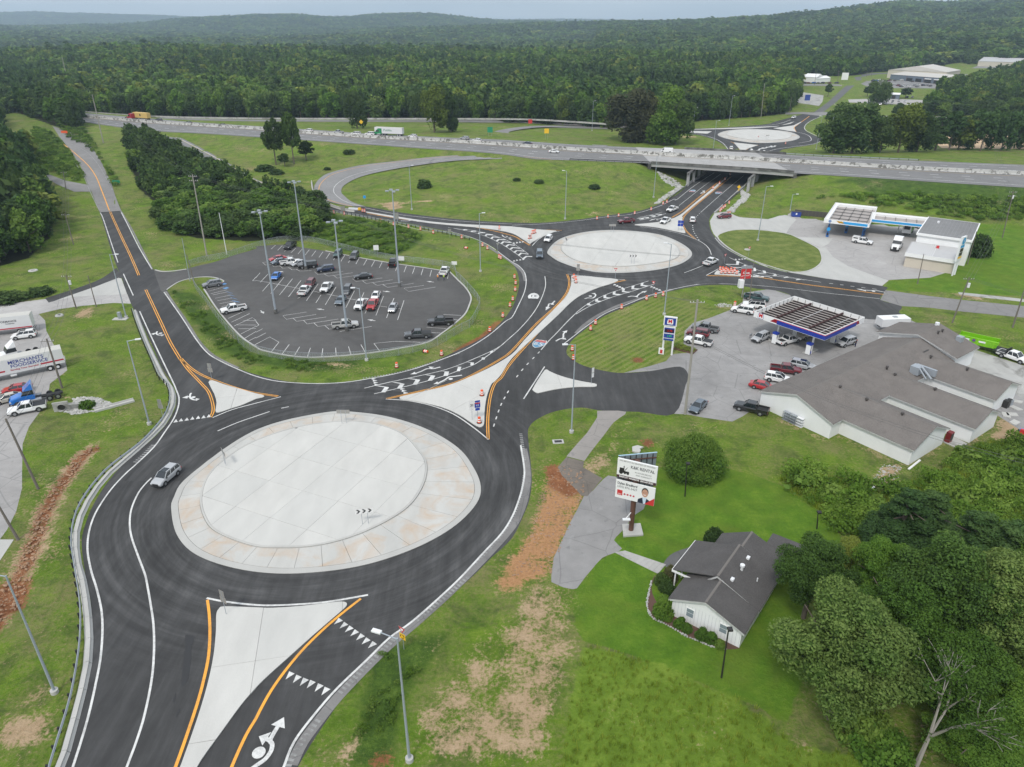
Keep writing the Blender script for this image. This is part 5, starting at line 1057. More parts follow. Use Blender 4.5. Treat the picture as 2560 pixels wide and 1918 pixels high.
# ------------------------------------------------------------------ chain link fence round the car park
def _chain(n,b,N,Lk):
 q=NB(n)
 oc=N.new('ShaderNodeTexCoord').outputs['UV']
 s=N.new('ShaderNodeSeparateXYZ');Lk(oc,s.inputs[0])
 u=q.math('ADD',s.outputs[0],s.outputs[1]);v=q.math('SUBTRACT',s.outputs[0],s.outputs[1])
 a=q.math('LESS_THAN',q.math('FRACT',q.math('MULTIPLY',u,14.0)),.2);c=q.math('LESS_THAN',q.math('FRACT',q.math('MULTIPLY',v,14.0)),.15)
 Lk(q.math('MAXIMUM',a,c),b.inputs['Alpha'])
M_CHAIN=mat('chain_link',(.42,.45,.46),.4,.5,build=_chain)
def fence(label,pts,h=1.9,z0=None):
 t=empty('chain_link_fence',(0,0,0),0,label,'fence');q=resample(pts,3.0);q=[Vector((p.x,p.y,H(p.x,p.y))) for p in q];n=len(q)
 me=bpy.data.meshes.new('mesh_panel');v=[];f=[]
 for p in q:v+= [tuple(p),(p.x,p.y,p.z+h)]
 f=[(2*i,2*i+2,2*i+3,2*i+1) for i in range(n-1)]
 me.from_pydata(v,[],f);uv=me.uv_layers.new();k=0
 for i in range(n-1):
  for a,b in ((i*3.0,0),(i*3.0+3,0),(i*3.0+3,h),(i*3.0,h)):uv.data[k].uv=(a,b);k+= 1
 me.materials.append(M_CHAIN);o=bpy.data.objects.new('mesh_panel',me);COL.objects.link(o);o.parent=t
 MB().path([p+Vector((0,0,h)) for p in q],.03,5).obj('top_rail',M_GALV,t)
 m0=None
 for p in q:
  if m0 is None:m0=MB().tube((0,0,0),(0,0,h+.05),.04,.04,6).obj('post',M_GALV,t);o=m0
  else:o=m0.copy();COL.objects.link(o)
  o.location=p
fence('galvanised chain link fence curving round the right and near side of the car park',smooth(Ps(cat_(K('b1',[(1735,745),(1820,830),(1930,965),(1920,1040),(1850,1175)]))),3)+smooth(Ps(cat_(K('b1',[(1830,1170),(1700,1250),(1560,1330),(1300,1400),(1000,1440),(700,1462),(440,1462),(200,1440),(20,1400)]),K('a1',[(2209,1400),(2090,1330),(1960,1200),(1850,1060),(1760,930),(1690,840),(1660,740)]))),3))
fence('weedy chain link fence along the far side of the car park',smooth(Ps(cat_(K('b1',[(1730,745),(1690,660),(1450,620),(1260,600),(1000,555),(700,480),(430,425),(200,430)]),K('a1',[(2209,480),(1980,560),(1770,600),(1640,640)]))),3),1.6)
# ------------------------------------------------------------------ poles
def light_pole(tile_b,b,tile_t,tp,label,arm=1.6,ang=None,group='galvanised roadside lamp posts',base_r=.38,rad=.14):
 bp=K(tile_b,[b])[0];g=G(bp);h=CAMH+g.y/(cP-(K(tile_t,[tp])[0][1]-959)/FPX*sP)*(-sP-(K(tile_t,[tp])[0][1]-959)/FPX*cP)-g.z
 t=empty('lamp_post',g,ang or 0,label,'lamp post',group)
 MB().tube((0,0,-.1),(0,0,.45),base_r,base_r,14).obj('footing',M_CONC_DRIVE,t)
 MB().tube((0,0,.4),(0,0,h),rad,rad*.55,10).obj('pole',M_POLE,t)
 mb=MB().tube((0,0,h-.1),(arm,0,h+.1),.06,.05,6);mb.obj('arm',M_POLE,t)
 MB().box(arm-.1,arm+.75,-.19,.19,h+.04,h+.18).obj('lamp_head',M_STEELW,t)
 return t
light_pole('b3',(1325,1600),'b3',(1213,545),'tall galvanised lamp post nearest the camera on the bank by the yield sign',1.6,R(160))
light_pole('a3',(475,1015),'a3',(62,5),'lamp post on the eroded bank left of the near road',1.2,R(175));light_pole('a2',(1290,350),'a1',(1105,1285),'lamp post inside the guard rail curve left of the large roundabout',1.3,R(15))
light_pole('b1',(955,1455),'b1',(890,830),'lamp post on the weedy strip below the car park fence',.9,R(185));light_pole('c2',(513,420),'c1',(545,1318),'lamp post on the small grass knob right of the large roundabout',1.3,R(185))
light_pole('c1',(1313,1060),'c1',(1386,450),'lamp post on the mown bank beside the connector road',1.0,R(160));light_pole('c1',(2120,420),'c0',(2175,1610),'lamp post on the round grass island by the upper fuel station',1.3,R(0))
light_pole('b1',(1937,688),'b1',(1935,185),'lamp post on the grass between car park and west leg',.8,R(10));light_pole('c1',(458,235),'c0',(475,1475),'lamp post at the right in the big grass loop',.8,R(180));light_pole('b1',(1345,155),'b0',(1322,1430),'lamp post at the left in the big grass loop',.8,R(10))
light_pole('m5',(207,700),'c0',(1250,1350),'lamp post in the grass left of the underpass',.8,R(10));light_pole('c0',(1735,1290),'c0',(1757,1042),'lamp post with an arm left of the farthest roundabout',1.2,R(0));light_pole('c0',(1555,1165),'c0',(1575,930),'slim lamp post at the tip of the far left grass',.8,R(0))
light_pole('c0',(1870,1085),'c0',(1905,828),'lamp post behind the farthest roundabout before the woods',.8,R(0));light_pole('c0',(690,1130),'c0',(702,872),'lamp post in the small loop beside the dark oaks',.8,R(0));light_pole('d0',(415,1290),'d0',(470,1000),'lamp post right of the farthest roundabout',.8,R(180));light_pole('d0',(560,1050),'d0',(585,900),'lamp post by the far junction',.8,R(180))
light_pole('a1',(1090,1085),'a1',(990,540),'lamp post at the corner of the gravel road',1.3,R(-5));light_pole('d1',(190,160),'d1',(213,20),'lamp post above the dumpster at the station',1.2,R(-10),base_r=.2)
def flood_pole(tb,b,tt,tp,label,ang=0):
 bp=K(tb,[b])[0];g=P(bp);y=(K(tt,[tp])[0][1]-959)/FPX;h=CAMH+g.y/(cP-y*sP)*(-sP-y*cP)
 t=empty('floodlight_mast',g,ang,label,'light mast','tall floodlight masts in the car park')
 MB().tube((0,0,-.1),(0,0,1.1),.45,.42,12).obj('footing',M_CONC_DARK,t);MB().tube((0,0,1),(0,0,h),.26,.12,10).obj('pole',M_POLE,t)
 for k in range(4):
  a=k*PI/2+.4;mb=MB().tube((0,0,h-.2),(math.cos(a)*1.1,math.sin(a)*1.1,h-.1),.05,.05,5);mb.obj('arm',M_POLE,t)
  MB().box(math.cos(a)*1.3-.38,math.cos(a)*1.3+.38,math.sin(a)*1.3-.3,math.sin(a)*1.3+.3,h-.28,h-.02).obj('lamp_head',M_GALV,t)
flood_pole('b1',(785,1200),'b1',(683,250),'floodlight mast rising beside the light grey pickup');flood_pole('b1',(1238,820),'b0',(1168,1640),'floodlight mast at the right end of the car park');flood_pole('b1',(432,672),'b0',(330,1565),'floodlight mast beside the black suv');flood_pole('b1',(172,1050),'b1',(33,165),'floodlight mast left in the car park')
M_WOOD=wallmat('grey_wood',(.155,.135,.115));M_WOODL=wallmat('pale_wood',(.30,.28,.25))
def util_pole(base,top,label,m=None,arms=1,r=.17,lean=None,z=None,xf=False,armang=0):
 g=G(base) if z is None else P(base,z);y=(top[1]-959)/FPX;h=CAMH+g.y/(cP-y*sP)*(-sP-y*cP)-g.z
 t_=(CAMH-(g.z+h))/(sP+y*cP);tx=(top[0]-1280)/FPX*t_-g.x
 t=empty('utility_pole',g,0,label,'utility pole','utility poles');m=m or M_WOOD
 MB().tube((0,0,-.3),(tx,0,h),r,r*.65,9).obj('pole',m,t)
 for k in range(arms):
  hz=h-.5-k*1.2;c,s_=math.cos(armang),math.sin(armang);mb=MB();mb.tube((tx-c*1.2,-s_*1.2,hz),(tx+c*1.2,s_*1.2,hz),.06,.06,4);mb.obj('crossarm',m,t)
  mi=MB()
  for q in (-1.1,-.6,.6,1.1):mi.tube((tx+c*q,s_*q,hz+.05),(tx+c*q,s_*q,hz+.28),.05,.03,6)
  mi.obj('insulators',M_STEELW,t)
 if xf:MB().tube((tx+.4,0,h-2.4),(tx+.4,0,h-1.4),.28,.28,10).obj('transformer',M_STEELW,t)
 return t,Vector((g.x+tx,g.y,g.z+h))
UP={}
UP['a']=util_pole(K('c2',[(1493,262)])[0],K('c1',[(1602,930)])[0],'tall pale utility pole between the fuel station lot and the round bush',M_WOODL,1,.24)
UP['b']=util_pole(K('a1',[(1785,550)])[0],K('a0',[(1660,1508)])[0],'tall pale pole at the foot of the shrub belt',M_WOODL,2,.22);UP['c']=util_pole(K('a0',[(893,1235)])[0],K('a0',[(795,815)])[0],'leaning pale pole in the grass before the interstate',M_WOODL,0,.26)
UP['d']=util_pole(K('a0',[(612,800)])[0],K('a0',[(535,497)])[0],'tall pale pole in the forest gap',M_WOODL,0,.35);UP['e']=util_pole(K('a2',[(332,908)])[0],K('a2',[(48,300)])[0],'leaning brown pole between the gravel yard and the red gully',arms=0,r=.2)
UP['f']=util_pole(K('a2',[(160,1345)])[0],K('a2',[(-20,1040)])[0],'brown pole at the lower left edge of the photograph',arms=0,r=.2);UP['g']=util_pole(K('n7',[(860,1165)])[0],K('n7',[(642,480)])[0],'dark pole standing in front of the food trailer',arms=1,r=.2)
UP['h']=util_pole(K('a1',[(658,1005)])[0],K('a1',[(568,715)])[0],'pole with a transformer can at the gravel road',arms=1,xf=True);UP['i']=util_pole(K('a1',[(832,992)])[0],K('a1',[(757,720)])[0],'bare pole on the corner by the white concrete apron',arms=0,r=.13)
UP['j']=util_pole(K('a1',[(635,455)])[0],K('a1',[(560,185)])[0],'pole with a crossarm in the left power line clearing',arms=1);UP['k']=util_pole(K('a0',[(570,1640)])[0],K('a0',[(545,1480)])[0],'short distant pole at the side lane',arms=1)
UP['l']=util_pole(K('a1',[(1680,795)])[0],K('a1',[(1612,545)])[0],'dark pole at the car park entrance',arms=0,r=.14);UP['m']=util_pole(K('a1',[(1640,770)])[0],K('a1',[(1570,400)])[0],'slim grey steel pole at the car park entrance',M_POLE,0,.1)
UP['n']=util_pole(K('a1',[(1958,540)])[0],K('a1',[(1890,180)])[0],'white painted lamp pole before the shrub belt',M_STEELW,0,.12);MB().tube((-1.9,0,10.9),(-.2,0,11.1),.05,.05,5)
UP['o']=util_pole(K('c1',[(2048,940)])[0],K('c1',[(2090,585)])[0],'brown lamp pole beside the red drink sign',arms=0,r=.12);UP['p']=util_pole(K('d1',[(1588,1130)])[0],K('d1',[(1738,735)])[0],'leaning dark pole with a transformer by the east road',arms=1,xf=True)
UP['q']=util_pole(K('d1',[(2110,1170)])[0],K('d1',[(2215,840)])[0],'dark pole at the right edge of the photograph',arms=0,r=.2);UP['r']=util_pole(K('d1',[(2022,395)])[0],K('d1',[(2120,-10)])[0],'pole with three cans on the lawn behind the upper station',arms=2,xf=True)
UP['s']=util_pole(K('d1',[(1720,625)])[0],K('d1',[(1800,340)])[0],'pole beside the tall price sign',arms=0,r=.13);UP['t']=util_pole(K('d1',[(1290,795)])[0],K('d1',[(1345,535)])[0],'pole in front of the beige station annex',arms=0,r=.13)
UP['u']=util_pole(K('c2',[(1493,972)])[0],K('c2',[(1510,690)])[0],'dark lamp post standing on the lawn before the round bush',M_DARKMETAL,0,.09);UP['v']=util_pole(K('d2',[(425,1250)])[0],K('d2',[(432,1110)])[0],'short dark lamp post at the lawn edge by the weeds',M_DARKMETAL,0,.09)
UP['w']=util_pole(K('c3',[(1808,885)])[0],K('c3',[(1868,470)])[0],'dark lamp post standing before the white house gable',M_DARKMETAL,0,.1)
for k_ in 'uvw':
 t_,tp_=UP[k_];h_=tp_.z-t_.location.z;dx_=tp_.x-t_.location.x
 MB().box(dx_-.1,dx_+.4,-.25,.25,h_-.05,h_+.15).obj('lamp_head',M_DARKMETAL,t_)
UP['x']=util_pole(K('d0',[(400,735)])[0],K('d0',[(418,620)])[0],'thin distant pole before the white shed',arms=0,r=.2);UP['y']=util_pole(K('d0',[(598,722)])[0],K('d0',[(612,612)])[0],'distant pole by the far road, nearer one',arms=1,r=.2);UP['z']=util_pole(K('d0',[(645,705)])[0],K('d0',[(660,590)])[0],'distant pole by the far road, second one',arms=1,r=.2)
util_pole(K('d0',[(850,670)])[0],K('d0',[(855,625)])[0],'distant pole at the crest of the far road',arms=1,r=.2);util_pole(K('d0',[(890,665)])[0],K('d0',[(905,590)])[0],'distant pole at the crest, next to the grey garage',arms=1,r=.22);util_pole(K('c0',[(2148,1015)])[0],K('c0',[(2180,720)])[0],'tall thin pole at the wood edge behind the farthest roundabout',M_WOODL,0,.2);util_pole(K('d0',[(180,1000)])[0],K('d0',[(205,840)])[0],'pole at the corner of the far woods',arms=0,r=.18)
M_WIRE=mat('wire',(.10,.10,.10),.6)
def wire(a,b,sag=1.5,r=.022,label='sagging overhead wire',mb=None):
 pts=[a.lerp(b,i/10)-Vector((0,0,sag*4*(i/10)*(1-i/10))) for i in range(11)];mb.path(pts,r,3)
def wires(label,seq,offs=((-.9,0),(0,0),(.9,0)),sag=1.5,r=.022,z=-.3):
 t=empty('power_line',(0,0,0),0,label,'power line')
 for o_ in offs:
  mb=MB()
  for a,b in zip(seq[:-1],seq[1:]):wire(a+Vector((o_[0],o_[1],z)),b+Vector((o_[0],o_[1],z)),sag,r,mb=mb)
  mb.obj('wire',M_WIRE,t)
tpv=lambda k_:UP[k_][1]
wires('overhead wires over the left road verge',[tpv('k'),tpv('j'),tpv('h'),tpv('g'),tpv('e'),tpv('e')+Vector((6,-60,2))],sag=1.8)
wires('overhead wires crossing the upper left slope',[tpv('d'),tpv('c'),tpv('b'),tpv('b')+Vector((120,-72,-1))],((-.8,0),(.8,0)),3)
wires('overhead wires along the east road',[tpv('r')+Vector((30,60,4)),tpv('r'),tpv('p'),tpv('q')+Vector((40,-40,0))],sag=2)
wires('long service wires across the connector road',[tpv('a'),tpv('a')+Vector((-70,52,2))],((-.5,0),(.5,0)),2.5);wires('wires over the white building to the right',[tpv('a')+Vector((0,0,-6)),P(K('d2',[(2400,700)])[0],12)],((0,-.5),(0,.5)),2.2)
# ------------------------------------------------------------------ buildings
def frame(org,ang,name,label,cat,z=0.0):return empty(name,(org[0],org[1],z),ang,label,cat)
def gable(par,x0,x1,y0,y1,hw,hr,axis='x',wm=None,rm=None,oh=.35,walls=True,wname='wall',fascia=True,z0=-.1,ridge=None,th=.14):
 """gable roofed block; ridge runs along axis"""
 wm=wm or M_WHITEW;rm=rm or M_SHINGLE
 if axis== 'y':tr=lambda x,y,z:(y,x,z);a0,a1,b0,b1=y0,y1,x0,x1
 else:tr=lambda x,y,z:(x,y,z);a0,a1,b0,b1=x0,x1,y0,y1
 rb=ridge if ridge is not None else (b0+b1)/2
 flip=axis== 'y'
 def put(name,v,f,m,**k):
  if flip:f=[q[::-1] for q in f]
  return mobj(name,[tr(*p) for p in v],f,m,par,**k)
 if walls:
  v=[(a0,b0,z0),(a1,b0,z0),(a1,b1,z0),(a0,b1,z0),(a0,b0,hw),(a1,b0,hw),(a1,b1,hw),(a0,b1,hw),(a0,rb,hr),(a1,rb,hr)]
  put(wname,v,[(0,1,5,4),(2,3,7,6),(1,2,6,9,5),(3,0,4,8,7)],wm)
 for s_,be in ((-1,b0),(1,b1)):
  sl=(hr-hw)/abs(rb-be);e=be+s_*oh;ze=hw-sl*oh
  v=[(a0-oh,rb,hr+.03),(a1+oh,rb,hr+.03),(a1+oh,e,ze+.03),(a0-oh,e,ze+.03),(a0-oh,rb,hr+.03+th),(a1+oh,rb,hr+.03+th),(a1+oh,e,ze+.03+th),(a0-oh,e,ze+.03+th)]
  f=[(0,1,2,3),(7,6,5,4),(0,4,5,1),(1,5,6,2),(2,6,7,3),(3,7,4,0)]
  if s_> 0:f=[q[::-1] for q in f]
  o=put('roof_slope',v,f,rm)
  if fascia:
   mb=MB();w_=.03
   fv=[(a0-oh-w_,e+s_*.03,ze-.14),(a1+oh+w_,e+s_*.03,ze-.14),(a1+oh+w_,e+s_*.03,ze+.12),(a0-oh-w_,e+s_*.03,ze+.12)]
   ff=[(0,1,2,3) if s_< 0 else (3,2,1,0)]
   for aa in (a0-oh-w_,a1+oh+w_):
    k=len(fv);fv+= [(aa,e,ze-.14),(aa,rb,hr-.12),(aa,rb,hr+.15),(aa,e,ze+.13)];ff+= [(k,k+1,k+2,k+3),(k+3,k+2,k+1,k)]
   put('fascia',fv,ff+[f_[::-1] for f_ in ff[:1]],M_TRIM)
 rv=MB();rv.v=[]
 put('ridge_cap',[(a0-oh,rb-.14,hr+.15),(a1+oh,rb-.14,hr+.15),(a1+oh,rb,hr+.21),(a0-oh,rb,hr+.21),(a1+oh,rb+.14,hr+.15),(a0-oh,rb+.14,hr+.15)],[(0,1,2,3),(3,2,4,5)],mat('ridge_shingle',(.155,.142,.13),.9))
hall=frame((43.9,110.6),math.atan2(.587,.81),'white_hall','sprawling white hall with several parallel brown grey shingled wings','building')
# local x along u, local y = -v
gable(hall,0,39.8,-13.6,0,3.0,5.25,'x');gable(hall,2.8,13.3,-25.3,-6.8,3.0,5.12,'y');gable(hall,17.2,25.9,-27.7,-6.8,2.9,4.65,'y');gable(hall,30.0,39.4,-25.3,-6.8,2.98,4.72,'y')
gable(hall,40.4,48.6,-13.8,1.3,3.8,5.85,'x',oh=.5)
def vent(x,y,z):mb=MB().tube((x,y,z-.3),(x,y,z+.28),.16,.16,8);mb.tube((x,y,z+.28),(x,y,z+.5),.30,.22,8);mb.obj('roof_vent',mat('vent_brown',(.07,.06,.055),.5,.3),hall)
for x,y,z in ((8.0,-9.5,5.2),(7.6,-14.5,5.1),(7.6,-20.5,5.1),(21.3,-12,4.7),(21.3,-19,4.7),(34.0,-12,4.75),(34.0,-18.5,4.75),(23.0,-9.6,4.7),(44.5,-8,5.75),(46.2,-8.0,5.7)):vent(x,y,z)
mb=MB().box(27.0,28.7,-13.4,-11.8,3.5,5.0);mb.box(28.7,29.2,-15.6,-12.0,3.6,4.9);mb.tube((27.3,-14.8,3.4),(27.3,-13.2,4.9),.15,.15,8);mb.tube((28.0,-15.4,3.4),(28.0,-13.2,5.1),.2,.2,8);mb.obj('roof_unit',M_GALV,hall)
MB().box(35.4,38.0,-9.8,-8.6,3.9,4.5).obj('roof_hatch',M_DARKMETAL,hall);MB().tube((48.0,-6.0,4.9),(48.0,-6.0,6.5),.42,.42,12).obj('roof_fan',M_STEELW,hall);MB().box(46.2,47.4,-11.8,-10.7,4.3,5.6).obj('roof_unit',M_GALV,hall)
t=empty('cage_rack',P(K('d2',[(175,330)])[0]),math.atan2(.587,.81)-PI/2,'white wire gas bottle cages standing against the hall gable','cage')
for k in range(3):
 mb=MB()
 for a in range(4):
  for b in range(4):mb.box(-1.3+k*1.3+a*.38,-1.26+k*1.3+a*.38,-.02,.02,0,1.6)
 for z in (0.02,.5,1.0,1.55):mb.box(-1.3+k*1.3,-.12+k*1.3,-.02,.6,z,z+.04)
 mb.obj('cage',M_STEELW if k== 2 else M_GALV,t)
# two further bits of the yard behind the hall
t=frame(P(K('d2',[(1550,500)])[0])[:2],.6,'vending_machine','dark red vending machine between the hall wings','machine');MB().box(-.5,.5,-.4,.4,0,1.9).obj('cabinet',mat('maroon',(.16,.01,.012),.4),t);MB().box(-.42,.42,-.43,-.4,.5,1.7).obj('front_panel',M_DARKMETAL,t)
MB().prism([tuple(p[:2]) for p in Ps(K('d2',[(1500,500),(1590,450),(1720,520),(1650,568)]))],0,.12).obj('concrete_step',M_CONC_OLD)['kind']='structure'
t=frame(P(K('n1',[(2000,1200)])[0])[:2],.6,'condenser_unit','grey air conditioning unit behind the third hall wing','condenser');MB().box(-.5,.5,-.5,.5,0,1.1).obj('cabinet',M_GALV,t);MB().tube((0,0,1.1),(0,0,1.14),.4,.4,14).obj('fan',M_DARKMETAL,t);MB().box(-1.8,-.8,-.5,.6,0,1.3).obj('bin',M_DARKMETAL,t)
# white bungalow
house=frame((18.3,60.85),math.atan2(.8,.6),'white_bungalow','small white bungalow with a dark shingled stepped gable roof','house')
gable(house,0,4.4,-8.1,0,2.6,4.3,'x',rm=M_SHINGLE2,oh=.4,ridge=-3.85);gable(house,4.3,10.2,-8.12,-1.2,2.6,4.72,'x',rm=M_SHINGLE2,walls=True,ridge=-3.4,oh=.45)
gable(house,4.4,10.1,-3.2,1.5,2.62,4.6,'x',rm=M_SHINGLE2,walls=False,ridge=-3.1,oh=.4) if False else None
v=[(3.95,-3.4,4.66),(10.55,-3.4,4.66),(10.55,2.0,2.78),(3.95,2.0,2.78)];mobj('porch_roof',v+[(a,b,c+.14) for a,b,c in v],[(3,2,1,0),(4,5,6,7),(0,1,5,4),(1,2,6,5),(2,3,7,6),(3,0,4,7)],M_SHINGLE2,house)
MB().box(3.93,10.57,2.0,2.06,2.68,2.92).obj('fascia',M_TRIM,house);MB().box(3.9,3.95,-1.0,2.05,2.6,2.9).obj('fascia',M_TRIM,house)
for x in (4.3,6.4,8.4,10.2):MB().box(x-.07,x+.07,1.6,1.74,0,2.75).obj('porch_post',M_TRIM,house)
gable(house,10.2,14.0,-8.1,-.4,2.6,4.35,'x',rm=M_SHINGLE2,oh=.4,ridge=-3.6)
MB().box(14.45,18.2,-11.5,-5.2,2.4,2.6).obj('carport_roof',M_SHINGLE2,house)
for x,y in ((14.6,-11.3),(18.0,-11.3),(18.0,-5.4)):MB().box(x-.06,x+.06,y-.06,y+.06,0,2.4).obj('carport_post',M_TRIM,house)
mb=MB()
for k in range(20):mb.box(-.03,-.004,-.35-k*.4,-.38-k*.4,.1,2.6)
mb.obj('siding_battens',mat('siding_shadow',(.50,.52,.53),.7),house)  # grey strips stand in for the shadow lines between siding boards
for y in (-2.2,-6.1):
 f_=MB().box(-.07,-.0,y-.48,y+.48,1.0,2.25).obj('window',M_TRIM,house);MB().box(-.09,-.07,y-.40,y+.40,1.08,1.62).obj('pane',M_GLASSW,f_);MB().box(-.09,-.07,y-.40,y+.40,1.68,2.18).obj('pane',M_GLASSW,f_)
for x,y,z in ((4.9,-4.8,4.35),(9.6,-4.9,4.3)):MB().box(x-.25,x+.25,y-.18,y+.18,z-.1,z+.16).obj('roof_vent',M_STEELW,house)
mb=MB().tube((7.3,-5.0,4.0),(7.3,-5.0,4.75),.16,.16,8);mb.tube((7.3,-5.0,4.7),(7.3,-5.0,4.95),.28,.28,10);mb.obj('chimney',M_STEELW,house);MB().tube((7.4,-6.9,3.4),(7.4,-6.9,3.9),.07,.07,6).obj('vent_pipe',M_STEELW,house)
bed=struct(sheet('mulch_bed',smooth(Ps(K('n4',[(195,1120),(0,950),(-60,760),(0,610),(-60,700),(-120,1000),(-40,1170),(40,1210),(200,1290),(400,1410),(560,1470),(720,1540),(900,1575),(1090,1560),(1070,1545)])),2),.02,mat('mulch',(.10,.055,.04),.95)))
# edging stones round the bed
ed=resample(smooth(Ps(K('n4',[(-60,700),(-120,1000),(-40,1170),(40,1210),(200,1290),(400,1410),(560,1470),(720,1540),(900,1575)])),3),.3);s0=None
for p in ed:
 if s0 is None:s0=MB().box(-.12,.12,-.08,.08,0,.1).obj('edging_stone',M_CONC_OLD,bed);o=s0
 else:o=s0.copy();COL.objects.link(o)
 o.location=(p.x+rng.uniform(-.03,.03),p.y,.02);o.rotation_euler=(0,0,rng.uniform(0,3));s_=rng.uniform(.7,1.3);o.scale=(s_,s_,s_)
# ------------------------------------------------------------------ lower fuel station canopy
cv=[Vector((62.1,129.8)),Vector((51.8,142.3)),Vector((64.1,151.9)),Vector((73.9,139.2))]
a_=cv[0];LX=(cv[1]-cv[0]).length;LY=(cv[3]-cv[0]).length;angc=math.atan2(cv[3].y-cv[0].y,cv[3].x-cv[0].x)
can=empty('fuel_canopy',(a_.x,a_.y,0),angc,'square white, red and blue fuel canopy with an open top showing dark beams','canopy')
# local x = A->D (LY), local y = A->B (LX)
W_,D_=LY,LX
for x0,x1,y0,y1 in ((0,W_,-.12,0),(0,W_,D_,D_+.12),(-.12,0,-.12,D_+.12),(W_,W_+.12,-.12,D_+.12)):MB().box(x0,x1,y0,y1,4.35,5.6).obj('fascia',M_TRIM,can)
MB().box(0.02,W_-.02,0.02,D_-.02,4.60,4.66).obj('deck',mat('canopy_deck',(.33,.30,.28),.8),can)
M_MAROON=mat('oxide_beam',(.018,.011,.010),.8)
for k in range(11):
 x=.9+k*(W_-1.8)/10;mb=MB().box(x-.13,x+.13,.3,D_-.3,4.68,4.92);mb.obj('joist',M_MAROON,can)
for y in (D_*.28,D_*.74):mb=MB().box(.1,W_-.1,y-.17,y+.17,4.93,5.20);mb.obj('main_beam',mat('oxide_beam_light',(.045,.014,.012),.7),can)
st=MB()
for k in range(9):
 for (x,y) in ((.06,1+k*(D_-2)/8),(W_-.06,1+k*(D_-2)/8),(1+k*(W_-2)/8,.06),(1+k*(W_-2)/8,D_-.06)):st.box(x-.03,x+.03,y-.03,y+.03,4.66,5.5)
st.obj('fascia_brackets',M_DARKMETAL,can)
for y in (D_*.12,D_*.5):MB().tube((.5,y,5.0),(W_-.8,y+.3,5.0),.04,.04,5).obj('conduit',M_STEELW,can)
# painted bands: near-left face (x = -.12 side is A->B), near-right face is y = -.12 (A->D)
mb=MB();e=.14
mb.box(-e,-.12,-.14,D_*.66,4.42,5.30);mb.box(-.14,W_*.80,-e,-.12,4.42,5.30);mb.obj('blue_band',mat('band_blue',(.01,.035,.28),.4),can)
mb=MB();mb.box(-e-.01,-.12,-.15,D_*.68,5.30,5.42);mb.box(-.15,W_*.82,-e-.01,-.12,5.30,5.42)
mb.add([(-e-.012,D_*.66,5.42),(-e-.012,D_*.66,4.62),(-e-.012,D_*.76,4.62),(-e-.012,D_*.70,5.42)],[(0,1,2,3),(3,2,1,0)]);mb.add([(W_*.80,-e-.012,5.42),(W_*.80,-e-.012,4.62),(W_*.88,-e-.012,4.62),(W_*.84,-e-.012,5.42)],[(0,1,2,3),(3,2,1,0)])
mb.obj('red_band',mat('band_red',(.45,.015,.03),.4),can)
def badge(par,M4,s,mfg,mbg,txt,name='badge'):
 """hexagon badge with a letter, in a local frame matrix M4 (x right, y up)"""
 hx=[(-.42,.5),(.42,.5),(.55,.0),(.55,-.42),(.45,-.5),(-.45,-.5),(-.55,-.42),(-.55,0)]
 for k_,z,m in ((1.0,.0,mbg),(.9,.004,M_TRIM)):
  v=[M4 @ Vector((x*s*k_,y*s*k_,z)) for x,y in hx];mobj(name,v,[tuple(range(8))[::-1]],m,par)
 o=glyph_text('letter',txt,(0,0,0),s*.95,mfg,par,boldoff=.03*s);o.matrix_local=M4 @ Matrix.Translation((0,.04*s,.01)) @ Matrix.Diagonal((1,1,1,1))
M4=Matrix(((0,0,-1,-.16),(-1,0,0,D_*.90),(0,1,0,5.05),(0,0,0,1)))
badge(can,M4,1.25,mat('logo_red',(.55,.01,.02),.4),mat('band_blue'),'M')
for x,y in ((W_*.18,D_*.22),(W_*.18,D_*.72),(W_*.78,D_*.22),(W_*.78,D_*.72)):
 MB().box(x-.15,x+.15,y-.15,y+.15,0,4.6).obj('column',M_TRIM,can)
 isl=prismobj('pump_island',[(x-2.2,y-.65),(x+1.6,y-.65),(x+1.6,y+.65),(x-2.2,y+.65)],0,.16,M_CONC_DRIVE,can)
def pump(loc,rz,label):
 t=empty('fuel_pump',loc,rz,label,'fuel pump','fuel pumps under the canopy')
 MB().box(-.42,-.30,-.5,.5,.15,2.2).obj('side_panel',M_TRIM,t);MB().box(.30,.42,-.5,.5,.15,2.2).obj('side_panel',M_TRIM,t);MB().box(-.30,.30,-.3,.3,.15,1.6).obj('pump_body',M_DARKMETAL,t);MB().box(-.47,.47,-.55,.55,2.2,2.6).obj('header',mat('band_blue'),t);MB().box(-.3,.3,-.42,-.3,.2,.8).obj('door',mat('band_blue'),t)
for px,lb in (((410,950),'white and blue pump by the silver suv with its door open'),((1030,1150),'white and blue pump at the near corner of the canopy'),((1490,940),'white pump beside the silver minivan'),((790,830),'pump at the back of the canopy behind the white pickup')):pump(P(K('n2',[px])[0]),angc,lb)
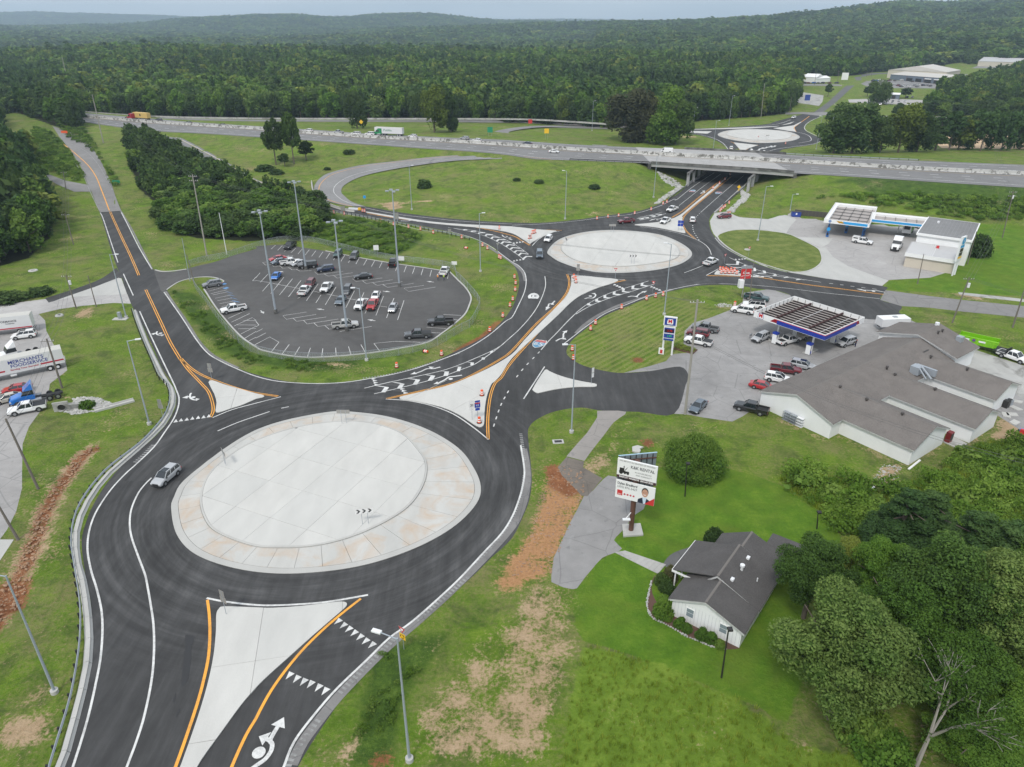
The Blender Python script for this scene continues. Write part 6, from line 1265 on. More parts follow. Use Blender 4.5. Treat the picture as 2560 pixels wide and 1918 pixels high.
# ------------------------------------------------------------------ upper fuel station
def canopy_box(label,c4,z0,z1,bands,pans):
 a,b,d=Vector(c4[0]),Vector(c4[1]),Vector(c4[3]);W2,D2=(b-a).length,(d-a).length;ang=math.atan2(b.y-a.y,b.x-a.x)
 t=empty('fuel_canopy',(a.x,a.y,0),ang,label,'canopy')
 for q in ((0,W2,-.15,0),(0,W2,D2,D2+.15),(-.15,0,-.15,D2+.15),(W2,W2+.15,-.15,D2+.15)):MB().box(q[0],q[1],q[2],q[3],z0,z1).obj('fascia',M_TRIM,t)
 MB().box(.02,W2-.02,.02,D2-.02,z0+.1,z0+.2).obj('deck',mat('canopy_deck'),t)
 mb=MB();nx,ny=pans
 for i in range(nx+1):x=1+(W2-2)*i/nx;mb.box(x-.07,x+.07,1,D2-1,z0+.22,z0+.36)
 for j in range(ny+1):y=1+(D2-2)*j/ny;mb.box(1,W2-1,y-.1,y+.1,z0+.37,z0+.50)
 mb.obj('deck_ribs',M_DARKMETAL,t);MB().box(.1,W2-.1,D2-1.3,D2-.05,z0+.2,z1-.15).obj('gutter_tray',M_TRIM,t);MB().box(.05,1.1,.1,D2-.2,z0+.21,z1-.2).obj('gutter_tray',M_TRIM,t)
 for f0,f1,m in bands:MB().box(W2*f0,W2*f1,-.18,-.151,z0+.22,z1-.22).obj('stripe',m,t)
 return t,W2,D2,ang
c1_,W2,D2,ang2=canopy_box('white and cyan fuel canopy with an open ribbed top at the upper station',[(98.4,222.7),(109.6,216.4),(122.2,238.2),(111,244.9)],4.3,5.5,[(.42,.97,M_CYAN)],(4,5))
mobj('yellow_flash',[(W2*.27,-.185,5.25),(W2*.40,-.185,5.25),(W2*.46,-.185,4.75),(W2*.40,-.185,4.6),(W2*.33,-.185,4.7)],[(0,1,2,3,4),(4,3,2,1,0)],M_YELLOW,c1_)
mb=MB().tube((W2*.13,-.16,4.95),(W2*.13,-.20,4.95),.42,.42,16);mb.obj('round_badge',mat('badge_blue',(.02,.12,.35),.4),c1_);glyph_text('letter','V',(W2*.13,-.21,4.95),.7,M_TRIM,c1_,rot=(PI/2,0,0))
for x,y in ((1.2,5),(W2-1.5,5),(1.2,18),(W2-1.5,18)):MB().box(x-.2,x+.2,y-.2,y+.2,0,4.3).obj('column',mat('badge_blue'),c1_)
c2_,W3,D3,_a=canopy_box('long low cyan striped canopy linking the fuel canopy to the shop',[(113.4,223.8),(128.6,215.9),(132.3,226.6),(117.6,232.6)],4.2,5.3,[(.02,.98,M_CYAN)],(5,1))
for x,y in ((W3*.5,D3*.8),):MB().box(x-.15,x+.15,y-.15,y+.15,0,4.2).obj('column',M_TRIM,c2_)
for px,lb in (((145,540),'blue pump with a round cyan header at the left canopy corner'),((620,520),'blue pump with an oval cyan header beside the utility pickup'),((390,490),'blue pump in the shade under the upper canopy')):
 g_=P(K('n3',[px])[0]);t=empty('fuel_pump',g_,ang2,lb,'fuel pump','fuel pumps of the upper station');MB().box(-.4,.4,-.3,.3,.1,1.7).obj('pump_body',mat('badge_blue'),t);MB().box(-.25,.25,-.34,-.3,.6,1.5).obj('display_panel',M_DARKMETAL,t)
 mb=MB();mb.tube((0,-.2,2.5),(0,.2,2.5),.55,.55,16);mb.obj('header',M_CYAN,t);MB().tube((0,0,1.7),(0,0,2.1),.08,.08,6).obj('stem',M_DARKMETAL,t)
shop=frame((115.2,199.1),math.atan2(-7.8,11.2),'station_shop','white flat roofed station shop with a lower beige annex in front','building')
MB().box(0,13.3,0,22.0,-.1,6.8).obj('wall',M_WHITEW,shop);MB().box(-.3,13.6,-.5,22.3,6.8,7.4).obj('roof_edge',M_TRIM,shop);MB().box(.0,13.3,-.1,22.0,7.401,7.41).obj('roof',asphalt('roof_felt',.19,.15),shop)
mb=MB();[mb.box(x,x+.05,-.02,21.8,7.411,7.44) for x in np.arange(.7,13.2,.9)];mb.obj('roof_ribs',mat('roof_rib',(.24,.24,.24),.7),shop)
MB().box(-.6,11.8,-9.9,-.05,-.1,3.6).obj('annex_wall',M_BEIGEW,shop);v=[(-.9,-10.3,3.65),(12.1,-10.3,3.65),(12.1,-.06,4.4),(-.9,-.06,4.4)]
mobj('annex_roof',v+[(a,b,c+.35) for a,b,c in v],[(3,2,1,0),(4,5,6,7),(0,1,5,4),(1,2,6,5),(2,3,7,6),(3,0,4,7)],M_METROOF,shop)
mb=MB();[mb.add([(x,-10.1,4.03),(x+.08,-10.1,4.03),(x+.08,-.2,4.77),(x,-.2,4.77)],[(0,1,2,3)]) for x in np.arange(-.4,6,.5)];mb.obj('roof_ribs',M_TRIM,shop)
MB().box(-.9,12.1,-10.36,-10.31,3.0,4.0).obj('annex_fascia',M_TRIM,shop);MB().box(5.6,6.3,-3,-2.4,4.5,5.2).obj('roof_box',M_RED,shop)
MB().box(3,3.6,15,15.6,7.45,8.0).obj('roof_unit',M_STEELW,shop)
rw=empty('retaining_wall',(0,0,0),0,'dark block retaining wall behind the upper station forecourt','wall')
q=resample(Ps(K('d1',[(225,200),(260,205),(530,230)])),1.2)
for j in range(4):
 for i in range(len(q)-1):
  a,b=q[i],q[i+1];d=(b-a).normalized();
  if (i+j) % 2 and i:a=a
  n_=Vector((-d.y,d.x,0));a2,b2=a+d*.02,b-d*.02
  MB().prism([a2[:2],b2[:2],(b2+n_*.4)[:2],(a2+n_*.4)[:2]],j*.5+.01,j*.5+.48).obj('block',mat('dark_block',(.075,.068,.06),.9),rw)
# ------------------------------------------------------------------ distant buildings
def shed(label,bl,br,depth,top,rise,wm,rm,name='warehouse',doors=(),extra=None,cat='building'):
 a,b=G(bl),G(br);d=b-a;d.z=0;Wd=d.length;ang=math.atan2(d.y,d.x);y=(top[1]-959)/FPX;h=max(3.0,CAMH+a.y/(cP-y*sP)*(-sP-y*cP)-a.z)
 t=empty(name,(a.x,a.y,min(a.z,b.z)),ang,label,cat)
 MB().box(0,Wd,0,depth,-1,h).obj('wall',wm,t)
 mb=MB();mb.add([(-.4,-.4,h),(Wd+.4,-.4,h),(Wd+.4,depth/2,h+rise),(-.4,depth/2,h+rise),(Wd+.4,depth+.4,h),(-.4,depth+.4,h)],[(0,1,2,3),(3,2,4,5),(0,3,5),(1,4,2)]);mb.obj('roof',rm,t)
 for f0,f1,hh in doors:MB().box(Wd*f0,Wd*f1,-.15,-.01,0,h*hh).obj('door',M_DARKMETAL,t)
 return t,Wd,h
g_t,gw,gh=shed('slate blue garage with a cream roof and four open bays',K('n5',[(258,690)])[0],K('n5',[(1020,765)])[0],42,K('n5',[(270,605)])[0],2.5,M_SLATEW,M_CREAMROOF,'repair_garage',[(.33,.44,.62),(.50,.61,.62),(.67,.79,.75),(.84,.97,.75)])
for f0,f1 in ((.67,.79),(.84,.97)):MB().box(gw*f0,gw*f1,-.6,-.2,gh*.62,gh*.78).obj('door_awning',M_TRIM,g_t)
for f in (.33,.66,.995):MB().box(gw*f-.3,gw*f+.1,-.25,-.02,0,gh).obj('downpipe',mat('rust',(.12,.04,.03),.8),g_t)
shed('cream gabled rear hall joined to the slate garage',K('n5',[(1060,720)])[0],K('n5',[(1255,690)])[0],60,K('n5',[(1140,580)])[0],5,M_CREAMW,M_CREAMROOF);shed('small grey shed beside the slate garage',K('n5',[(1070,745)])[0],K('n5',[(1240,745)])[0],12,K('n5',[(1075,665)])[0],1.5,M_METROOF,M_METROOF,'shed',[(.15,.55,.6)])
shed('long cream factory with a pale roof at the right edge',K('n5',[(1530,500)])[0],K('n5',[(2300,525)])[0],90,K('n5',[(1550,425)])[0],4,M_CREAMW,M_METROOF);shed('cream workshop with a pale green roof',K('n5',[(1520,650)])[0],K('n5',[(1870,680)])[0],30,K('n5',[(1530,600)])[0],4,M_CREAMW,mat('green_roof',(.33,.40,.36),.6))
shed('grey hall among the trees at the upper right',K('n5',[(1560,205)])[0],K('n5',[(1860,235)])[0],60,K('n5',[(1570,165)])[0],8,M_METROOF,M_METROOF);shed('pale grey hall with a dark door at the upper right corner',K('n5',[(2060,290)])[0],K('n5',[(2400,310)])[0],80,K('n5',[(2060,200)])[0],9,M_METROOF,M_METROOF,doors=[(.3,.8,.7)])
shed('white metal shed by the far road',K('d0',[(190,700)])[0],K('d0',[(410,715)])[0],18,K('d0',[(185,655)])[0],3,M_WHITEW,M_TRIM,'shed');shed('small white annex beside the far metal shed',K('d0',[(410,715)])[0],K('d0',[(535,705)])[0],12,K('d0',[(415,680)])[0],2,M_WHITEW,M_TRIM,'shed')
s_t,sw,sh_=shed('dark blue sales office with a white lean roof',K('n5',[(172,970)])[0],K('n5',[(388,980)])[0],9,K('n5',[(172,905)])[0],1.2,M_SLATEW,M_TRIM,'sales_office',[(.5,.75,.8)]);MB().box(sw*.05,sw*.42,-.16,-.02,sh_*.35,sh_*.85).obj('window',M_GLASSW,s_t)
shed('white roof glimpsed inside the far woods',K('c0',[(1550,655)])[0],K('c0',[(1690,658)])[0],25,K('c0',[(1550,640)])[0],4,M_TRIM,M_TRIM,'shed')
# ------------------------------------------------------------------ vehicles
PAINT={}
PC=dict(white=(.72,.72,.71),silver=(.40,.41,.42),grey=(.16,.165,.17),darkgrey=(.055,.058,.062),black=(.012,.012,.013),navy=(.012,.022,.055),blue=(.01,.14,.48),red=(.36,.012,.015),maroon=(.13,.01,.016),teal=(.03,.075,.075),green=(.012,.05,.05),tan=(.45,.42,.36),slate=(.10,.13,.16),lightgrey=(.42,.42,.40),greencab=(.02,.22,.08),yellow=(.65,.42,.08),cabred=(.35,.01,.03),lime=(.28,.62,.015))
def pt(c):
 if c not in PAINT:PAINT[c]=mat('car_paint_'+c,PC[c],.28,.15 if c in ('silver','grey','slate') else 0,.5,coat=.6)
 return PAINT[c]
M_CARGLASS=mat('car_glass',(.015,.02,.024),.08,spec=.8);M_TYRE=mat('tyre',(.015,.015,.016),.85);M_RIM=mat('rim',(.35,.36,.37),.35,.6);M_HEAD=mat('headlight',(.6,.62,.63),.15);M_TAIL=mat('taillight',(.35,.01,.01),.3);M_PLASTIC=mat('black_plastic',(.02,.02,.021),.6);M_CHASSIS=mat('chassis',(.015,.015,.015),.7)
def loftbody(st,hw):
 """stations (x, zbottom, ztop, widthfactor)"""
 v=[];f=[]
 for x,zb,zt,wf in st:
  h=hw*wf
  v+= [(x,-h*.86,zb),(x,-h,zb+.16),(x,-h,zt-.22),(x,-h*.93,zt-.05),(x,-h*.8,zt),(x,h*.8,zt),(x,h*.93,zt-.05),(x,h,zt-.22),(x,h,zb+.16),(x,h*.86,zb)]
 n=len(st)
 for i in range(n-1):
  for k in range(10):f.append((10*i+k,10*i+(k+1) % 10,10*(i+1)+(k+1) % 10,10*(i+1)+k)[::-1])
 f+= [tuple(range(10)),tuple(range(10*n-1,10*n-11,-1))]
 return v,f
def frust(x0,x1,w0,z0,x2,x3,w1,z1):
 v=[(x0,-w0,z0),(x1,-w0,z0),(x1,w0,z0),(x0,w0,z0),(x2,-w1,z1),(x3,-w1,z1),(x3,w1,z1),(x2,w1,z1)]
 return v,[(0,1,5,4),(1,2,6,5),(2,3,7,6),(3,0,4,7),(4,5,6,7),(3,2,1,0)]
SPEC={
 # length, half width, body stations, cabin(x0,x1,w0,z0,x2,x3,w1,z1), wheelbase x, wheel radius
 'sedan':dict(L=4.8,hw=.90,st=[(-2.4,.45,.80,.86),(-2.3,.28,.98,.95),(-1.5,.22,1.04,1),(.9,.22,1.0,1),(1.9,.24,.86,.97),(2.3,.28,.72,.9),(2.4,.38,.6,.82)],cab=(-1.85,1.15,.80,.96,-1.15,.35,.60,1.44),wx=(1.42,-1.38),r=.33),
 'suv':dict(L=4.75,hw=.94,st=[(-2.37,.5,1.0,.9),(-2.3,.34,1.15,.97),(-1.5,.28,1.18,1),(1.0,.28,1.14,1),(1.95,.3,1.02,.97),(2.3,.34,.85,.92),(2.38,.45,.7,.85)],cab=(-2.3,1.25,.85,1.08,-2.05,.45,.68,1.70),wx=(1.42,-1.4),r=.37),
 'bigsuv':dict(L=5.2,hw=1.0,st=[(-2.6,.5,1.08,.93),(-2.5,.38,1.22,.98),(-1.5,.32,1.24,1),(1.2,.32,1.22,1),(2.3,.34,1.12,.98),(2.55,.38,.98,.94),(2.62,.48,.8,.9)],cab=(-2.52,1.35,.92,1.15,-2.35,.7,.78,1.86),wx=(1.6,-1.5),r=.41),
 'pickup':dict(L=5.85,hw=1.0,st=[(-2.9,.55,.80,.95),(-2.85,.42,.84,.98),(-1.0,.36,.86,1),(-.95,.36,1.18,1),(1.35,.36,1.18,1),(2.5,.38,1.12,.98),(2.85,.42,.98,.94),(2.92,.5,.8,.9)],cab=(-.92,1.45,.92,1.12,-.72,.72,.76,1.86),wx=(1.85,-1.75),r=.41,bed=(-2.9,-1.0)),
 'van':dict(L=5.6,hw=1.0,st=[(-2.8,.45,1.2,.95),(-2.75,.34,2.1,.97),(1.2,.32,2.15,.97),(1.25,.32,1.25,1),(2.3,.34,1.08,.97),(2.75,.4,.85,.9)],cab=(1.0,2.1,.92,1.15,.9,1.3,.80,2.1),wx=(1.85,-1.6),r=.36),
}
PROTO={}
def wheel_mesh(r):
 k=('w',r)
 if k not in PROTO:
  mb=MB();mb.tube((0,-.12,0),(0,.12,0),r,r,14,0);mb.tube((0,-.135,0),(0,.135,0),r*.6,r*.6,10,1)
  o=mb.obj('wheel',[M_TYRE,M_RIM]);PROTO[k]=o.data;bpy.data.objects.remove(o)
 return PROTO[k]
def meshof(name,v,f,mats,sm=False):
 o=mobj(name,v,f,None,None,sm,None,mats);me=o.data;bpy.data.objects.remove(o);return me
def car_meshes(kind):
 if kind in PROTO:return PROTO[kind]
 S=SPEC[kind];hw=S['hw'];c=S['cab'];parts=[]
 v,f=loftbody(S['st'],hw);me=meshof('body',v,f,[M_TRIM]);parts.append(('body',me,True))
 v,f=frust(*c);parts.append(('windows',meshof('windows',v,f,[M_CARGLASS]),False))
 x0,x1,w0,z0,x2,x3,w1,z1=c;mb=MB()
 v,f=frust(x2-.02,x3+.04,w1+.03,z1-.06,x2+.08,x3-.12,w1-.08,z1+.035);mb.add(v,f)
 P4=[((x0,-w0,z0),(x2,-w1,z1)),((x1,-w0,z0),(x3,-w1,z1)),((x0,w0,z0),(x2,w1,z1)),((x1,w0,z0),(x3,w1,z1))]
 for a,b in P4:mb.tube(a,b,.055,.05,5,0,False)
 mid=[(x0+x1)/2-.15] if kind in ('sedan','pickup') else [x0+(x1-x0)*.33,x0+(x1-x0)*.64]
 if kind== 'van':mid=[]
 for m_ in mid:
  t_=(m_-x0)/(x1-x0);mt=x2+(x3-x2)*t_
  for s_ in (-1,1):mb.tube((m_,s_*w0*1.0,z0),(mt,s_*w1*1.01,z1),.06,.05,4,0,False)
 parts.append(('roof',meshof('roof',mb.v,mb.f,[M_TRIM]),True))
 if 'bed' in S:
  b0,b1=S['bed'];mb=MB();zt=1.18
  for s_ in (-1,1):mb.box(b0,b1,s_*hw-(.1 if s_> 0 else 0),s_*hw+(.1 if s_< 0 else 0),.70,zt)
  mb.box(b0-.03,b0+.08,-hw,hw,.62,zt);parts.append(('bed_side',meshof('bed_side',mb.v,mb.f,[M_TRIM]),True))
  mb=MB().box(b0+.1,b1-.02,-hw+.11,hw-.11,.84,.90);parts.append(('bed_floor',meshof('bed_floor',mb.v,mb.f,[M_PLASTIC]),False))
 st=S['st'];fx=st[-1][0];bx=st[0][0];fz=st[-2][2];bz=st[1][2] if 'bed' not in S else 1.12
 if kind== 'van':bz=1.5
 for s_ in (-1,1):
  mb=MB().box(fx-.22,fx-.02,s_*hw*.72-.16,s_*hw*.72+.16,fz-.22,fz-.05);parts.append(('headlight',meshof('headlight',mb.v,mb.f,[M_HEAD]),False))
  mb=MB().box(bx-.05,bx+.12,s_*hw*.86-.1,s_*hw*.86+.1,bz-.42,bz-.12);parts.append(('taillight',meshof('taillight',mb.v,mb.f,[M_TAIL]),False))
  mb=MB().box(x1-.35,x1-.15,s_*(hw+.02)-.0,s_*(hw+.18),z0+.02,z0+.2) if s_> 0 else MB().box(x1-.35,x1-.15,-(hw+.18),-(hw+.0),z0+.02,z0+.2);parts.append(('mirror',meshof('mirror',mb.v,mb.f,[M_PLASTIC]),False))
 mb=MB().box(fx-.15,fx+.02,-hw*.5,hw*.5,.5,fz-.08);mb.box(fx-.2,fx+.05,-hw*.85,hw*.85,.32,.5);parts.append(('bumper',meshof('bumper',mb.v,mb.f,[M_PLASTIC]),False));mb=MB().box(bx-.05,bx+.1,-hw*.88,hw*.88,.36,.56);parts.append(('bumper',meshof('bumper',mb.v,mb.f,[M_PLASTIC]),False))
 mb=MB()
 for x in S['wx']:
  for s_ in (-1,1):mb.tube((x,s_*hw*.80,S['r']+.02),(x,s_*(hw+.006),S['r']+.02),S['r']+.09,S['r']+.09,14)
 parts.append(('wheel_arch',meshof('wheel_arch',mb.v,mb.f,[M_CHASSIS]),False))
 PROTO[kind]=parts;return parts
def put_car(kind,col,rear,front,label,z=None,group=None,cat=None,zoff=0.05,cover=None):
 a,b=(G(rear),G(front)) if z is None else (P(rear,z),P(front,z))
 c=(a+b)/2;ang=math.atan2(b.y-a.y,b.x-a.x);S=SPEC[kind]
 t=empty({'sedan':'sedan_car','suv':'suv_car','bigsuv':'suv_car','pickup':'pickup_truck','van':'panel_van'}[kind],(c.x,c.y,c.z+zoff),ang,label,cat or {'sedan':'car','suv':'car','bigsuv':'car','pickup':'pickup','van':'van'}[kind],group)
 for nm,me,painted in car_meshes(kind):
  o=bpy.data.objects.new(nm,me);COL.objects.link(o);o.parent=t
  if painted:o.material_slots[0].link='OBJECT';o.material_slots[0].material=pt(col)
 for x in S['wx']:
  for s_ in (-1,1):
   o=bpy.data.objects.new('wheel',wheel_mesh(S['r']));COL.objects.link(o);o.parent=t;o.location=(x,s_*(S['hw']-.10),S['r'])
 if cover== 'bed':MB().box(-2.88,-1.0,-.93,.93,1.19,1.22).obj('bed_cover',M_PLASTIC,t)
 if cover== 'topper':MB().box(-2.9,-.95,-.97,.97,1.18,2.0).obj('topper',pt(col),t);MB().box(-2.6,-1.3,-.99,.99,1.45,1.8).obj('topper_window',M_CARGLASS,t)
 if cover== 'sunroof':MB().box(-.6,.5,-.5,.5,S['cab'][7]+.03,S['cab'][7]+.045).obj('sunroof',M_CARGLASS,t)
 if cover== 'rack':
  mb=MB();[mb.tube((x,-.85,2.3),(x,.85,2.3),.03,.03,5) for x in (-2.2,-1,.4)];[mb.tube((-2.6,y,2.38),(1.0,y,2.38),.03,.03,5) for y in (-.3,.1,.5)];[mb.tube((x,y,2.1),(x,y,2.3),.02,.02,4) for x in (-2.2,.4) for y in (-.8,.8)];mb.obj('ladder_rack',M_RIM,t)
 if cover== 'blackroof':MB().box(-2.2,.6,-.72,.72,S['cab'][7]+.03,S['cab'][7]+.06).obj('roof_panel',M_PLASTIC,t)
 if cover== 'opendoor':MB().box(.35,1.35,-2.0,-1.94,.4,1.1).obj('door',pt(col),t);t.children[-1].rotation_euler=(0,0,0)
 if cover== 'silverfront':MB().box(2.38,2.44,-.8,.8,.35,.75).obj('front_panel',pt('silver'),t)
 return t
LOTG=None
def C(kind,col,tile,rear,front,label,**k):return put_car(kind,col,K(tile,[rear])[0],K(tile,[front])[0],label,**k)
# car park
for a in (('pickup','black','b1',(325,462),(268,502),'black pickup at the far left of the back row by the fence'),('suv','teal','b1',(722,538),(695,572),'dark teal suv in the back row beside a mast'),('suv','darkgrey','b1',(862,560),(838,588),'dark suv in the back row with empty bays either side'),
 ('sedan','red','b1',(240,585),(135,603),'red sedan at the left end of the packed row'),('sedan','slate','b1',(248,610),(160,628),'grey green sedan between the red sedan and a white pickup'),('pickup','white','b1',(230,636),(372,618),'white crew pickup in the packed row with its bed to the left'),('sedan','silver','b1',(420,625),(328,645),'silver blue sedan half hidden by a black suv'),
 ('bigsuv','black','b1',(525,648),(375,662),'large black suv behind the base of a mast'),('suv','navy','b1',(660,678),(545,692),'dark blue suv parked right of the black suv'),('sedan','black','b1',(985,742),(865,752),'black sedan alone on the angled bays'),('sedan','blue','b1',(196,722),(155,770),'bright blue hatchback parked alone at the left'),
 ('suv','maroon','b1',(488,792),(450,838),'dark red suv nose to tail with a white pickup'),('pickup','white','b1',(392,908),(452,842),'white pickup backed in before the dark red suv'),('pickup','white','b1',(640,815),(582,880),'white crew pickup facing the camera in the middle row'),
 ('suv','darkgrey','b1',(808,838),(768,900),'charcoal suv with a pale nose beside the mast'),('sedan','slate','b1',(758,928),(708,985),'grey blue sedan in front of the charcoal suv'),('sedan','white','b1',(1052,885),(1018,948),'white sedan behind the bright red pickup'),('pickup','white','b1',(938,962),(880,1028),'white pickup left of the bright red pickup'),
 ('pickup','red','b1',(1028,960),(985,1035),'bright red pickup in the middle row'),('sedan','silver','b1',(1197,992),(1168,1050),'silver sedan at the right end of the middle row'),('pickup','black','b1',(1172,655),(1200,605),'black pickup facing the fence in the back row'),('pickup','white','b1',(1608,738),(1648,675),'white pickup at the back right corner with two workers'),
 ('pickup','lightgrey','b1',(672,1180),(872,1162),'light grey lifted pickup on big tyres beside a mast'),('pickup','darkgrey','b1',(1512,1252),(1285,1262),'charcoal pickup with a bed cover at the lower right'),('pickup','black','b1',(1702,1142),(1487,1148),'black crew pickup above the charcoal pickup'),('suv','grey','a1',(1895,808),(1772,828),'grey suv in the accessible bays at the left corner'),('pickup','white','a1',(2105,1018),(1932,1050),'white crew pickup at the left edge of the car park')):
 C(*a,cover='bed' if 'bed cover' in a[5] else 'silverfront' if 'pale nose' in a[5] else None)
for a,k in ((('suv','silver','a2',(1500,778),(1380,880),'silver suv driving round the large roundabout'),'sunroof'),(('suv','white','c1',(332,405),(292,447),'white suv entering at the left of the middle roundabout'),None),(('bigsuv','slate','c1',(238,535),(238,590),'dark grey suv coming off the middle roundabout'),None),
 (('pickup','maroon','c1',(1052,262),(915,276),'dark red pickup circling behind the middle roundabout'),None),(('pickup','white','c1',(1418,152),(1342,182),'white pickup leaving the underpass towards the roundabout'),None),(('pickup','white','c1',(1350,250),(1292,285),'white pickup with a black bumper on the splitter nose'),None),
 (('suv','white','c1',(1555,280),(1556,238),'white suv seen from behind heading for the underpass'),None),(('suv','maroon','c1',(1880,225),(1775,230),'dark red suv leaving the upper station by the drive'),None),(('pickup','white','c1',(1668,645),(1755,605),'white pickup on the right side of the middle roundabout'),None),
 (('pickup','green','m4',(580,492),(805,528),'dark green old pickup on the lot corner below the red sign'),None),(('bigsuv','white','c1',(2160,1008),(2008,992),'white off-roader with a flat black roof by the canopy'),'blackroof'),(('bigsuv','white','c1',(2072,1058),(1905,1030),'white suv parked at the lot edge next to the off-roader'),None),
 (('pickup','grey','c1',(1772,1218),(1562,1178),'grey pickup farthest in the row by the price sign'),None),(('suv','maroon','c1',(1690,1258),(1512,1228),'dark red suv between two pickups by the price sign'),None),(('pickup','white','c1',(1722,1338),(1490,1290),'white pickup with a black bed cover by the flower bed'),'bed'),
 (('suv','silver','n2',(275,840),(30,945),'silver suv at the pump with a front door open'),'opendoor'),(('pickup','white','n2',(478,990),(835,900),'white pickup refuelling under the canopy edge'),None),(('suv','tan','n2',(1060,800),(885,875),'pale suv deep in the shade of the canopy'),None),(('suv','silver','n2',(1850,940),(1590,1015),'silver minivan refuelling at the right of the canopy'),None),
 (('pickup','maroon','n2',(350,1455),(880,1520),'dark red pickup with an open bed against the hall'),None),(('suv','silver','n2',(770,1375),(1080,1440),'silver hatchback with its tail raised by the hall wall'),'sunroof'),(('suv','white','n2',(290,1615),(640,1680),'white suv with a sunroof beside the dark red pickup'),'sunroof'),(('sedan','red','c2',(2080,25),(2240,62),'red sedan tucked at the hall corner'),None),
 (('sedan','slate','c2',(1642,180),(1562,258),'dark sedan by the foot of the tall utility pole'),None),(('pickup','black','c2',(2182,268),(1940,208),'black pickup parked on the grass edge by the hall'),None),(('pickup','white','n3',(475,608),(738,648),'white utility pickup with a topper on the upper forecourt'),'topper'),(('pickup','white','n3',(1345,425),(1230,405),'white pickup behind the box truck'),None),
 (('suv','white','n7',(498,450),(185,490),'white suv in front of the trailer with the red stripe'),'sunroof'),(('sedan','red','n7',(410,1190),(75,1240),'red sedan at the left edge of the gravel yard'),None),(('sedan','tan','n7',(235,1320),(5,1375),'pale beige sedan behind the blue tractor'),None),(('pickup','white','n7',(645,1440),(135,1540),'white crew pickup nearest in the gravel yard'),'bed')):
 C(*a,cover=k)
# interstate and ramps
for a in (('sedan','black','a0',(1145,1032),(1072,1025),'black car ahead of the yellow container lorry'),('suv','darkgrey','a0',(1415,1052),(1325,1048),'dark suv with a pale roof behind the container lorry'),('sedan','black','a0',(1655,1073),(1600,1070),'dark car on the interstate right of the dark suv'),('sedan','black','a0',(1950,1093),(1890,1089),'black car farthest right in the upper left group'),
 ('suv','white','b0',(493,1143),(418,1138),'white suv farthest left in the westbound queue'),('pickup','silver','b0',(753,1157),(672,1152),'silver pickup in the westbound queue'),('bigsuv','white','b0',(904,1170),(822,1166),'white suv ahead of the white jeep'),('bigsuv','white','b0',(1016,1172),(952,1170),'white boxy off-roader beside the long white trailer'),('suv','white','b0',(1392,1193),(1312,1187),'white suv with dark flank behind the long trailer'),
 ('suv','silver','b0',(1836,1210),(1762,1205),'silver suv in the right part of the queue'),('suv','white','b0',(1942,1229),(1868,1224),'white suv last in the westbound queue'),('sedan','navy','c0',(172,1253),(92,1247),'dark blue car near the start of the small loop'),('sedan','white','c0',(318,1320),(405,1324),'white sedan alone on the eastbound side'),('van','white','c0',(1388,1322),(1278,1318),'white van with a ladder rack before the bridge')):
 C(*a,z=HWY_Z,zoff=.12,cover='rack' if a[0]== 'van' else None)
C('suv','white','c0',(1890,1300),(1890,1283),'small white car peeping over the bridge wall');C('suv','white','d0',(240,1018),(200,1028),'white suv driving to the farthest roundabout');C('pickup','darkgrey','a0',(1515,1235),(1472,1222),'dark tow truck at the top of the off ramp',z=5,zoff=.1);C('pickup','red','a0',(1905,1430),(1980,1460),'red pickup towing an open trailer down the ramp',z=4,zoff=.1)
# dealership and garage yard
cols=['white','white','silver','darkgrey','navy','white','maroon','grey','white','black']
k_=0
NM=dict(white='white',silver='silver',darkgrey='charcoal',navy='dark blue',maroon='dark red',grey='grey',black='black',blue='blue',teal='teal',red='red')
for row,lb in (([(60,720),(15,718),(110,705),(200,722),(255,715),(330,718),(430,712)],'beside the slate garage wall'),([(205,770),(255,768),(320,768),(385,790),(420,800),(490,770),(485,802),(555,805),(620,785),(660,785),(650,805),(740,785),(800,785),(850,795)],'in the yard row before the slate garage'),([(575,730),(820,725),(940,710)],'at a garage bay'),([(1290,630),(1280,670),(1400,680),(1440,665),(1500,672),(1590,668),(1500,728),(1550,735),(1380,790)],'in the yard right of the garage')):
 for i,p in enumerate(row):
  c_=cols[(i*7+i//3+len(row)) % 10];k_+= 1;c_={0:'blue'}.get(i) if lb.startswith('beside') and i== 0 else c_
  q=K('n5',[p])[0];dx=4 if i % 3 else-4
  put_car(['sedan','suv','pickup'][k_ % 3],c_,(q[0]-dx,q[1]+.5),(q[0]+dx,q[1]-.5),NM[c_]+' parked vehicle '+lb,group='vehicles parked '+lb)
for i,(p,c_) in enumerate((((120,1068),'white'),((205,1062),'white'),((285,1062),'silver'),((382,1065),'slate'),((225,1020),'darkgrey'),((300,1022),'grey'),((388,1020),'silver'),((475,1025),'white'),((510,965),'black'),((585,965),'grey'),((40,1068),'black'))):
 q=K('n5',[p])[0];put_car('sedan' if i % 2 else 'suv',c_,(q[0]+1.5,q[1]-3),(q[0]-1.5,q[1]+2),{'white':'white','silver':'silver','slate':'blue grey','darkgrey':'charcoal','grey':'grey','black':'black'}[c_]+' car for sale on the grass below the sales office',group='cars for sale by the sales office')
for i,x in enumerate((268,312,345,392,430,470,530,590)):
 q=K('d0',[(x,722)])[0];c_=['silver','darkgrey','maroon','blue','grey','black','maroon','darkgrey'][i];put_car('suv' if i % 2 else 'sedan',c_,(q[0]+3.5,q[1]+.3),(q[0]-3.5,q[1]-.3),{'silver':'silver','darkgrey':'charcoal','maroon':'dark red','blue':'bright blue','grey':'grey','black':'black'}[c_]+' car in front of the far white shed',group='cars before the far white shed')
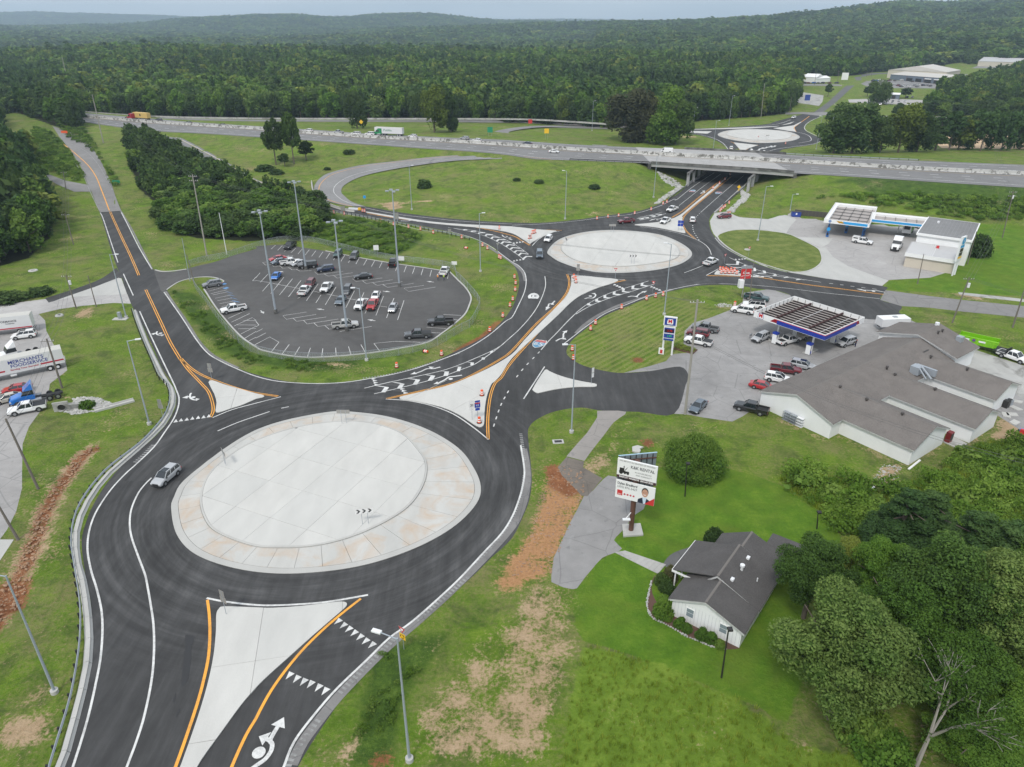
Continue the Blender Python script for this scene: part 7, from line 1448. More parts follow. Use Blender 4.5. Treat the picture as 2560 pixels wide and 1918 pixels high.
# lorries
def trailer(rear,front,label,L=14.5,Hh=4.05,z=None,zoff=.05,body=None,text=(),stripe=None,side=1,wheels=True,name='semi_trailer',roofm=None):
 a,b=(G(rear),G(front)) if z is None else (P(rear,z),P(front,z));d=(b-a).normalized();ang=math.atan2(b.y-a.y,b.x-a.x)
 t=empty(name,(a.x,a.y,a.z+zoff),ang,label,'trailer');body=body or mat('trailer_white',(.62,.62,.62),.5)
 MB().box(0,L,-1.28,1.28,1.15,Hh).obj('box_body',body,t);MB().box(0,L,-1.24,1.24,Hh,Hh+.02).obj('roof',roofm or mat('trailer_roof',(.48,.47,.43),.6),t);MB().box(.1,L-.1,-.5,.5,.85,1.14).obj('chassis',M_CHASSIS,t)
 if wheels:
  for x in (1.4,2.7):
   for s_ in (-1,1):o=MB().tube((x,s_*.85,.52),(x,s_*1.22,.52),.52,.52,14,0);o.tube((x,s_*.9,.52),(x,s_*1.24,.52),.28,.28,10,1);o.obj('wheel',[M_TYRE,mat('white_rim',(.6,.6,.6),.4)],t)
 MB().box(L-3.2,L-3.0,-.9,-.7,0,.9).box(L-3.2,L-3.0,.7,.9,0,.9).obj('landing_leg',M_CHASSIS,t);MB().box(-.06,0,-1.2,1.2,.5,.62).obj('under_guard',M_CHASSIS,t)
 ys=side*1.285
 if stripe:
  z0,z1,m=stripe;MB().box(.05,L-.05,min(ys,ys+side*.012),max(ys,ys+side*.012),z0,z1).obj('stripe',m,t)
 for txt,x,z_,sz,m,sx in text:
  o=glyph_text('lettering',txt,(x,ys+side*.02,z_),sz,m,t,rot=(PI/2,0,0 if side< 0 else PI),align='CENTER',sx=sx,boldoff=.012)
 return t
M_LRED=mat('lettering_red',(.42,.02,.04),.5);M_LBLUE=mat('lettering_blue',(.02,.04,.25),.5);M_LGREY=mat('lettering_grey',(.10,.10,.11),.5);M_LGREEN=mat('lettering_green',(.05,.20,.10),.5)
tr=trailer(K('n7',[(915,850)])[0],K('n7',[(95,1028)])[0],'white food service trailer with a sun logo parked at an angle',14.6,text=[('MERCHANTS',6.1,3.35,.95,M_LBLUE,1.05),('FOODSERVICE',5.7,2.55,.90,M_LBLUE,1.05),('Serving Your Success!',6.6,1.85,.42,M_LRED,1.25)],side=1)
MB().box(.1,4.0,1.286,1.30,1.72,2.02).box(9.8,14.4,1.286,1.30,1.72,2.02).obj('stripe',M_LRED,tr);mb=MB().tube((11.3,1.285,2.85),(11.3,1.31,2.85),.72,.72,18);mb.obj('sun_logo',mat('logo_orange',(.65,.25,.03),.5),tr);MB().box(14.6,15.1,-.8,.8,1.9,3.6).obj('cooling_unit',M_TRIM,tr);MB().box(15.1,15.15,-.6,.6,2.1,3.4).obj('grille',M_DARKMETAL,tr)
MB().tube((8.2,.9,.7),(9.2,.9,.7),.3,.3,12).obj('tank',M_TRIM,tr)
tr=trailer(K('n7',[(495,360)])[0],K('n7',[(-330,455)])[0],'white trailer with a dark red stripe at the left edge',15.5,text=[('PERFORMANCE',4.8,3.0,.62,M_LGREY,1.0),('Foodservice',4.0,2.5,.34,M_LGREY,1)],stripe=(1.25,1.5,M_LRED),side=1);mobj('red_emblem',[(8.9,1.30,2.7),(9.5,1.30,3.3),(8.3,1.30,3.3),(8.3,1.30,2.7)],[(0,1,2,3),(3,2,1,0)],M_LRED,tr)
def tractor(rear,front,label,col,day=False,z=None,zoff=.05,L=None):
 a,b=(G(rear),G(front)) if z is None else (P(rear,z),P(front,z));ang=math.atan2(b.y-a.y,b.x-a.x)
 t=empty('semi_tractor',(b.x,b.y,b.z+zoff),ang,label,'lorry');p=pt(col)
 v,f=loftbody([(-2.2,.6,1.9,1),(-1.5,.6,1.85,1),(-.4,.55,1.55,.92),(-.05,.6,1.2,.8)],1.1);mobj('hood',v,f,p,t)
 MB().box(-4.0,-2.1,-1.2,1.2,.8,1.9).obj('cab',p,t);v,f=frust(-4.0,-2.05,1.2,1.9,-3.95,-2.5,1.1,2.75);mobj('windows',v,f,M_CARGLASS,t);MB().box(-4.02,-2.5,-1.12,1.12,2.72,2.84).obj('roof',p,t)
 if day:v,f=frust(-4.0,-2.6,1.15,2.84,-4.0,-3.9,1.0,3.9);mobj('air_deflector',v,f,p,t)
 else:MB().box(-5.6,-4.0,-1.2,1.2,.9,3.6).obj('sleeper',p,t);v,f=frust(-4.0,-2.9,1.15,2.84,-4.0,-3.7,1.1,3.65);mobj('air_deflector',v,f,p,t)
 MB().box(-8.2,-.4,-.45,.45,.6,.85).obj('chassis',M_CHASSIS,t);MB().box(-.06,.06,-1.0,1.0,.35,.7).box(-.08,.0,-.5,.5,.7,1.4).obj('bumper',M_PLASTIC,t)
 for s_ in (-1,1):MB().tube((-4.9,s_*1.0,.75),(-3.2,s_*1.0,.75),.3,.3,10).obj('fuel_tank',M_RIM,t);MB().box(-.35,-.08,s_*.85-.15,s_*.85+.15,.95,1.15).obj('headlight',M_HEAD,t)
 for x in (-1.2,-6.1,-7.4):
  for s_ in (-1,1):o=MB().tube((x,s_*.80,.52),(x,s_*1.2,.52),.52,.52,14,0);o.tube((x,s_*.9,.52),(x,s_*1.22,.52),.28,.28,10,1);o.obj('wheel',[M_TYRE,M_RIM],t)
 return t
tractor(K('n7',[(400,715)])[0],K('n7',[(-60,830)])[0],'white day cab tractor unit behind the food trailer','white',True);tractor(K('n7',[(620,1320)])[0],K('n7',[(150,1420)])[0],'bright blue tractor unit with its tall wind deflector','blue',True)
tractor(K('n3',[(1150,560)])[0],K('n3',[(1025,738)])[0],'white tractor pulling the green sided box trailer at the upper station','white')
tr=trailer(K('n3',[(1235,455)])[0],K('n3',[(1100,640)])[0],'box trailer with a green and blue side at the upper station',9.5,3.9,text=(),side=1);MB().box(.1,9.4,1.285,1.30,1.3,3.8).obj('green_side',mat('trailer_green',(.10,.30,.05),.5),tr);MB().box(9.5,9.9,-.8,.8,2.4,3.6).obj('cooling_unit',M_PLASTIC,tr)
tractor(K('b0',[(1120,1172)])[0],K('b0',[(1008,1168)])[0],'dark green tractor of the long white supermarket trailer','greencab',z=HWY_Z,zoff=.12);trailer(K('b0',[(1272,1178)])[0],K('b0',[(1035,1168)])[0],'long white supermarket trailer on the interstate',15.6,4.1,z=HWY_Z,zoff=.12,text=[('Publix',8.2,2.8,1.5,M_LGREEN,1.3)],side=1)
tractor(K('a0',[(1200,1040)])[0],K('a0',[(1108,1030)])[0],'red tractor of the yellow container lorry','cabred',z=HWY_Z,zoff=.12);tr=trailer(K('a0',[(1292,1040)])[0],K('a0',[(1145,1028)])[0],'yellow shipping container on a trailer on the interstate',12.4,4.1,z=HWY_Z,zoff=.12,body=mat('container_yellow',(.55,.38,.12),.6),roofm=mat('container_yellow'));MB().box(5.6,6.6,1.29,1.31,2.2,3.4).obj('door_panel',M_CHASSIS,tr)
trailer(K('a0',[(645,985)])[0],K('a0',[(560,975)])[0],'white trailer vanishing behind the trees at the left of the interstate',14,4.0,z=HWY_Z,zoff=.12)
tr=trailer(K('n1',[(600,175)])[0],K('n1',[(370,185)])[0],'white enclosed cargo trailer behind the hall roof',6.5,2.9,wheels=False,name='cargo_trailer',roofm=M_TRIM);MB().box(2.5,3.4,-.4,.4,2.93,3.05).obj('roof_hatch',M_RIM,tr)
for s_ in (-1,1):MB().tube((2.6,s_*1.0,.35),(2.6,s_*1.2,.35),.35,.35,12).obj('wheel',M_TYRE,tr)
# lime dumpster on a gooseneck trailer, service truck, ramp trailer
def at2(t_a,pa,t_b,pb):a=P(K(t_a,[pa])[0]);b=P(K(t_b,[pb])[0]);return a,b,math.atan2(b.y-a.y,b.x-a.x)
a,b,ang=at2('n1',(1330,375),'n1',(1760,470));gt=empty('gooseneck_trailer',a,ang,'black gooseneck trailer under the lime skip','trailer');MB().box(-.3,7.5,-1.1,1.1,.7,.95).obj('frame',M_CHASSIS,gt);MB().box(7.2,10.2,-.25,.25,.9,1.2).obj('neck',M_CHASSIS,gt)
for x in (1.0,2.0):
 for s_ in (-1,1):MB().tube((x,s_*.95,.4),(x,s_*1.2,.4),.4,.4,12).obj('wheel',M_TYRE,gt)
sk=empty('skip',(a.x,a.y,.95),ang,'lime green open skip on a black gooseneck trailer','skip');lm=pt('lime');mb=MB()
mb.add([(0,-1.15,0),(6.6,-1.15,0),(6.9,-1.2,1.5),(-.3,-1.2,1.5)],[(0,1,2,3),(3,2,1,0)]);mb.add([(0,1.15,0),(6.6,1.15,0),(6.9,1.2,1.5),(-.3,1.2,1.5)],[(0,1,2,3),(3,2,1,0)]);mb.add([(0,-1.15,0),(0,1.15,0),(-.3,1.2,1.5),(-.3,-1.2,1.5)],[(0,1,2,3),(3,2,1,0)]);mb.add([(6.6,-1.15,0),(6.6,1.15,0),(6.9,1.2,1.5),(6.9,-1.2,1.5)],[(0,1,2,3),(3,2,1,0)]);mb.obj('side_panel',lm,sk)
MB().box(0,6.6,-1.15,1.15,0,.06).obj('floor_panel',lm,sk);mb=MB();[mb.box(x,x+.12,-1.28,-1.17,.05,1.45) for x in (.4,1.8,3.2,4.6,6.0)];mb.box(-.3,6.9,-1.27,-1.2,1.42,1.55);mb.box(-.3,6.9,1.2,1.27,1.42,1.55);mb.obj('ribs',lm,sk)
MB().box(.6,1.7,-1.29,-1.26,.75,1.1).box(3.4,4.6,-1.29,-1.26,.75,1.1).obj('label_plate',M_TRIM,sk);mb=MB().tube((2.5,-1.24,.95),(2.5,-1.3,.95),.3,.3,14);mb.obj('round_logo',mat('logo_purple',(.12,.06,.2),.5),sk)
tk=C('pickup','white','n1',(1790,500),(2330,690),'white service truck with a black flatbed at the right edge');MB().box(-3.6,-1.0,-1.15,1.15,1.0,1.15).obj('flatbed',M_PLASTIC,tk);MB().box(-1.25,-1.1,-1.0,1.0,1.15,2.1).obj('headboard',M_PLASTIC,tk)
a,b,ang=G(K('a0',[(1850,1425)])[0]),G(K('a0',[(1895,1440)])[0]),0;ang=math.atan2((b-a).y,(b-a).x);rt=empty('flat_trailer',(a.x,a.y,a.z+.2),ang,'small open trailer with raised ramps behind the red pickup','trailer');MB().box(0,5,-1,1,.5,.65).obj('deck',M_CHASSIS,rt);MB().box(-.05,.05,-1,-.5,.6,2.4).box(-.05,.05,.5,1,.6,2.4).obj('ramp_gate',M_RIM,rt)
for x in (1.6,2.6):
 for s_ in (-1,1):MB().tube((x,s_*.9,.35),(x,s_*1.1,.35),.35,.35,10).obj('wheel',M_TYRE,rt)
# ------------------------------------------------------------------ people
def person(g,rz,label,top,legs,skin=(.30,.17,.11),vest=None,h=1.76,hat=None,reach=0):
 t=empty('person',g,rz,label,'person')
 me=bpy.data.meshes.new('body');bm=bmesh.new();k=h/1.76
 J=dict(pel=(0,0,.95,.155),ch=(0,0,1.28,.165),nk=(0,0,1.50,.065),hd=(.01,0,1.62,.098),ht=(.0,0,1.72,.085),hl=(0,.10,.90,.10),kl=(.03,.12,.50,.065),al=(-.02,.13,.09,.045),fl=(.15,.14,.04,.04),hr=(0,-.10,.90,.10),kr=(.05,-.12,.50,.065),ar=(.02,-.13,.09,.045),fr=(.19,-.14,.04,.04),sl=(0,.20,1.42,.065),el=(-.02,.27,1.15,.048),wl=(.10+reach,.26,.92+reach*.8,.035),gl=(.13+reach,.26,.84+reach*.8,.035),sr=(0,-.20,1.42,.065),er=(.0,-.27,1.15,.048),wr=(.12,-.25,.93,.035),gr=(.15,-.25,.85,.035))
 E_=[('pel','ch'),('ch','nk'),('nk','hd'),('hd','ht'),('pel','hl'),('hl','kl'),('kl','al'),('al','fl'),('pel','hr'),('hr','kr'),('kr','ar'),('ar','fr'),('ch','sl'),('sl','el'),('el','wl'),('wl','gl'),('ch','sr'),('sr','er'),('er','wr'),('wr','gr')]
 V={n:bm.verts.new((x*k,y*k,z*k)) for n,(x,y,z,r) in J.items()};[bm.edges.new((V[a],V[b])) for a,b in E_]
 bm.verts.ensure_lookup_table();bm.to_mesh(me);bm.free()
 o=bpy.data.objects.new('body',me);COL.objects.link(o);sm_=o.modifiers.new('skin','SKIN');names=list(J)
 for i,n in enumerate(names):me.skin_vertices[0].data[i].radius=(J[n][3]*k,)*2
 me.skin_vertices[0].data[0].use_root=True
 o.modifiers.new('s','SUBSURF').levels=1;dg=bpy.context.evaluated_depsgraph_get();m2=bpy.data.meshes.new_from_object(o.evaluated_get(dg));bpy.data.objects.remove(o)
 m2.materials.clear()
 for c in (skin,top,legs,(.03,.02,.015),vest or top):m2.materials.append(mat('cloth_%d_%d_%d' % tuple(int(v*255) for v in c),c,.8))
 for p in m2.polygons:
  z=p.center.z/k;y=abs(p.center.y)/k;p.use_smooth=True
  p.material_index=3 if z< .10 else 2 if z< .98 and y< .2 else 0 if z> 1.5 or (y> .22 and z< 1.12) else 4 if y< .17 else 1
  if z> 1.66:p.material_index=3
 o=bpy.data.objects.new('body',m2);COL.objects.link(o);o.parent=t
 if hat:mb=MB().tube((0,0,1.66*k),(0,0,1.80*k),.125,.09,12);mb.tube((0,0,1.655*k),(0,0,1.675*k),.17,.17,12);mb.obj('hard_hat',mat('hat',hat,.4),t)
 return t
person(P(K('b1',[(1570,765)])[0]),R(60),'person in an orange and yellow vest standing left of the white pickup',(.55,.40,.30),(.06,.07,.10),vest=(.75,.28,.05),hat=(.7,.7,.68));person(P(K('b1',[(1622,765)])[0]),R(100),'person in a lime vest at the tail of the white pickup',(.3,.3,.3),(.03,.04,.07),vest=(.45,.62,.05),hat=(.7,.7,.68))
person(P(K('n2',[(1900,1010)])[0]),R(170),'person in dark clothes standing by the silver minivan',(.03,.03,.05),(.02,.03,.09),reach=.1);person(P(K('n1',[(1985,555)])[0],0)+Vector((0,0,0)),R(200),'person in a lime shirt working behind the service truck',(.45,.62,.05),(.03,.03,.04));person(P(K('n2',[(345,900)])[0]),R(0),'person beside the open door of the silver suv',(.35,.35,.36),(.03,.04,.07))
# ------------------------------------------------------------------ foliage
def leafmat(name,dark,mid,light,trans=.25):
 def bl(n,b,N,Lk):
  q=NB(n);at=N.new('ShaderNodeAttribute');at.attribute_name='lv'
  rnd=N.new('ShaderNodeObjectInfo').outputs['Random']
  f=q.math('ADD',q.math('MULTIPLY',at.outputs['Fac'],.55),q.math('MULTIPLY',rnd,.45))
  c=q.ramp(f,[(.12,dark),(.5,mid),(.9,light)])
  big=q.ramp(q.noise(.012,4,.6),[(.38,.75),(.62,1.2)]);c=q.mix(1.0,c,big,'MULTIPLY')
  Lk(c,b.inputs['Base Color']);b.inputs['Roughness'].default_value=.75;b.inputs['Specular IOR Level'].default_value=.2
  tr=N.new('ShaderNodeBsdfTranslucent');Lk(c,tr.inputs[0]);mx=N.new('ShaderNodeMixShader');mx.inputs[0].default_value=trans
  o=[x for x in N if x.type== 'OUTPUT_MATERIAL'][0];Lk(b.outputs[0],mx.inputs[1]);Lk(tr.outputs[0],mx.inputs[2]);Lk(mx.outputs[0],o.inputs[0])
 return mat(name,build=bl)
F_DARK=leafmat('leaf_dark',(.020,.042,.012),(.042,.080,.018),(.080,.125,.030));F_MID=leafmat('leaf_mid',(.030,.072,.010),(.074,.146,.019),(.155,.235,.040));F_YEL=leafmat('leaf_yellow_green',(.055,.085,.012),(.120,.165,.022),(.210,.250,.045));F_OLIVE=leafmat('leaf_olive',(.028,.062,.012),(.066,.125,.022),(.155,.215,.055));F_PINE=leafmat('needle',(.018,.046,.012),(.044,.092,.024),(.090,.145,.038));F_BRIGHT=leafmat('leaf_bright',(.035,.085,.010),(.075,.160,.018),(.150,.245,.035));F_BROWN=leafmat('leaf_brown_green',(.035,.040,.018),(.070,.075,.030),(.115,.115,.045));F_WEED=leafmat('weed_leaf',(.06,.13,.012),(.135,.24,.028),(.25,.36,.065),.45);F_TALLG=leafmat('tall_grass_blade',(.12,.18,.015),(.21,.29,.026),(.33,.38,.06),.45)
M_BARK=wallmat('bark',(.12,.095,.075));M_BARKP=wallmat('pale_bark',(.27,.25,.22))
def leafcloud(seed,blobs,nleaf,size,core=.72,up=.35,aspect=1.0):
 """blobs: (x,y,z,rx,rz) -> leaf quads over the blob surfaces + dark cores"""
 r=np.random.default_rng(seed);B=np.array(blobs);wts=B[:,3]**2+B[:,3]*B[:,4];wts=wts/wts.sum();idx=r.choice(len(B),nleaf,p=wts)
 d=r.normal(size=(nleaf,3));d[:,2]+= up;d /= np.linalg.norm(d,axis=1)[:,None]
 rad=.66+.46*r.random(nleaf)**.8
 c=B[idx,:3]+d*np.stack([B[idx,3],B[idx,3],B[idx,4]],1)*rad[:,None]
 nrm=d+r.normal(size=(nleaf,3))*.85;nrm[:,2]+= .25;nrm /= np.linalg.norm(nrm,axis=1)[:,None]
 t=np.cross(nrm,r.normal(size=(nleaf,3)));t /= np.linalg.norm(t,axis=1)[:,None]+1e-9;b=np.cross(nrm,t)
 s=size*(.6+.8*r.random(nleaf))[:,None]
 V=np.stack([c+t*s*aspect,c+b*s*.55,c-t*s*aspect,c-b*s*.55],1).reshape(-1,3);F=np.arange(nleaf*4).reshape(-1,4)
 inner=np.clip((rad-.66)/.46,0,1);bl_=r.random(len(B));lv=np.clip(.02+.38*inner+.26*r.random(nleaf)+.14*d[:,2]+.30*bl_[idx],0,1)  # crown shading put into leaf tone: dark gaps inside, lighter tips and tops
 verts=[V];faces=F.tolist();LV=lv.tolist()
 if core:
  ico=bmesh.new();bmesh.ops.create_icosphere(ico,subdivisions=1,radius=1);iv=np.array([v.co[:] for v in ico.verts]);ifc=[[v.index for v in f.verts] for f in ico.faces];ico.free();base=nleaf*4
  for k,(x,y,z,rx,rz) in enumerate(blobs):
   w_=iv*np.array([rx,rx,rz])*core*(1+.12*r.normal(size=(len(iv),1)))+np.array([x,y,z]);verts.append(w_);faces+= [[base+i for i in f] for f in ifc];base+= len(iv);LV+= [.05]*len(ifc)  # cores take the darkest leaf tone as painted inner shade
 return np.concatenate(verts),faces,LV
def leafmesh(name,data,m):
 V,F,LV=data;me=bpy.data.meshes.new(name);me.from_pydata(V.tolist(),[],F);a=me.attributes.new('lv','FLOAT','FACE');a.data.foreach_set('value',np.array(LV,np.float32));me.materials.append(m);me.update();return me
def crown_blobs(seed,h,r,kind):
 g=random.Random(seed);o=[]
 if kind== 'broad':
  zc=h*.60;rz=h*.40
  for i in range(56):
   a=g.uniform(0,2*PI);e=g.uniform(-.8,1);q=math.sqrt(max(0,1-e*e))*g.uniform(.5,1.0);br=r*g.uniform(.11,.27);o.append((math.cos(a)*q*r*.85,math.sin(a)*q*r*.85,zc+e*rz*.72,br,br*g.uniform(.7,.95)))
  o.append((0,0,zc,r*.55,rz*.6))
 elif kind== 'full':
  for i in range(15):
   a=g.uniform(0,2*PI);f=g.random();z=h*(.12+.74*f);rr=r*(.85*(1-abs(2*f-1)**2.6)**.5+.12);br=r*g.uniform(.28,.44);o.append((math.cos(a)*rr*.75,math.sin(a)*rr*.75,z,br,br*g.uniform(.9,1.5)))
  o.append((0,0,h*.5,r*.6,h*.42))
 elif kind== 'pine':
  n=int(h*1.1)
  for i in range(n):
   f=(i+.5)/n;z=h*(.20+.76*f);rr=r*(1-f)**.65*.9+r*.12;a=g.uniform(0,2*PI);br=max(.7,rr*.5)
   o.append((math.cos(a)*rr*.55,math.sin(a)*rr*.55,z,br,br*.5));a+= g.uniform(1.6,2.6);o.append((math.cos(a)*rr*.5,math.sin(a)*rr*.5,z+.3,br*.9,br*.42))
 elif kind== 'bush':
  for i in range(int(8+r*1.2)):a=g.uniform(0,2*PI);q=g.uniform(.1,.75);br=r*g.uniform(.3,.45);o.append((math.cos(a)*q*r,math.sin(a)*q*r,h*(.25+.5*(1-q)+g.uniform(-.08,.08)),br,h*.28))
  for i in range(12):a=i*.524;o.append((math.cos(a)*r*.72,math.sin(a)*r*.72,h*.16,r*.26,h*.22))
  o.append((0,0,h*.45,r*.6,h*.45))
 return o
TM={}
def tree_mesh(kind,m,h,r,var,lod):
 k=(kind,m.name,lod,var)
 if k not in TM:
  n,s={'near':(42000,.115),'midnear':(5200,.36),'mid':(1300,.62),'far':(240,1.25),'vfar':(90,1.9)}[lod]
  if kind== 'bush':n=int(n*.7);s *= .8
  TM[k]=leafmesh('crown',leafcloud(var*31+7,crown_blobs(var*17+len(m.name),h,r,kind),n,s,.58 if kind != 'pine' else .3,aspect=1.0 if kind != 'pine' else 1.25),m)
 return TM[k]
def trunk_mesh(kind,h,r,var,pale=False):
 k=('trunk',kind,var,pale)
 if k not in TM:
  g=random.Random(var*5+3);mb=MB();top=h*(.9 if kind== 'pine' else .68);rb=h*.020+.05;lean=g.uniform(-.3,.3)
  mb.tube((0,0,-.4),(lean*.5,0,top*.5),rb,rb*.72,8,cap=False);mb.tube((lean*.5,0,top*.5),(lean,.1,top),rb*.72,rb*.25,7,cap=False)
  for i in range(7 if kind != 'pine' else 10):
   a=g.uniform(0,2*PI);z0=top*g.uniform(.42,.9);l_=r*g.uniform(.5,.85)*(1 if kind != 'pine' else .7);mb.tube((lean*z0/top,0,z0),(math.cos(a)*l_,math.sin(a)*l_,z0+l_*(.7 if kind != 'pine' else .1)),rb*.32,rb*.1,5,cap=False)
  o=mb.obj('trunk',M_BARKP if pale else M_BARK);TM[k]=o.data;bpy.data.objects.remove(o)
 return TM[k]
def tree(loc,h,r,kind,m,label,group=None,lod='mid',var=0,name=None,cat=None,trunk=True,pale=False):
 H0,R0={'broad':(14,5.2),'full':(14,5.2),'pine':(16,3.6),'bush':(4,4)}[kind]
 t=empty(name or {'broad':'broadleaf_tree','full':'broadleaf_tree','pine':'pine_tree','bush':'shrub'}[kind],loc,random.uniform(0,6.28),label,cat or ('shrub' if kind== 'bush' else 'tree'),group)
 t.scale=(r/R0,r/R0,h/H0)
 o=bpy.data.objects.new('crown',tree_mesh(kind,m,H0,R0,var,lod));COL.objects.link(o);o.parent=t
 if trunk and kind != 'bush':o=bpy.data.objects.new('trunk',trunk_mesh(kind,H0,R0,var,pale));COL.objects.link(o);o.parent=t
 return t
def TS(px,h,r,kind,m,label,**k):
 g=G(px);return tree((g.x,g.y,g.z),h,r,kind,m,label,**k)
# near trees at the lower right
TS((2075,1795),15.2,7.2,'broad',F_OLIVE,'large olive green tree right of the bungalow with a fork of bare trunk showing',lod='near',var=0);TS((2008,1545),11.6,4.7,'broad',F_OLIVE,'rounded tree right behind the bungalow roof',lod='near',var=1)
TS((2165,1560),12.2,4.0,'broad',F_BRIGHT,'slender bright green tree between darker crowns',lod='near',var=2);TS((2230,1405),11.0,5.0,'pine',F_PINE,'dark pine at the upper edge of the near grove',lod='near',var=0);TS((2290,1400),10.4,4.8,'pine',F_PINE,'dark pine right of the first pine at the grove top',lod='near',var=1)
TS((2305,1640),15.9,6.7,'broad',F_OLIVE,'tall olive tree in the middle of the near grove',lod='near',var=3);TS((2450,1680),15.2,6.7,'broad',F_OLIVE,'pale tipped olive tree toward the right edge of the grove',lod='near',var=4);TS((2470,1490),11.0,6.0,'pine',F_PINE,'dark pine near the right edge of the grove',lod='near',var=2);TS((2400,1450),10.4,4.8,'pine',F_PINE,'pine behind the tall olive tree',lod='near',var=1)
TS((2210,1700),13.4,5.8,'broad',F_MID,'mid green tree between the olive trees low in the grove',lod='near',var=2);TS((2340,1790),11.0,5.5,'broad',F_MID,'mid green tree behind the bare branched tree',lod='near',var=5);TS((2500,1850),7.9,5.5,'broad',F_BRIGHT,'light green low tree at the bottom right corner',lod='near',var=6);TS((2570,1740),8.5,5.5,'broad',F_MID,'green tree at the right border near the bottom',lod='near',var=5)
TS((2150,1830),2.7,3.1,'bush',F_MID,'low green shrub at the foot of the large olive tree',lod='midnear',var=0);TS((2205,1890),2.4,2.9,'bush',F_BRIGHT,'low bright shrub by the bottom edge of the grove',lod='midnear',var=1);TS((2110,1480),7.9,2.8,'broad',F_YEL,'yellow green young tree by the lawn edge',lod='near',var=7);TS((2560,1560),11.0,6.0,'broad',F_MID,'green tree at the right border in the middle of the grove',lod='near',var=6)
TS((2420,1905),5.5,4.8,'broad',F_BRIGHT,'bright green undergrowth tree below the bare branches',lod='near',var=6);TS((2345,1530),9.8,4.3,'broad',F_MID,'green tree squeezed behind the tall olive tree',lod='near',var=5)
# bare branched tree
g_=G((2290,1915));bt=empty('sparse_tree',g_,0,'half bare tree with pale grey spreading branches at the bottom right','tree');rg=random.Random(5);mb=MB();tips=[]
def branch(p,d,l_,r_,dep):
 e=p+d*l_;mb.tube(p,e,r_,r_*.62,6 if dep< 2 else 4,cap=False)
 if dep== 4:tips.append(e);return
 for k in range(3 if dep< 3 else 2):
  nd=(d+Vector((rg.uniform(-.8,.8),rg.uniform(-.8,.8),rg.uniform(-.25,.5)))).normalized();branch(e,nd,l_*rg.uniform(.62,.85),r_*.58,dep+1);tips.append(e)
branch(Vector((0,0,-.2)),Vector((.08,.05,1)).normalized(),4.0,.26,0);mb.obj('branches',M_BARKP,bt)
o=bpy.data.objects.new('foliage',leafmesh('foliage',leafcloud(3,[(p.x,p.y,p.z,.7,.6) for p in tips[::3]],3500,.13,0),F_MID));COL.objects.link(o);o.parent=bt
TS((1732,1180),6.6,4.7,'bush',F_MID,'huge round dark green bush beside the fuel station lot',lod='near',var=3,name='round_bush');TS(K('n3',[(2060,770)])[0],6.5,5.0,'bush',F_DARK,'big dark round bush behind the upper station sign',lod='midnear',var=2,name='round_bush')
for p,h,r,m,lb in (((165,1200),.8,.45,F_MID,'smallest clipped ball shrub at the bungalow corner'),((300,1270),1.25,.78,F_BRIGHT,'bright clipped ball shrub, second along the gable'),((393,1330),1.1,.66,F_MID,'clipped ball shrub, third along the gable'),((595,1420),1.4,.88,F_MID,'largest clipped ball shrub below the gable'),((710,1465),1.3,.80,F_BRIGHT,'clipped ball shrub right of the largest one'),((820,1540),1.05,.62,F_MID,'last clipped ball shrub by the dark lamp post'),
 ((75,720),1.5,1.05,F_DARK,'dark round shrub left of the porch'),((130,800),1.5,1.05,F_DARK,'dark round shrub in front of the porch'),((185,850),1.3,.8,F_DARK,'dark low shrub at the porch corner'),((190,680),2.4,.9,F_BROWN,'loose brownish bush beside the porch steps'),((85,1130),2.9,1.3,F_BRIGHT,'tall bright green conical shrub at the bungalow corner'),((745,190),2.4,1.4,F_DARK,'dark bush behind the far end of the bungalow')):
 TS(K('n4',[p])[0],h,r,'bush',m,lb,lod='midnear',var=4,name='clipped_shrub' if 'clipped' in lb else None)
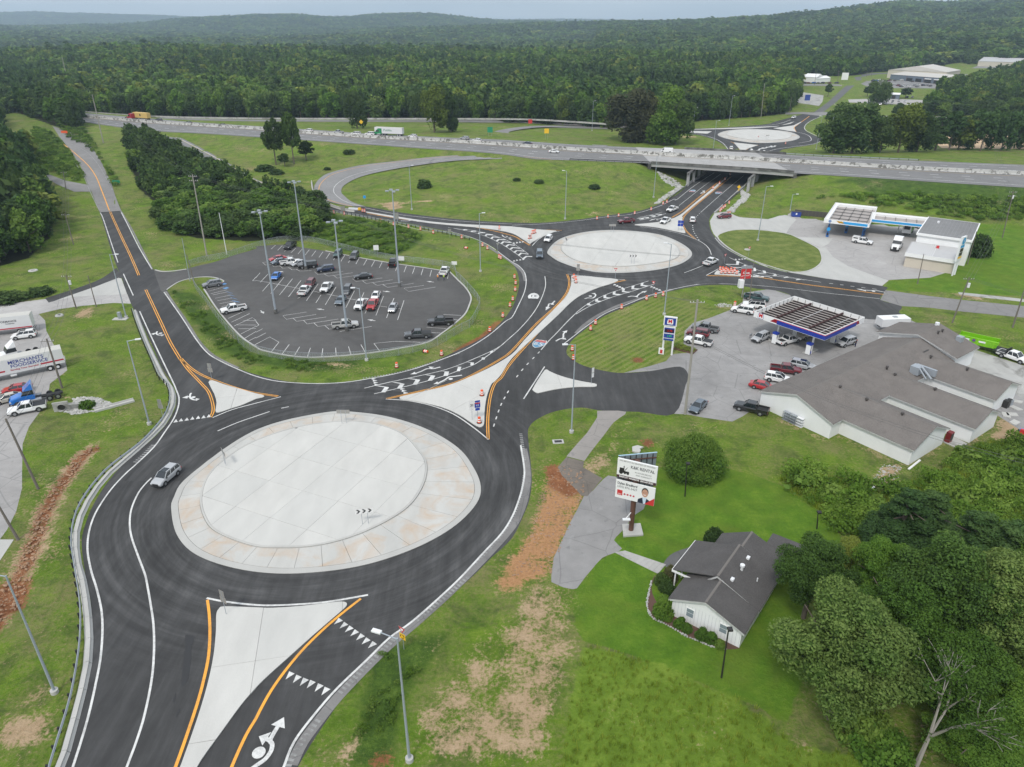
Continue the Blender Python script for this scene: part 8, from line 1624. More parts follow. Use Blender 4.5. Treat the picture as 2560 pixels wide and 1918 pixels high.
# lone trees and shrubs further off
for tl,p,h,r,kd,m,lb,vr in (('b0',(175,1425),21,5.0,'broad',F_DARK,'tall pine, left of the pair in the ramp meadow',0),('b0',(330,1415),23,5,'broad',F_OLIVE,'taller pine, right of the pair in the ramp meadow',3),('b0',(435,1385),9,4.5,'broad',F_DARK,'dark bush at the foot of the pine pair',1),('b0',(250,1440),6,3,'broad',F_DARK,'dark low bush under the left pine',2),
 ('b0',(875,1110),19,6.3,'full',F_DARK,'round dark tree alone beside the yellow warning sign',4),('b0',(1540,1145),24,8,'full',F_YEL,'yellow green tree in the interstate meadow',3),('b0',(1685,1140),20,6.0,'full',F_DARK,'dark tree with dead top branches beside the yellow green tree',5),('c0',(1020,1222),28,14,'full',F_BROWN,'massive brownish green oak by the small loop',3),('c0',(1170,1228),24,9,'full',F_BROWN,'brown green oak at the centre of the oak group',5),
 ('c0',(1310,1248),29,10.5,'full',F_BRIGHT,'bright green oak at the right of the oak group',4),('c0',(1410,1245),27,9,'full',F_OLIVE,'loose olive tree at the right end of the oak group',6),('d0',(560,1325),24,10,'full',F_PINE,'broad dark pine left of the pine row by the interstate',1),('d0',(720,1325),25,11,'full',F_PINE,'broad dark pine beside the sandy strip',2),('d0',(960,1320),18,8,'full',F_DARK,'dark tree below the yellow green one in the right row',2),('d0',(1120,1318),24,9,'full',F_YEL,'yellow green tree in the row above the interstate',7),
 ('d0',(1280,1312),19,8,'full',F_DARK,'dark tree right of the yellow green tree in the row',5),('d0',(1440,1300),19,6,'pine',F_PINE,'slim dark pine in the row above the interstate',0),('d0',(940,900),20,9,'full',F_DARK,'dark tree left of the blue sales office',1),('d0',(855,835),9,5,'broad',F_DARK,'small dark tree left of the sales office tree',2),('d0',(1185,850),9,6,'broad',F_DARK,'dark bush right of the sales office',4),('d0',(515,835),11,4,'broad',F_DARK,'small tree by the far road bend',4),('d0',(540,1030),6,4,'bush',F_DARK,'dark bush by the far junction',1),('d0',(1125,978),7,5,'bush',F_DARK,'round bush on the frontage road verge',0),('d0',(1240,995),8,6,'bush',F_DARK,'wide bush on the frontage road verge',2),('d0',(265,835),6,3.5,'bush',F_DARK,'dark bush by the far concrete drive',3),
 ('b0',(1455,1620),3.5,3.2,'bush',F_DARK,'single shrub inside the big grass loop',1),('b0',(805,1325),2,3,'bush',F_DARK,'low shrub on the ramp meadow right of the pines',2),('b0',(70,1470),2.4,4.5,'bush',F_DARK,'spreading low shrub left of the pines',3),('b0',(180,1500),2,3.5,'bush',F_DARK,'low shrub below the pines',0),('b0',(615,1465),1.2,1.8,'bush',F_DARK,'small shrub on the meadow by the loop',1),('c0',(235,1580),1.5,2.2,'bush',F_DARK,'small dark shrub in the big loop, middle',2),('c0',(710,1625),1.6,2.6,'bush',F_DARK,'small dark shrub in the big loop, right',3),('c0',(40,1560),1.2,1.8,'bush',F_DARK,'small dark shrub in the big loop, left',0),('a1',(350,880),1.8,3.5,'bush',F_DARK,'scrub on the bank left of the gravel lane',1),('a1',(80,930),2.2,5,'bush',F_DARK,'scrub thicket at the left edge by the gravel lane',2),('a2',(760,200),1.4,1.4,'bush',F_BRIGHT,'bright weed clump on the rocks by the culvert',0),('n2',(2180,1650),.4,.4,'bush',F_DARK,'tiny weed at the hall corner',0)):
 if tl== 'n2':continue
 TS(K(tl,[p])[0],h,r,kd,m,lb,lod='midnear' if h*r> 60 else 'mid',var=vr)
for i,x in enumerate((1560,1640,1730,1830,1920,2010,2090,2170,2260)):
 TS(K('d0',[(x,1300+rg.uniform(-12,6))])[0],rg.uniform(17,23),rg.uniform(5,7),'broad' if i % 3== 0 else 'full',F_YEL if i== 1 else F_PINE,'yellow green pine near the left of the row before the sandy yard' if i== 1 else 'thin trunked pine in the row before the sandy yard',group='pines before the sandy yard',lod='mid',var=i % 4)
# forest
def band_pts(r0,r1,step):
 R_=r1*1.05;xs=np.arange(-R_*.85,R_*.85,step);ys=np.arange(60,R_,step);A,B=np.meshgrid(xs,ys);A=A+rng.uniform(-.45,.45,A.shape)*step;B=B+rng.uniform(-.45,.45,B.shape)*step;r=np.hypot(A,B)
 k=(r> r0) & (r< r1) & (np.abs(A)< B*.80+40)
 A,B=A[k],B[k];k=inpoly(A,B,FOREST);return np.stack([A[k],B[k]],1)
TLx=np.array([p[0] for p in TL])
fp=np.concatenate([band_pts(200,1250,7.6),band_pts(1250,2400,12)]);dist=np.hypot(fp[:,0],fp[:,1]);near_edge=segdist(fp[:,0],fp[:,1],TL,False)
vis=(np.abs(fp[:,0])< fp[:,1]*.70)
score=near_edge+dist*.05+np.where(vis,0,1e4);order=np.argsort(score)
ind,rest=order[:120],order[120:]
names={0:('full',F_DARK,'dark green'),1:('full',F_MID,'mid green'),2:('full',F_YEL,'yellow green'),3:('pine',F_PINE,'dark pine'),4:('full',F_OLIVE,'olive'),5:('full',F_BRIGHT,'light green')}
cw=[.37,.29,.06,.10,.13,.05]
for i in ind:
 x,y=fp[i];kd,m,w_=names[int(rng.choice(6,p=cw))];zn='behind the interstate' if x< 40 else 'behind the farthest roundabout' if x< 190 else 'by the far industrial estate'
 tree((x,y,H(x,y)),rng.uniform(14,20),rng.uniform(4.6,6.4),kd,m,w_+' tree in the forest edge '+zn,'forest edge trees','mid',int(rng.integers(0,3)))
fcol=bpy.data.collections.new('tree_library')
lib=[]
for lod in ('far','vfar'):
 for k_,(kd,m,w_) in names.items():
  for vr in (0,1):
   H0,R0={'full':(14,5.2),'pine':(16,3.6)}[kd];lib.append((lod,k_));o=bpy.data.objects.new('lib_%03d' % len(lib),tree_mesh(kd,m,H0,R0,vr,lod));fcol.objects.link(o)
def gn_scatter(name,pts,idx,scl,coll,zs=None):
 me=bpy.data.meshes.new(name);Z=Hn(pts[:,0],pts[:,1]) if zs is None else zs;V=np.stack([pts[:,0],pts[:,1],Z],1).astype(np.float32);me.vertices.add(len(V));me.vertices.foreach_set('co',V.ravel())
 a=me.attributes.new('kind','INT','POINT');a.data.foreach_set('value',idx.astype(np.int32));a=me.attributes.new('scl','FLOAT_VECTOR','POINT');a.data.foreach_set('vector',scl.astype(np.float32).ravel());a=me.attributes.new('rot','FLOAT_VECTOR','POINT');rt_=np.zeros((len(V),3),np.float32);rt_[:,2]=rng.uniform(0,6.28,len(V));a.data.foreach_set('vector',rt_.ravel())
 o=bpy.data.objects.new(name,me);COL.objects.link(o);o['kind']='stuff'
 ng=bpy.data.node_groups.new(name,'GeometryNodeTree');ng.interface.new_socket('Geometry',in_out='INPUT',socket_type='NodeSocketGeometry');ng.interface.new_socket('Geometry',in_out='OUTPUT',socket_type='NodeSocketGeometry');N=ng.nodes;Lk=ng.links.new
 gi,go=N.new('NodeGroupInput'),N.new('NodeGroupOutput');ci=N.new('GeometryNodeCollectionInfo');ci.inputs['Collection'].default_value=coll;ci.inputs['Separate Children'].default_value=True;ci.inputs['Reset Children'].default_value=True
 iop=N.new('GeometryNodeInstanceOnPoints');iop.inputs['Pick Instance'].default_value=True
 def na(n_,t_):x=N.new('GeometryNodeInputNamedAttribute');x.data_type=t_;x.inputs[0].default_value=n_;return [s for s in x.outputs if s.enabled and s.name== 'Attribute'][0]
 Lk(gi.outputs[0],iop.inputs['Points']);Lk(ci.outputs[0],iop.inputs['Instance']);Lk(na('kind','INT'),iop.inputs['Instance Index']);Lk(na('scl','FLOAT_VECTOR'),iop.inputs['Scale'])
 ro=na('rot','FLOAT_VECTOR');e2=N.new('FunctionNodeEulerToRotation');Lk(ro,e2.inputs[0]);Lk(e2.outputs[0],iop.inputs['Rotation']);Lk(iop.outputs[0],go.inputs[0])
 md=o.modifiers.new('scatter','NODES');md.node_group=ng;return o
def forest(name,pts,lod,sc,cw_=cw,nopine=False):
 n=len(pts);cls=rng.choice(6,n,p=cw_);base=0 if lod== 'far' else 12
 # stands: neighbouring trees tend to be alike
 cl=(np.sin(pts[:,0]*.011+1)*np.cos(pts[:,1]*.009)+np.sin(pts[:,0]*.023+pts[:,1]*.017));cls=np.where((cl> .9) & (rng.random(n)< .6),3,cls);cls=np.where((cl<-1.0) & (rng.random(n)< .5),1,cls)
 if nopine:cls=np.where(cls== 3,0,cls)
 idx=base+cls*2+rng.integers(0,2,n);s=sc*rng.uniform(.75,1.25,(n,1));S=np.concatenate([s,s,min(sc,1.15)*rng.uniform(.8,1.3,(n,1))],1);gn_scatter(name,pts,idx,S,fcol)
q=fp[rest];dq=np.hypot(q[:,0],q[:,1]);forest('woodland',q[dq< 1250],'far',1.3);forest('woodland',q[dq >= 1250],'vfar',1.9)
forest('woodland',band_pts(2400,5200,20),'vfar',2.7);forest('woodland',band_pts(5200,12500,42),'vfar',5.0)
# shrub belt and left woods: individual trees inside the outlines
def scatter(poly,step,jit=.4):
 xs=[p[0] for p in poly];ys=[p[1] for p in poly];A,B=np.meshgrid(np.arange(min(xs),max(xs),step),np.arange(min(ys),max(ys),step));A=A+rng.uniform(-jit,jit,A.shape)*step;B=B+rng.uniform(-jit,jit,B.shape)*step;k=inpoly(A,B,poly);return np.stack([A[k],B[k]],1)
for nm,lim,st,hh,rr,kinds,lb,grp in (('belt',110,5.0,(3.8,6.6),(3.2,4.4),('full','full','full'),'tangled green tree in the shrub belt between the ramp and the left road','trees of the shrub belt'),('left',50,6.0,(10,15),(3.8,5.2),('full','pine','full'),'tree in the dark wood at the left edge','trees of the left wood'),('leftfar',30,8.0,(12,17),(4.4,6),('full','pine','full'),'tree in the wood left of the interstate','trees left of the interstate')):
 pts=scatter(WOODS[nm],st);pts=pts[(np.abs(pts[:,0])< pts[:,1]*.95+20)];pts=pts[np.argsort(pts[:,1])]
 rest_=[p for p in pts[lim:]];pts=pts[:lim]
 for i,p in enumerate(pts):
  kd=kinds[i % 3];m=F_PINE if kd== 'pine' else (F_DARK,F_MID,F_DARK,F_MID,F_OLIVE)[i % 5];w_='dark pine' if kd== 'pine' else ('dark leafy','mid green','dark leafy','mid green','olive')[i % 5]
  tree((p[0],p[1],H(p[0],p[1])),rng.uniform(*hh),rng.uniform(*rr),kd,m,w_+' '+lb,grp,'mid',i % 4)
 if rest_:forest('woodland',np.array(rest_),'far',.45 if nm== 'belt' else .95,nopine=nm== 'belt')
# grove on the right between estate and interstate
gr=[tuple(G(p)[:2]) for p in K('d0',[(1400,900),(1480,790),(1700,745),(1850,700),(2050,640),(2209,600),(2600,560),(2600,1010),(1900,1010),(1560,1003),(1300,995)])];pts=scatter(gr,9)
pts=pts[np.argsort(pts[:,1])]
for i,p in enumerate(pts[:60]):
 kd,m,w_=names[(0,1,0,3,4,1,0,2)[i % 8]];tree((p[0],p[1],H(*p)),rng.uniform(6,10),rng.uniform(4.0,6.0),kd,m,w_+' tree in the grove right of the sales lot','grove right of the sales lot','mid',i % 3)
if len(pts)> 60:forest('woodland',pts[60:],'far',.85)
gr2=[tuple(G(p)[:2]) for p in K('n5',[(1380,480),(1500,470),(1560,380),(2000,350),(2080,300),(2080,240),(1500,250),(1300,400)])];forest('woodland',scatter(gr2,9),'far',1.0)
# tall grass and weeds close by
gcol=bpy.data.collections.new('grass_library')
def tuft(seed,n,h,w_,spread,lean=.35):
 r=np.random.default_rng(seed);V=[];F=[];LVv=[]
 for i in range(n):
  a=r.uniform(0,6.28);p=np.array([r.normal()*spread,r.normal()*spread,0]);d=np.array([math.cos(a),math.sin(a),0])*lean*r.uniform(.2,1.2)*h;t=np.array([-math.sin(a),math.cos(a),0])*w_;hh=h*r.uniform(.6,1.1);b=len(V)
  V+= [p-t,p+t,p+d*.45+t*.7+[0,0,hh*.6],p+d*.45-t*.7+[0,0,hh*.6],p+d+[0,0,hh*.95]];F+= [(b,b+1,b+2,b+3),(b+3,b+2,b+4)];l_=r.random();LVv+= [l_,min(1,l_+.2)]
 return np.array(V),F,LVv
for i in range(3):gcol.objects.link(bpy.data.objects.new('lib_a%d' % i,leafmesh('tuft',tuft(i,16,.62,.022,.16),F_TALLG)))
for i in range(3):gcol.objects.link(bpy.data.objects.new('lib_b%d' % i,leafmesh('clump',leafcloud(i+40,[(0,0,.35,.6,.4),(.4,.3,.3,.45,.35),(-.4,.2,.4,.4,.4)],420,.07,0,1.0),F_WEED)))
for i in range(2):gcol.objects.link(bpy.data.objects.new('lib_c%d' % i,leafmesh('clump',leafcloud(i+50,[(0,0,.3,.6,.35),(.4,-.3,.3,.45,.35)],110,.14,0,1.0),F_MID)))
TALL1=[p[:2] for p in Ps(cat_(K('c3',[(640,600),(900,660),(1300,790),(1600,930),(1900,1060),(2150,1180)]),K('d3',[(60,1330),(300,1500),(900,1560),(1100,1900)]),K('c3',[(400,1900),(430,1450),(530,1000),(600,760)])))]
WEED1=[p[:2] for p in Ps(cat_(K('d2',[(100,830),(260,750),(650,840),(870,980),(1200,880),(1480,810),(1640,600),(1900,520),(2260,520),(2700,1000),(2500,1800),(1000,1200),(640,1300),(560,1230),(430,1090),(250,970)])))]
def lay(name,poly,step,ids,smin,smax,clump=0):
 p=scatter(poly,step,.5)
 if clump:f=np.sin(p[:,0]*.9+1.3)*np.cos(p[:,1]*.8)+np.sin(p[:,0]*.37-p[:,1]*.51);p=p[f> clump-1]
 n=len(p);s=rng.uniform(smin,smax,(n,1));gn_scatter(name,p,rng.choice(ids,n),np.concatenate([s,s,s*rng.uniform(.7,1.3,(n,1))],1),gcol)
lay('tall_grass',TALL1,.75,[0,1,2],.5,1.1);lay('weeds',WEED1,.55,[0,1,2,0,1,2,3],1.1,2.1);lay('weeds',WEED1,1.9,[3,4,5,6],2.0,3.4,.7)
lay('weeds',[p[:2] for p in Ps(K('b3',[(900,700),(1300,620),(1650,520),(1250,1000),(1200,1400),(1100,1657),(850,1657),(880,1300),(950,950)]))],1.0,[3,6,7],.35,.8,.9)
lay('weeds',[p[:2] for p in Ps(cat_(K('a1',[(1460,860),(1640,900),(1850,1130),(2080,1330),(2209,1420)]),K('b1',[(500,1480),(900,1490),(500,1570),(0,1520)]),K('a1',[(1900,1380),(1700,1180)])))],1.1,[3,6,7],.4,.9,.8)
def onT(poly):return [tuple(G(p)[:2]) for p in poly]
lay('weeds',onT(cat_(K('b1',[(430,380),(600,200),(900,240),(1300,325),(1420,380),(1380,450),(1200,550),(700,480)]))),1.3,[3,5,6,7],.8,1.6,.8);lay('weeds',onT(K('d1',[(400,60),(700,55),(900,120),(1370,190),(1800,250),(2300,250),(2300,60),(1700,60),(900,10)])),1.6,[3,5,6,7],1.0,2.6,.4)
lay('weeds',onT(K('a0',[(480,1060),(720,1110),(800,1230),(900,1400),(1050,1640),(980,1600),(840,1330),(600,1200)])),2.0,[6,7,3],1.0,2.2,.5);lay('weeds',onT(K('a0',[(300,1100),(470,1170),(600,1330),(740,1520),(740,1580),(300,1460),(290,1300)])),2.2,[6,7,3],1.2,2.8,.2)
# haze over everything
hb=MB().box(-17000,17000,-10500,16000,-75,330).obj('haze',mat('haze_air',(.5,.5,.5)));hb['kind']='stuff'
hm=MATS['haze_air'];hm.node_tree.nodes.clear();o_=hm.node_tree.nodes.new('ShaderNodeOutputMaterial');pv=hm.node_tree.nodes.new('ShaderNodeVolumePrincipled');pv.inputs['Color'].default_value=(.66,.84,1,1);pv.inputs['Density'].default_value=1.3e-4;pv.inputs['Anisotropy'].default_value=.2;hm.node_tree.links.new(pv.outputs[0],o_.inputs['Volume'])
# ------------------------------------------------------------------ signs
M_BACK=mat('sign_back',(.30,.29,.27),.5,.2);M_PRINT=mat('sign_black',(.015,.015,.015),.5);M_NAVYP=mat('panel_navy',(.02,.05,.26),.4);M_LED=mat('led_dark',(.02,.005,.01),.4)
def plate(par,name,w_,h_,x,z,m,y=-.04,shape=None,back=M_BACK):
 pts={'tri':[(-.5,.43),(0,-.43),(.5,.43)],'dia':[(-.5,0),(0,-.5),(.5,0),(0,.5)],'round':[(.5*math.cos(k*PI/8),.5*math.sin(k*PI/8)) for k in range(16)]}.get(shape,[(-.5,-.5),(.5,-.5),(.5,.5),(-.5,.5)])
 if shape== 'tri':pts=[(0,-.43),(.5,.43),(-.5,.43)]
 n=len(pts);v=[(x+a*w_,y,z+b*h_) for a,b in pts]+[(x+a*w_,y+.025,z+b*h_) for a,b in pts]
 return mobj(name,v,[tuple(range(n)),tuple(range(2*n-1,n-1,-1))]+[(i,n+i,n+(i+1) % n,(i+1) % n) for i in range(n)],None,par,mats=[m,back],fmi=[0]+[1]*(n+1))
def sign(bases,h,rz,label,name='road_sign',cat='sign',m=None,r=.035,grp=None):
 g=[G(b) for b in bases];c=sum(g,Vector())/len(g);t=empty(name,c,rz,label,cat,grp);sp=(g[0]-g[-1]).length/2
 for s_ in ((-sp,sp) if len(g)> 1 else (0,)):MB().tube((s_,0,0),(s_,0,h),r,r,6).obj('post',m or M_GALV,t)
 return t
def yieldf(t,z,x=0,s_=.95):plate(t,'yield_plate',s_,s_,x,z,M_RED,-.05,'tri');plate(t,'yield_centre',s_*.5,s_*.5,x,z+.03,M_TRIM,-.06,'tri',M_TRIM)
t=sign(K('b3',[(1277,640)]),3.1,R(-35),'red yield sign over a yellow circular arrow plate by the near lamp post');yieldf(t,2.85);plate(t,'arrow_plate',.85,.85,0,1.95,M_YELLOW,-.05);mb=MB()
for k in range(3):pts=[Vector((.26*math.cos(k*2.09+a*.28),-.07,1.95+.26*math.sin(k*2.09+a*.28))) for a in range(6)];mb.path(pts,.035,4)
mb.obj('circular_arrows',M_PRINT,t)
for tl,b,rz,lb in (('c1',(890,752),0,'yield sign at the far end of the connector island'),('c1',(1213,868),-20,'yield sign beside the barrels on the connector edge'),('c1',(2038,560),20,'yield sign on the round grass island'),('b1',(2085,528),160,'yield sign seen from behind on the west leg'),('c1',(1830,625),30,'small yield sign right of the white pickup'),('c0',(2120,1222),0,'distant yield sign before the farthest roundabout'),('c1',(152,455),150,'yield sign back among barrels on the west island')):
 t=sign(K(tl,[b]),3.0,R(rz),lb);yieldf(t,2.6)
def chevrons(bs,rz,lb):
 t=sign(bs,2.9,rz,lb,'chevron_board');plate(t,'board',2.3,.75,0,2.55,M_TRIM);mb=MB()
 for k in (-.75,0,.75):mb.add([(k-.3,-.07,2.85),(k-.05,-.07,2.85),(k+.25,-.07,2.55),(k-.05,-.07,2.25),(k-.3,-.07,2.25),(k,-.07,2.55)],[(5,4,3,2,1,0)[::-1]])
 mb.obj('chevron_mark',M_PRINT,t)
chevrons(K('b2',[(925,1235),(970,1215)]),R(12),'three black chevrons on a board on the large island');chevrons(K('c1',[(1028,628),(1052,628)]),0,'three black chevrons on a board on the middle island');chevrons(K('m6',[(1300,390),(1325,390)]),0,'tiny chevron board on the farthest island')
for tl,bs,rz,lb in (('a2',[(1937,722),(1963,702)],125,'board seen from behind at the left of the large island'),('b2',[(745,352),(783,355)],180,'board seen from behind at the top of the large island'),('c1',[(852,355),(875,355)],180,'board seen from behind at the top of the middle island'),('c1',[(466,478)],100,'board seen edge on at the left of the middle island')):
 t=sign(K(tl,bs),2.9,R(rz),lb,'chevron_board');plate(t,'board',2.2,.7,0,2.55,M_TRIM)
for tl,b,rz,z,lb in (('a3',(1955,345),150,2.3,'stacked sign plates seen from behind on the near island'),('a1',(1832,1632),170,2.3,'grey stacked sign plates on the triangular island'),('a2',(1408,292),170,2.2,'dark sign plates inside the left guard rail'),('c1',(568,738),175,2.3,'pair of sign backs beside the barrels on the connector island')):
 t=sign(K(tl,[b]),3.6,R(rz),lb,'route_sign');plate(t,'sign_plate',.75,.9,0,z+.95,M_BACK,back=M_BACK);plate(t,'sign_plate',.95,.85,0,z,M_BACK,back=M_BACK)
t=sign(K('m1',[(1660,1170)]),3.9,R(20),'white route 31 sign on the large splitter island','route_sign');plate(t,'sign_plate',.9,.3,0,3.7,M_TRIM);plate(t,'sign_plate',1.0,.95,0,3.0,M_TRIM);glyph_text('numeral','31',(0,-.06,3.0),.6,M_PRINT,t,rot=(PI/2,0,0),boldoff=.015);plate(t,'sign_plate',.7,.45,0,2.2,M_TRIM)
t=sign(K('m1',[(1737,1165)]),3.9,R(20),'blue route 65 sign stack on the large splitter island','route_sign');plate(t,'sign_plate',.9,.35,0,3.7,M_BLUE);plate(t,'sign_plate',1.0,.95,0,3.0,M_BLUE);plate(t,'red_strip',.9,.22,0,3.35,M_RED,-.05);glyph_text('numeral','65',(0,-.06,2.95),.55,M_TRIM,t,rot=(PI/2,0,0));plate(t,'sign_plate',.8,.5,0,2.2,M_BLUE)
t=sign(K('m5',[(590,1215),(632,1210)]),3.4,R(-10),'blue interstate direction sign on the far splitter island','direction_sign');[plate(t,'sign_plate',.85,.9,x,z,M_BLUE) for x in (-.45,.45) for z in (3.0,2.0)]
t=sign(K('m5',[(1505,645)]),2.6,R(-30),'yellow diamond warning sign at the underpass exit');plate(t,'sign_plate',1.5,1.5,0,2.7,M_YELLOW,-.04,'dia');plate(t,'sign_plate',.6,.45,0,1.6,M_YELLOW)
for tl,bs,m,sh,w_,z,lb in (('b0',[(913,1118)],M_YELLOW,'dia',2.4,4,'yellow diamond sign beside the round tree'),('b0',[(2008,1180),(2032,1180)],M_GREENS,None,2.8,3.4,'small green exit sign at the ramp gore'),('c0',[(150,1118),(163,1118)],M_RED,None,2.4,4.6,'red wrong way sign by the small loop'),('c0',[(290,1205),(305,1205)],M_YELLOW,None,2.4,4.2,'yellow curve arrow sign in the small loop'),('b1',[(940,90)],M_CYAN,None,1.0,2.0,'small blue sign in the big loop'),('a0',[(1010,1600)],M_GREENS,None,3.0,1.5,'small green street sign left of the shrub belt'),('a0',[(565,1180)],M_ORANGE,None,3.4,2.4,'orange road work sign under the left trees'),('d0',[(325,938)],M_NAVYP,None,4.2,8,'dark blue pylon sign at the far lot'),('d0',[(655,712)],M_TRIM,None,7,6,'white sign by the far road'),('b1',[(755,200)],M_BACK,None,1.6,2.3,'small sign back on the west guard rail'),('b1',[(1672,395)],M_BACK,None,1.0,2.3,'sign on the west leg embankment')):
 t=sign(K(tl,bs),z,0,lb);plate(t,'sign_plate',w_,w_ if tl != 'a0' else w_*.35,0,z,m,-.04,sh)
t=sign(K('b1',[(1222,275)]),3.4,0,'large pale sign back leaning over the west leg',r=.08);[plate(t,'sign_panel',.8,2.2,x,2.6,M_BACK,back=M_BACK) for x in (-.75,.1)]
t=sign(K('b1',[(1033,548),(1050,552)]),2.6,R(10),'white notice board above the car park fence','notice_board');plate(t,'board',1.5,1.5,0,2.4,M_TRIM);plate(sign(K('b1',[(1255,612)]),1.6,0,'white notice board at the fence beside the black pickup','notice_board'),'board',1.7,1.2,0,1.3,M_TRIM);plate(sign(K('b1',[(1712,650)]),1.6,0,'white notice board at the fence corner','notice_board'),'board',1.5,1.0,0,1.2,M_TRIM)
# drink sign, price signs, flag
t=sign(K('m4',[(527,478)]),8.2,R(5),'red soft drink sign on a tall pole at the lot corner','drink_sign',r=.14,m=M_BACK);plate(t,'sign_panel',2.6,2.5,.15,6.1,M_RED);glyph_text('script','Coca',(.15,-.07,6.3),.8,M_TRIM,t,rot=(PI/2,0,0),boldoff=.02);MB().path([Vector((-1,-.06,5.4)),Vector((-.2,-.06,5.7)),Vector((.6,-.06,5.55)),Vector((1.3,-.06,5.9))],.05,4).obj('wave',M_TRIM,t);MB().box(-1.2,1.5,-.05,.05,7.4,8.1).obj('top_frame',M_GALV,t);MB().box(-1.3,-.2,-.6,.6,2.6,4.6).obj('back_panel',M_TRIM,t)
t=sign(K('m7',[(1970,815),(2085,800)]),8.0,R(-18),'blue and white fuel price sign on two white legs','price_sign',r=.2,m=M_TRIM);MB().box(-1.3,1.3,-.22,.22,6.35,8.3).obj('cabinet',M_TRIM,t);plate(t,'logo_panel',2.2,1.6,0,7.3,M_NAVYP,-.24);badge(t,Matrix(((1,0,0,0),(0,0,-1,-.28),(0,1,0,7.3),(0,0,0,1))),1.1,mat('logo_red'),M_TRIM,'M')
MB().box(-1.15,1.15,-.2,.2,3.2,6.1).obj('price_cabinet',M_TRIM,t);plate(t,'price_panel',2.0,1.1,0,5.4,M_NAVYP,-.24);plate(t,'led_field',1.8,.7,0,5.3,M_LED,-.26);plate(t,'price_panel',2.0,.9,0,4.2,M_NAVYP,-.24);plate(t,'price_panel',2.0,.4,0,3.4,M_NAVYP,-.24)
glyph_text('digits','2.79',(.1,-.29,5.3),.6,mat('led_red',(.4,.01,.01),.4,emit=((1,.03,.03),.25)),t,rot=(PI/2,0,0));glyph_text('digits','3.49',(.1,-.29,4.2),.55,mat('led_green',(.01,.35,.03),.4,emit=((.03,1,.1),.25)),t,rot=(PI/2,0,0))
MB().box(-1.7,-.6,-.5,-.4,.1,1.5).obj('poster',M_TRIM,t);MB().box(-1.4,-.9,-.52,-.501,.3,1.1).obj('poster_print',M_RED,t)
t=sign(K('n3',[(1775,1035),(1835,1055)]),8.2,R(38),'tall white and blue fuel price sign beside the station annex','price_sign',r=.22,m=M_STEELW);MB().box(-1.3,1.3,-.25,.25,4.0,10.6).obj('cabinet',M_STEELW,t);plate(t,'round_logo',1.9,1.9,0,9.4,M_CYAN,-.27,'round');glyph_text('letter','V',(0,-.3,9.4),1.3,M_TRIM,t,rot=(PI/2,0,0));plate(t,'name_panel',2.2,.7,0,8.0,M_CYAN,-.27);[plate(t,'led_field',1.9,.95,0,z,M_LED,-.27) for z in (7.0,5.9)];plate(t,'yellow_panel',2.2,.6,0,5.0,M_YELLOW,-.27)
t=sign(K('m7',[(982,1225)]),3.4,R(30),'white feather flag on the teardrop island','feather_flag');plate(t,'flag',.5,2.0,.25,2.5,M_TRIM);glyph_text('lettering','P',(.25,-.07,2.4),.5,M_PRINT,t,rot=(PI/2,0,0))
# billboard
bb=empty('billboard',(15.94,75.92,0),0,'double sided V shaped billboard on one brown column','billboard');M_BROWN=mat('brown_steel',(.10,.045,.03),.6)
prismobj('footing',[(-1.2,-1.3),(1.5,-1.0),(1.5,1.4),(-1.0,1.2)],0,.25,M_CONC_OLD,bb);MB().tube((0,0,.1),(0,0,11.2),.33,.36,14).obj('column',M_BROWN,bb);MB().tube((-.3,-.4,3.4),(-1.0,-1.2,3.1),.05,.05,5).obj('lamp_arm',M_TRIM,bb);MB().box(-1.5,-.5,-1.5,-1.1,2.9,3.05).obj('floodlight',M_STEELW,bb)
def face(pl,pr,z0,z1,nm):
 pl,pr=Vector((pl[0]-15.94,pl[1]-75.92,0)),Vector((pr[0]-15.94,pr[1]-75.92,0));d=pr-pl;t=empty(nm,(pl.x,pl.y,z0),math.atan2(d.y,d.x));t.parent=bb;return t,d.length,z1-z0
def txt(t,s_,x,z,sz,m,sx=1,al='LEFT',b=.0,tilt=0):o=glyph_text('lettering',s_,(x,-.02,z),sz,m,t,rot=(PI/2,0,0),align=al,sx=sx,boldoff=b);return o
fu,W,Hh=face((13.5,76.35),(18.2,74.25),8.5,11.35,'upper_face');MB().box(0,W,0,.22,0,Hh).obj('panel',M_TRIM,fu);MB().box(0,W,-.012,0,.0,.42).obj('brown_strip',mat('strip_brown',(.06,.025,.03),.6),fu)
txt(fu,'WE SERVICE ALL BRANDS OF MOWERS',W/2,2.62,.30,M_LGREY,.88,'CENTER');txt(fu,'K&K RENTAL',1.75,1.95,.62,M_LGREY,.86,b=.012);txt(fu,'IN HOUSE SERVICE',2.35,1.30,.30,M_LGREY,.85);txt(fu,'AND WARRANTY',2.5,.90,.30,M_LGREY,.85);txt(fu,'MAIN ST. WARRIOR  205-647-9220',W/2,.21,.34,M_TRIM,.86,'CENTER',.012)
mb=MB();[mb.tube((x,-.03,.85),(x,-.0,.85),r_,r_,12) for x,r_ in ((.55,.24),(1.45,.17),(1.05,.15))];mb.box(.3,1.6,-.025,0,.85,1.15);mb.box(.35,.9,-.028,0,1.1,1.55);mb.box(.85,.95,-.03,0,1.1,1.9);mb.tube((1.0,-.015,1.2),(1.35,-.015,1.75),.03,.03,5);mb.obj('mower_picture',M_PRINT,fu)
fl,W,Hh=face((13.5,76.3),(18.2,74.2),5.4,8.1,'lower_face');MB().box(0,W,0,.22,0,Hh).obj('panel',M_TRIM,fl);txt(fl,'Dylan Bradford',.2,2.30,.48,M_LGREY,.88,b=.015);txt(fl,'(205) 876-5427',.2,1.78,.46,M_LGREY,.92)
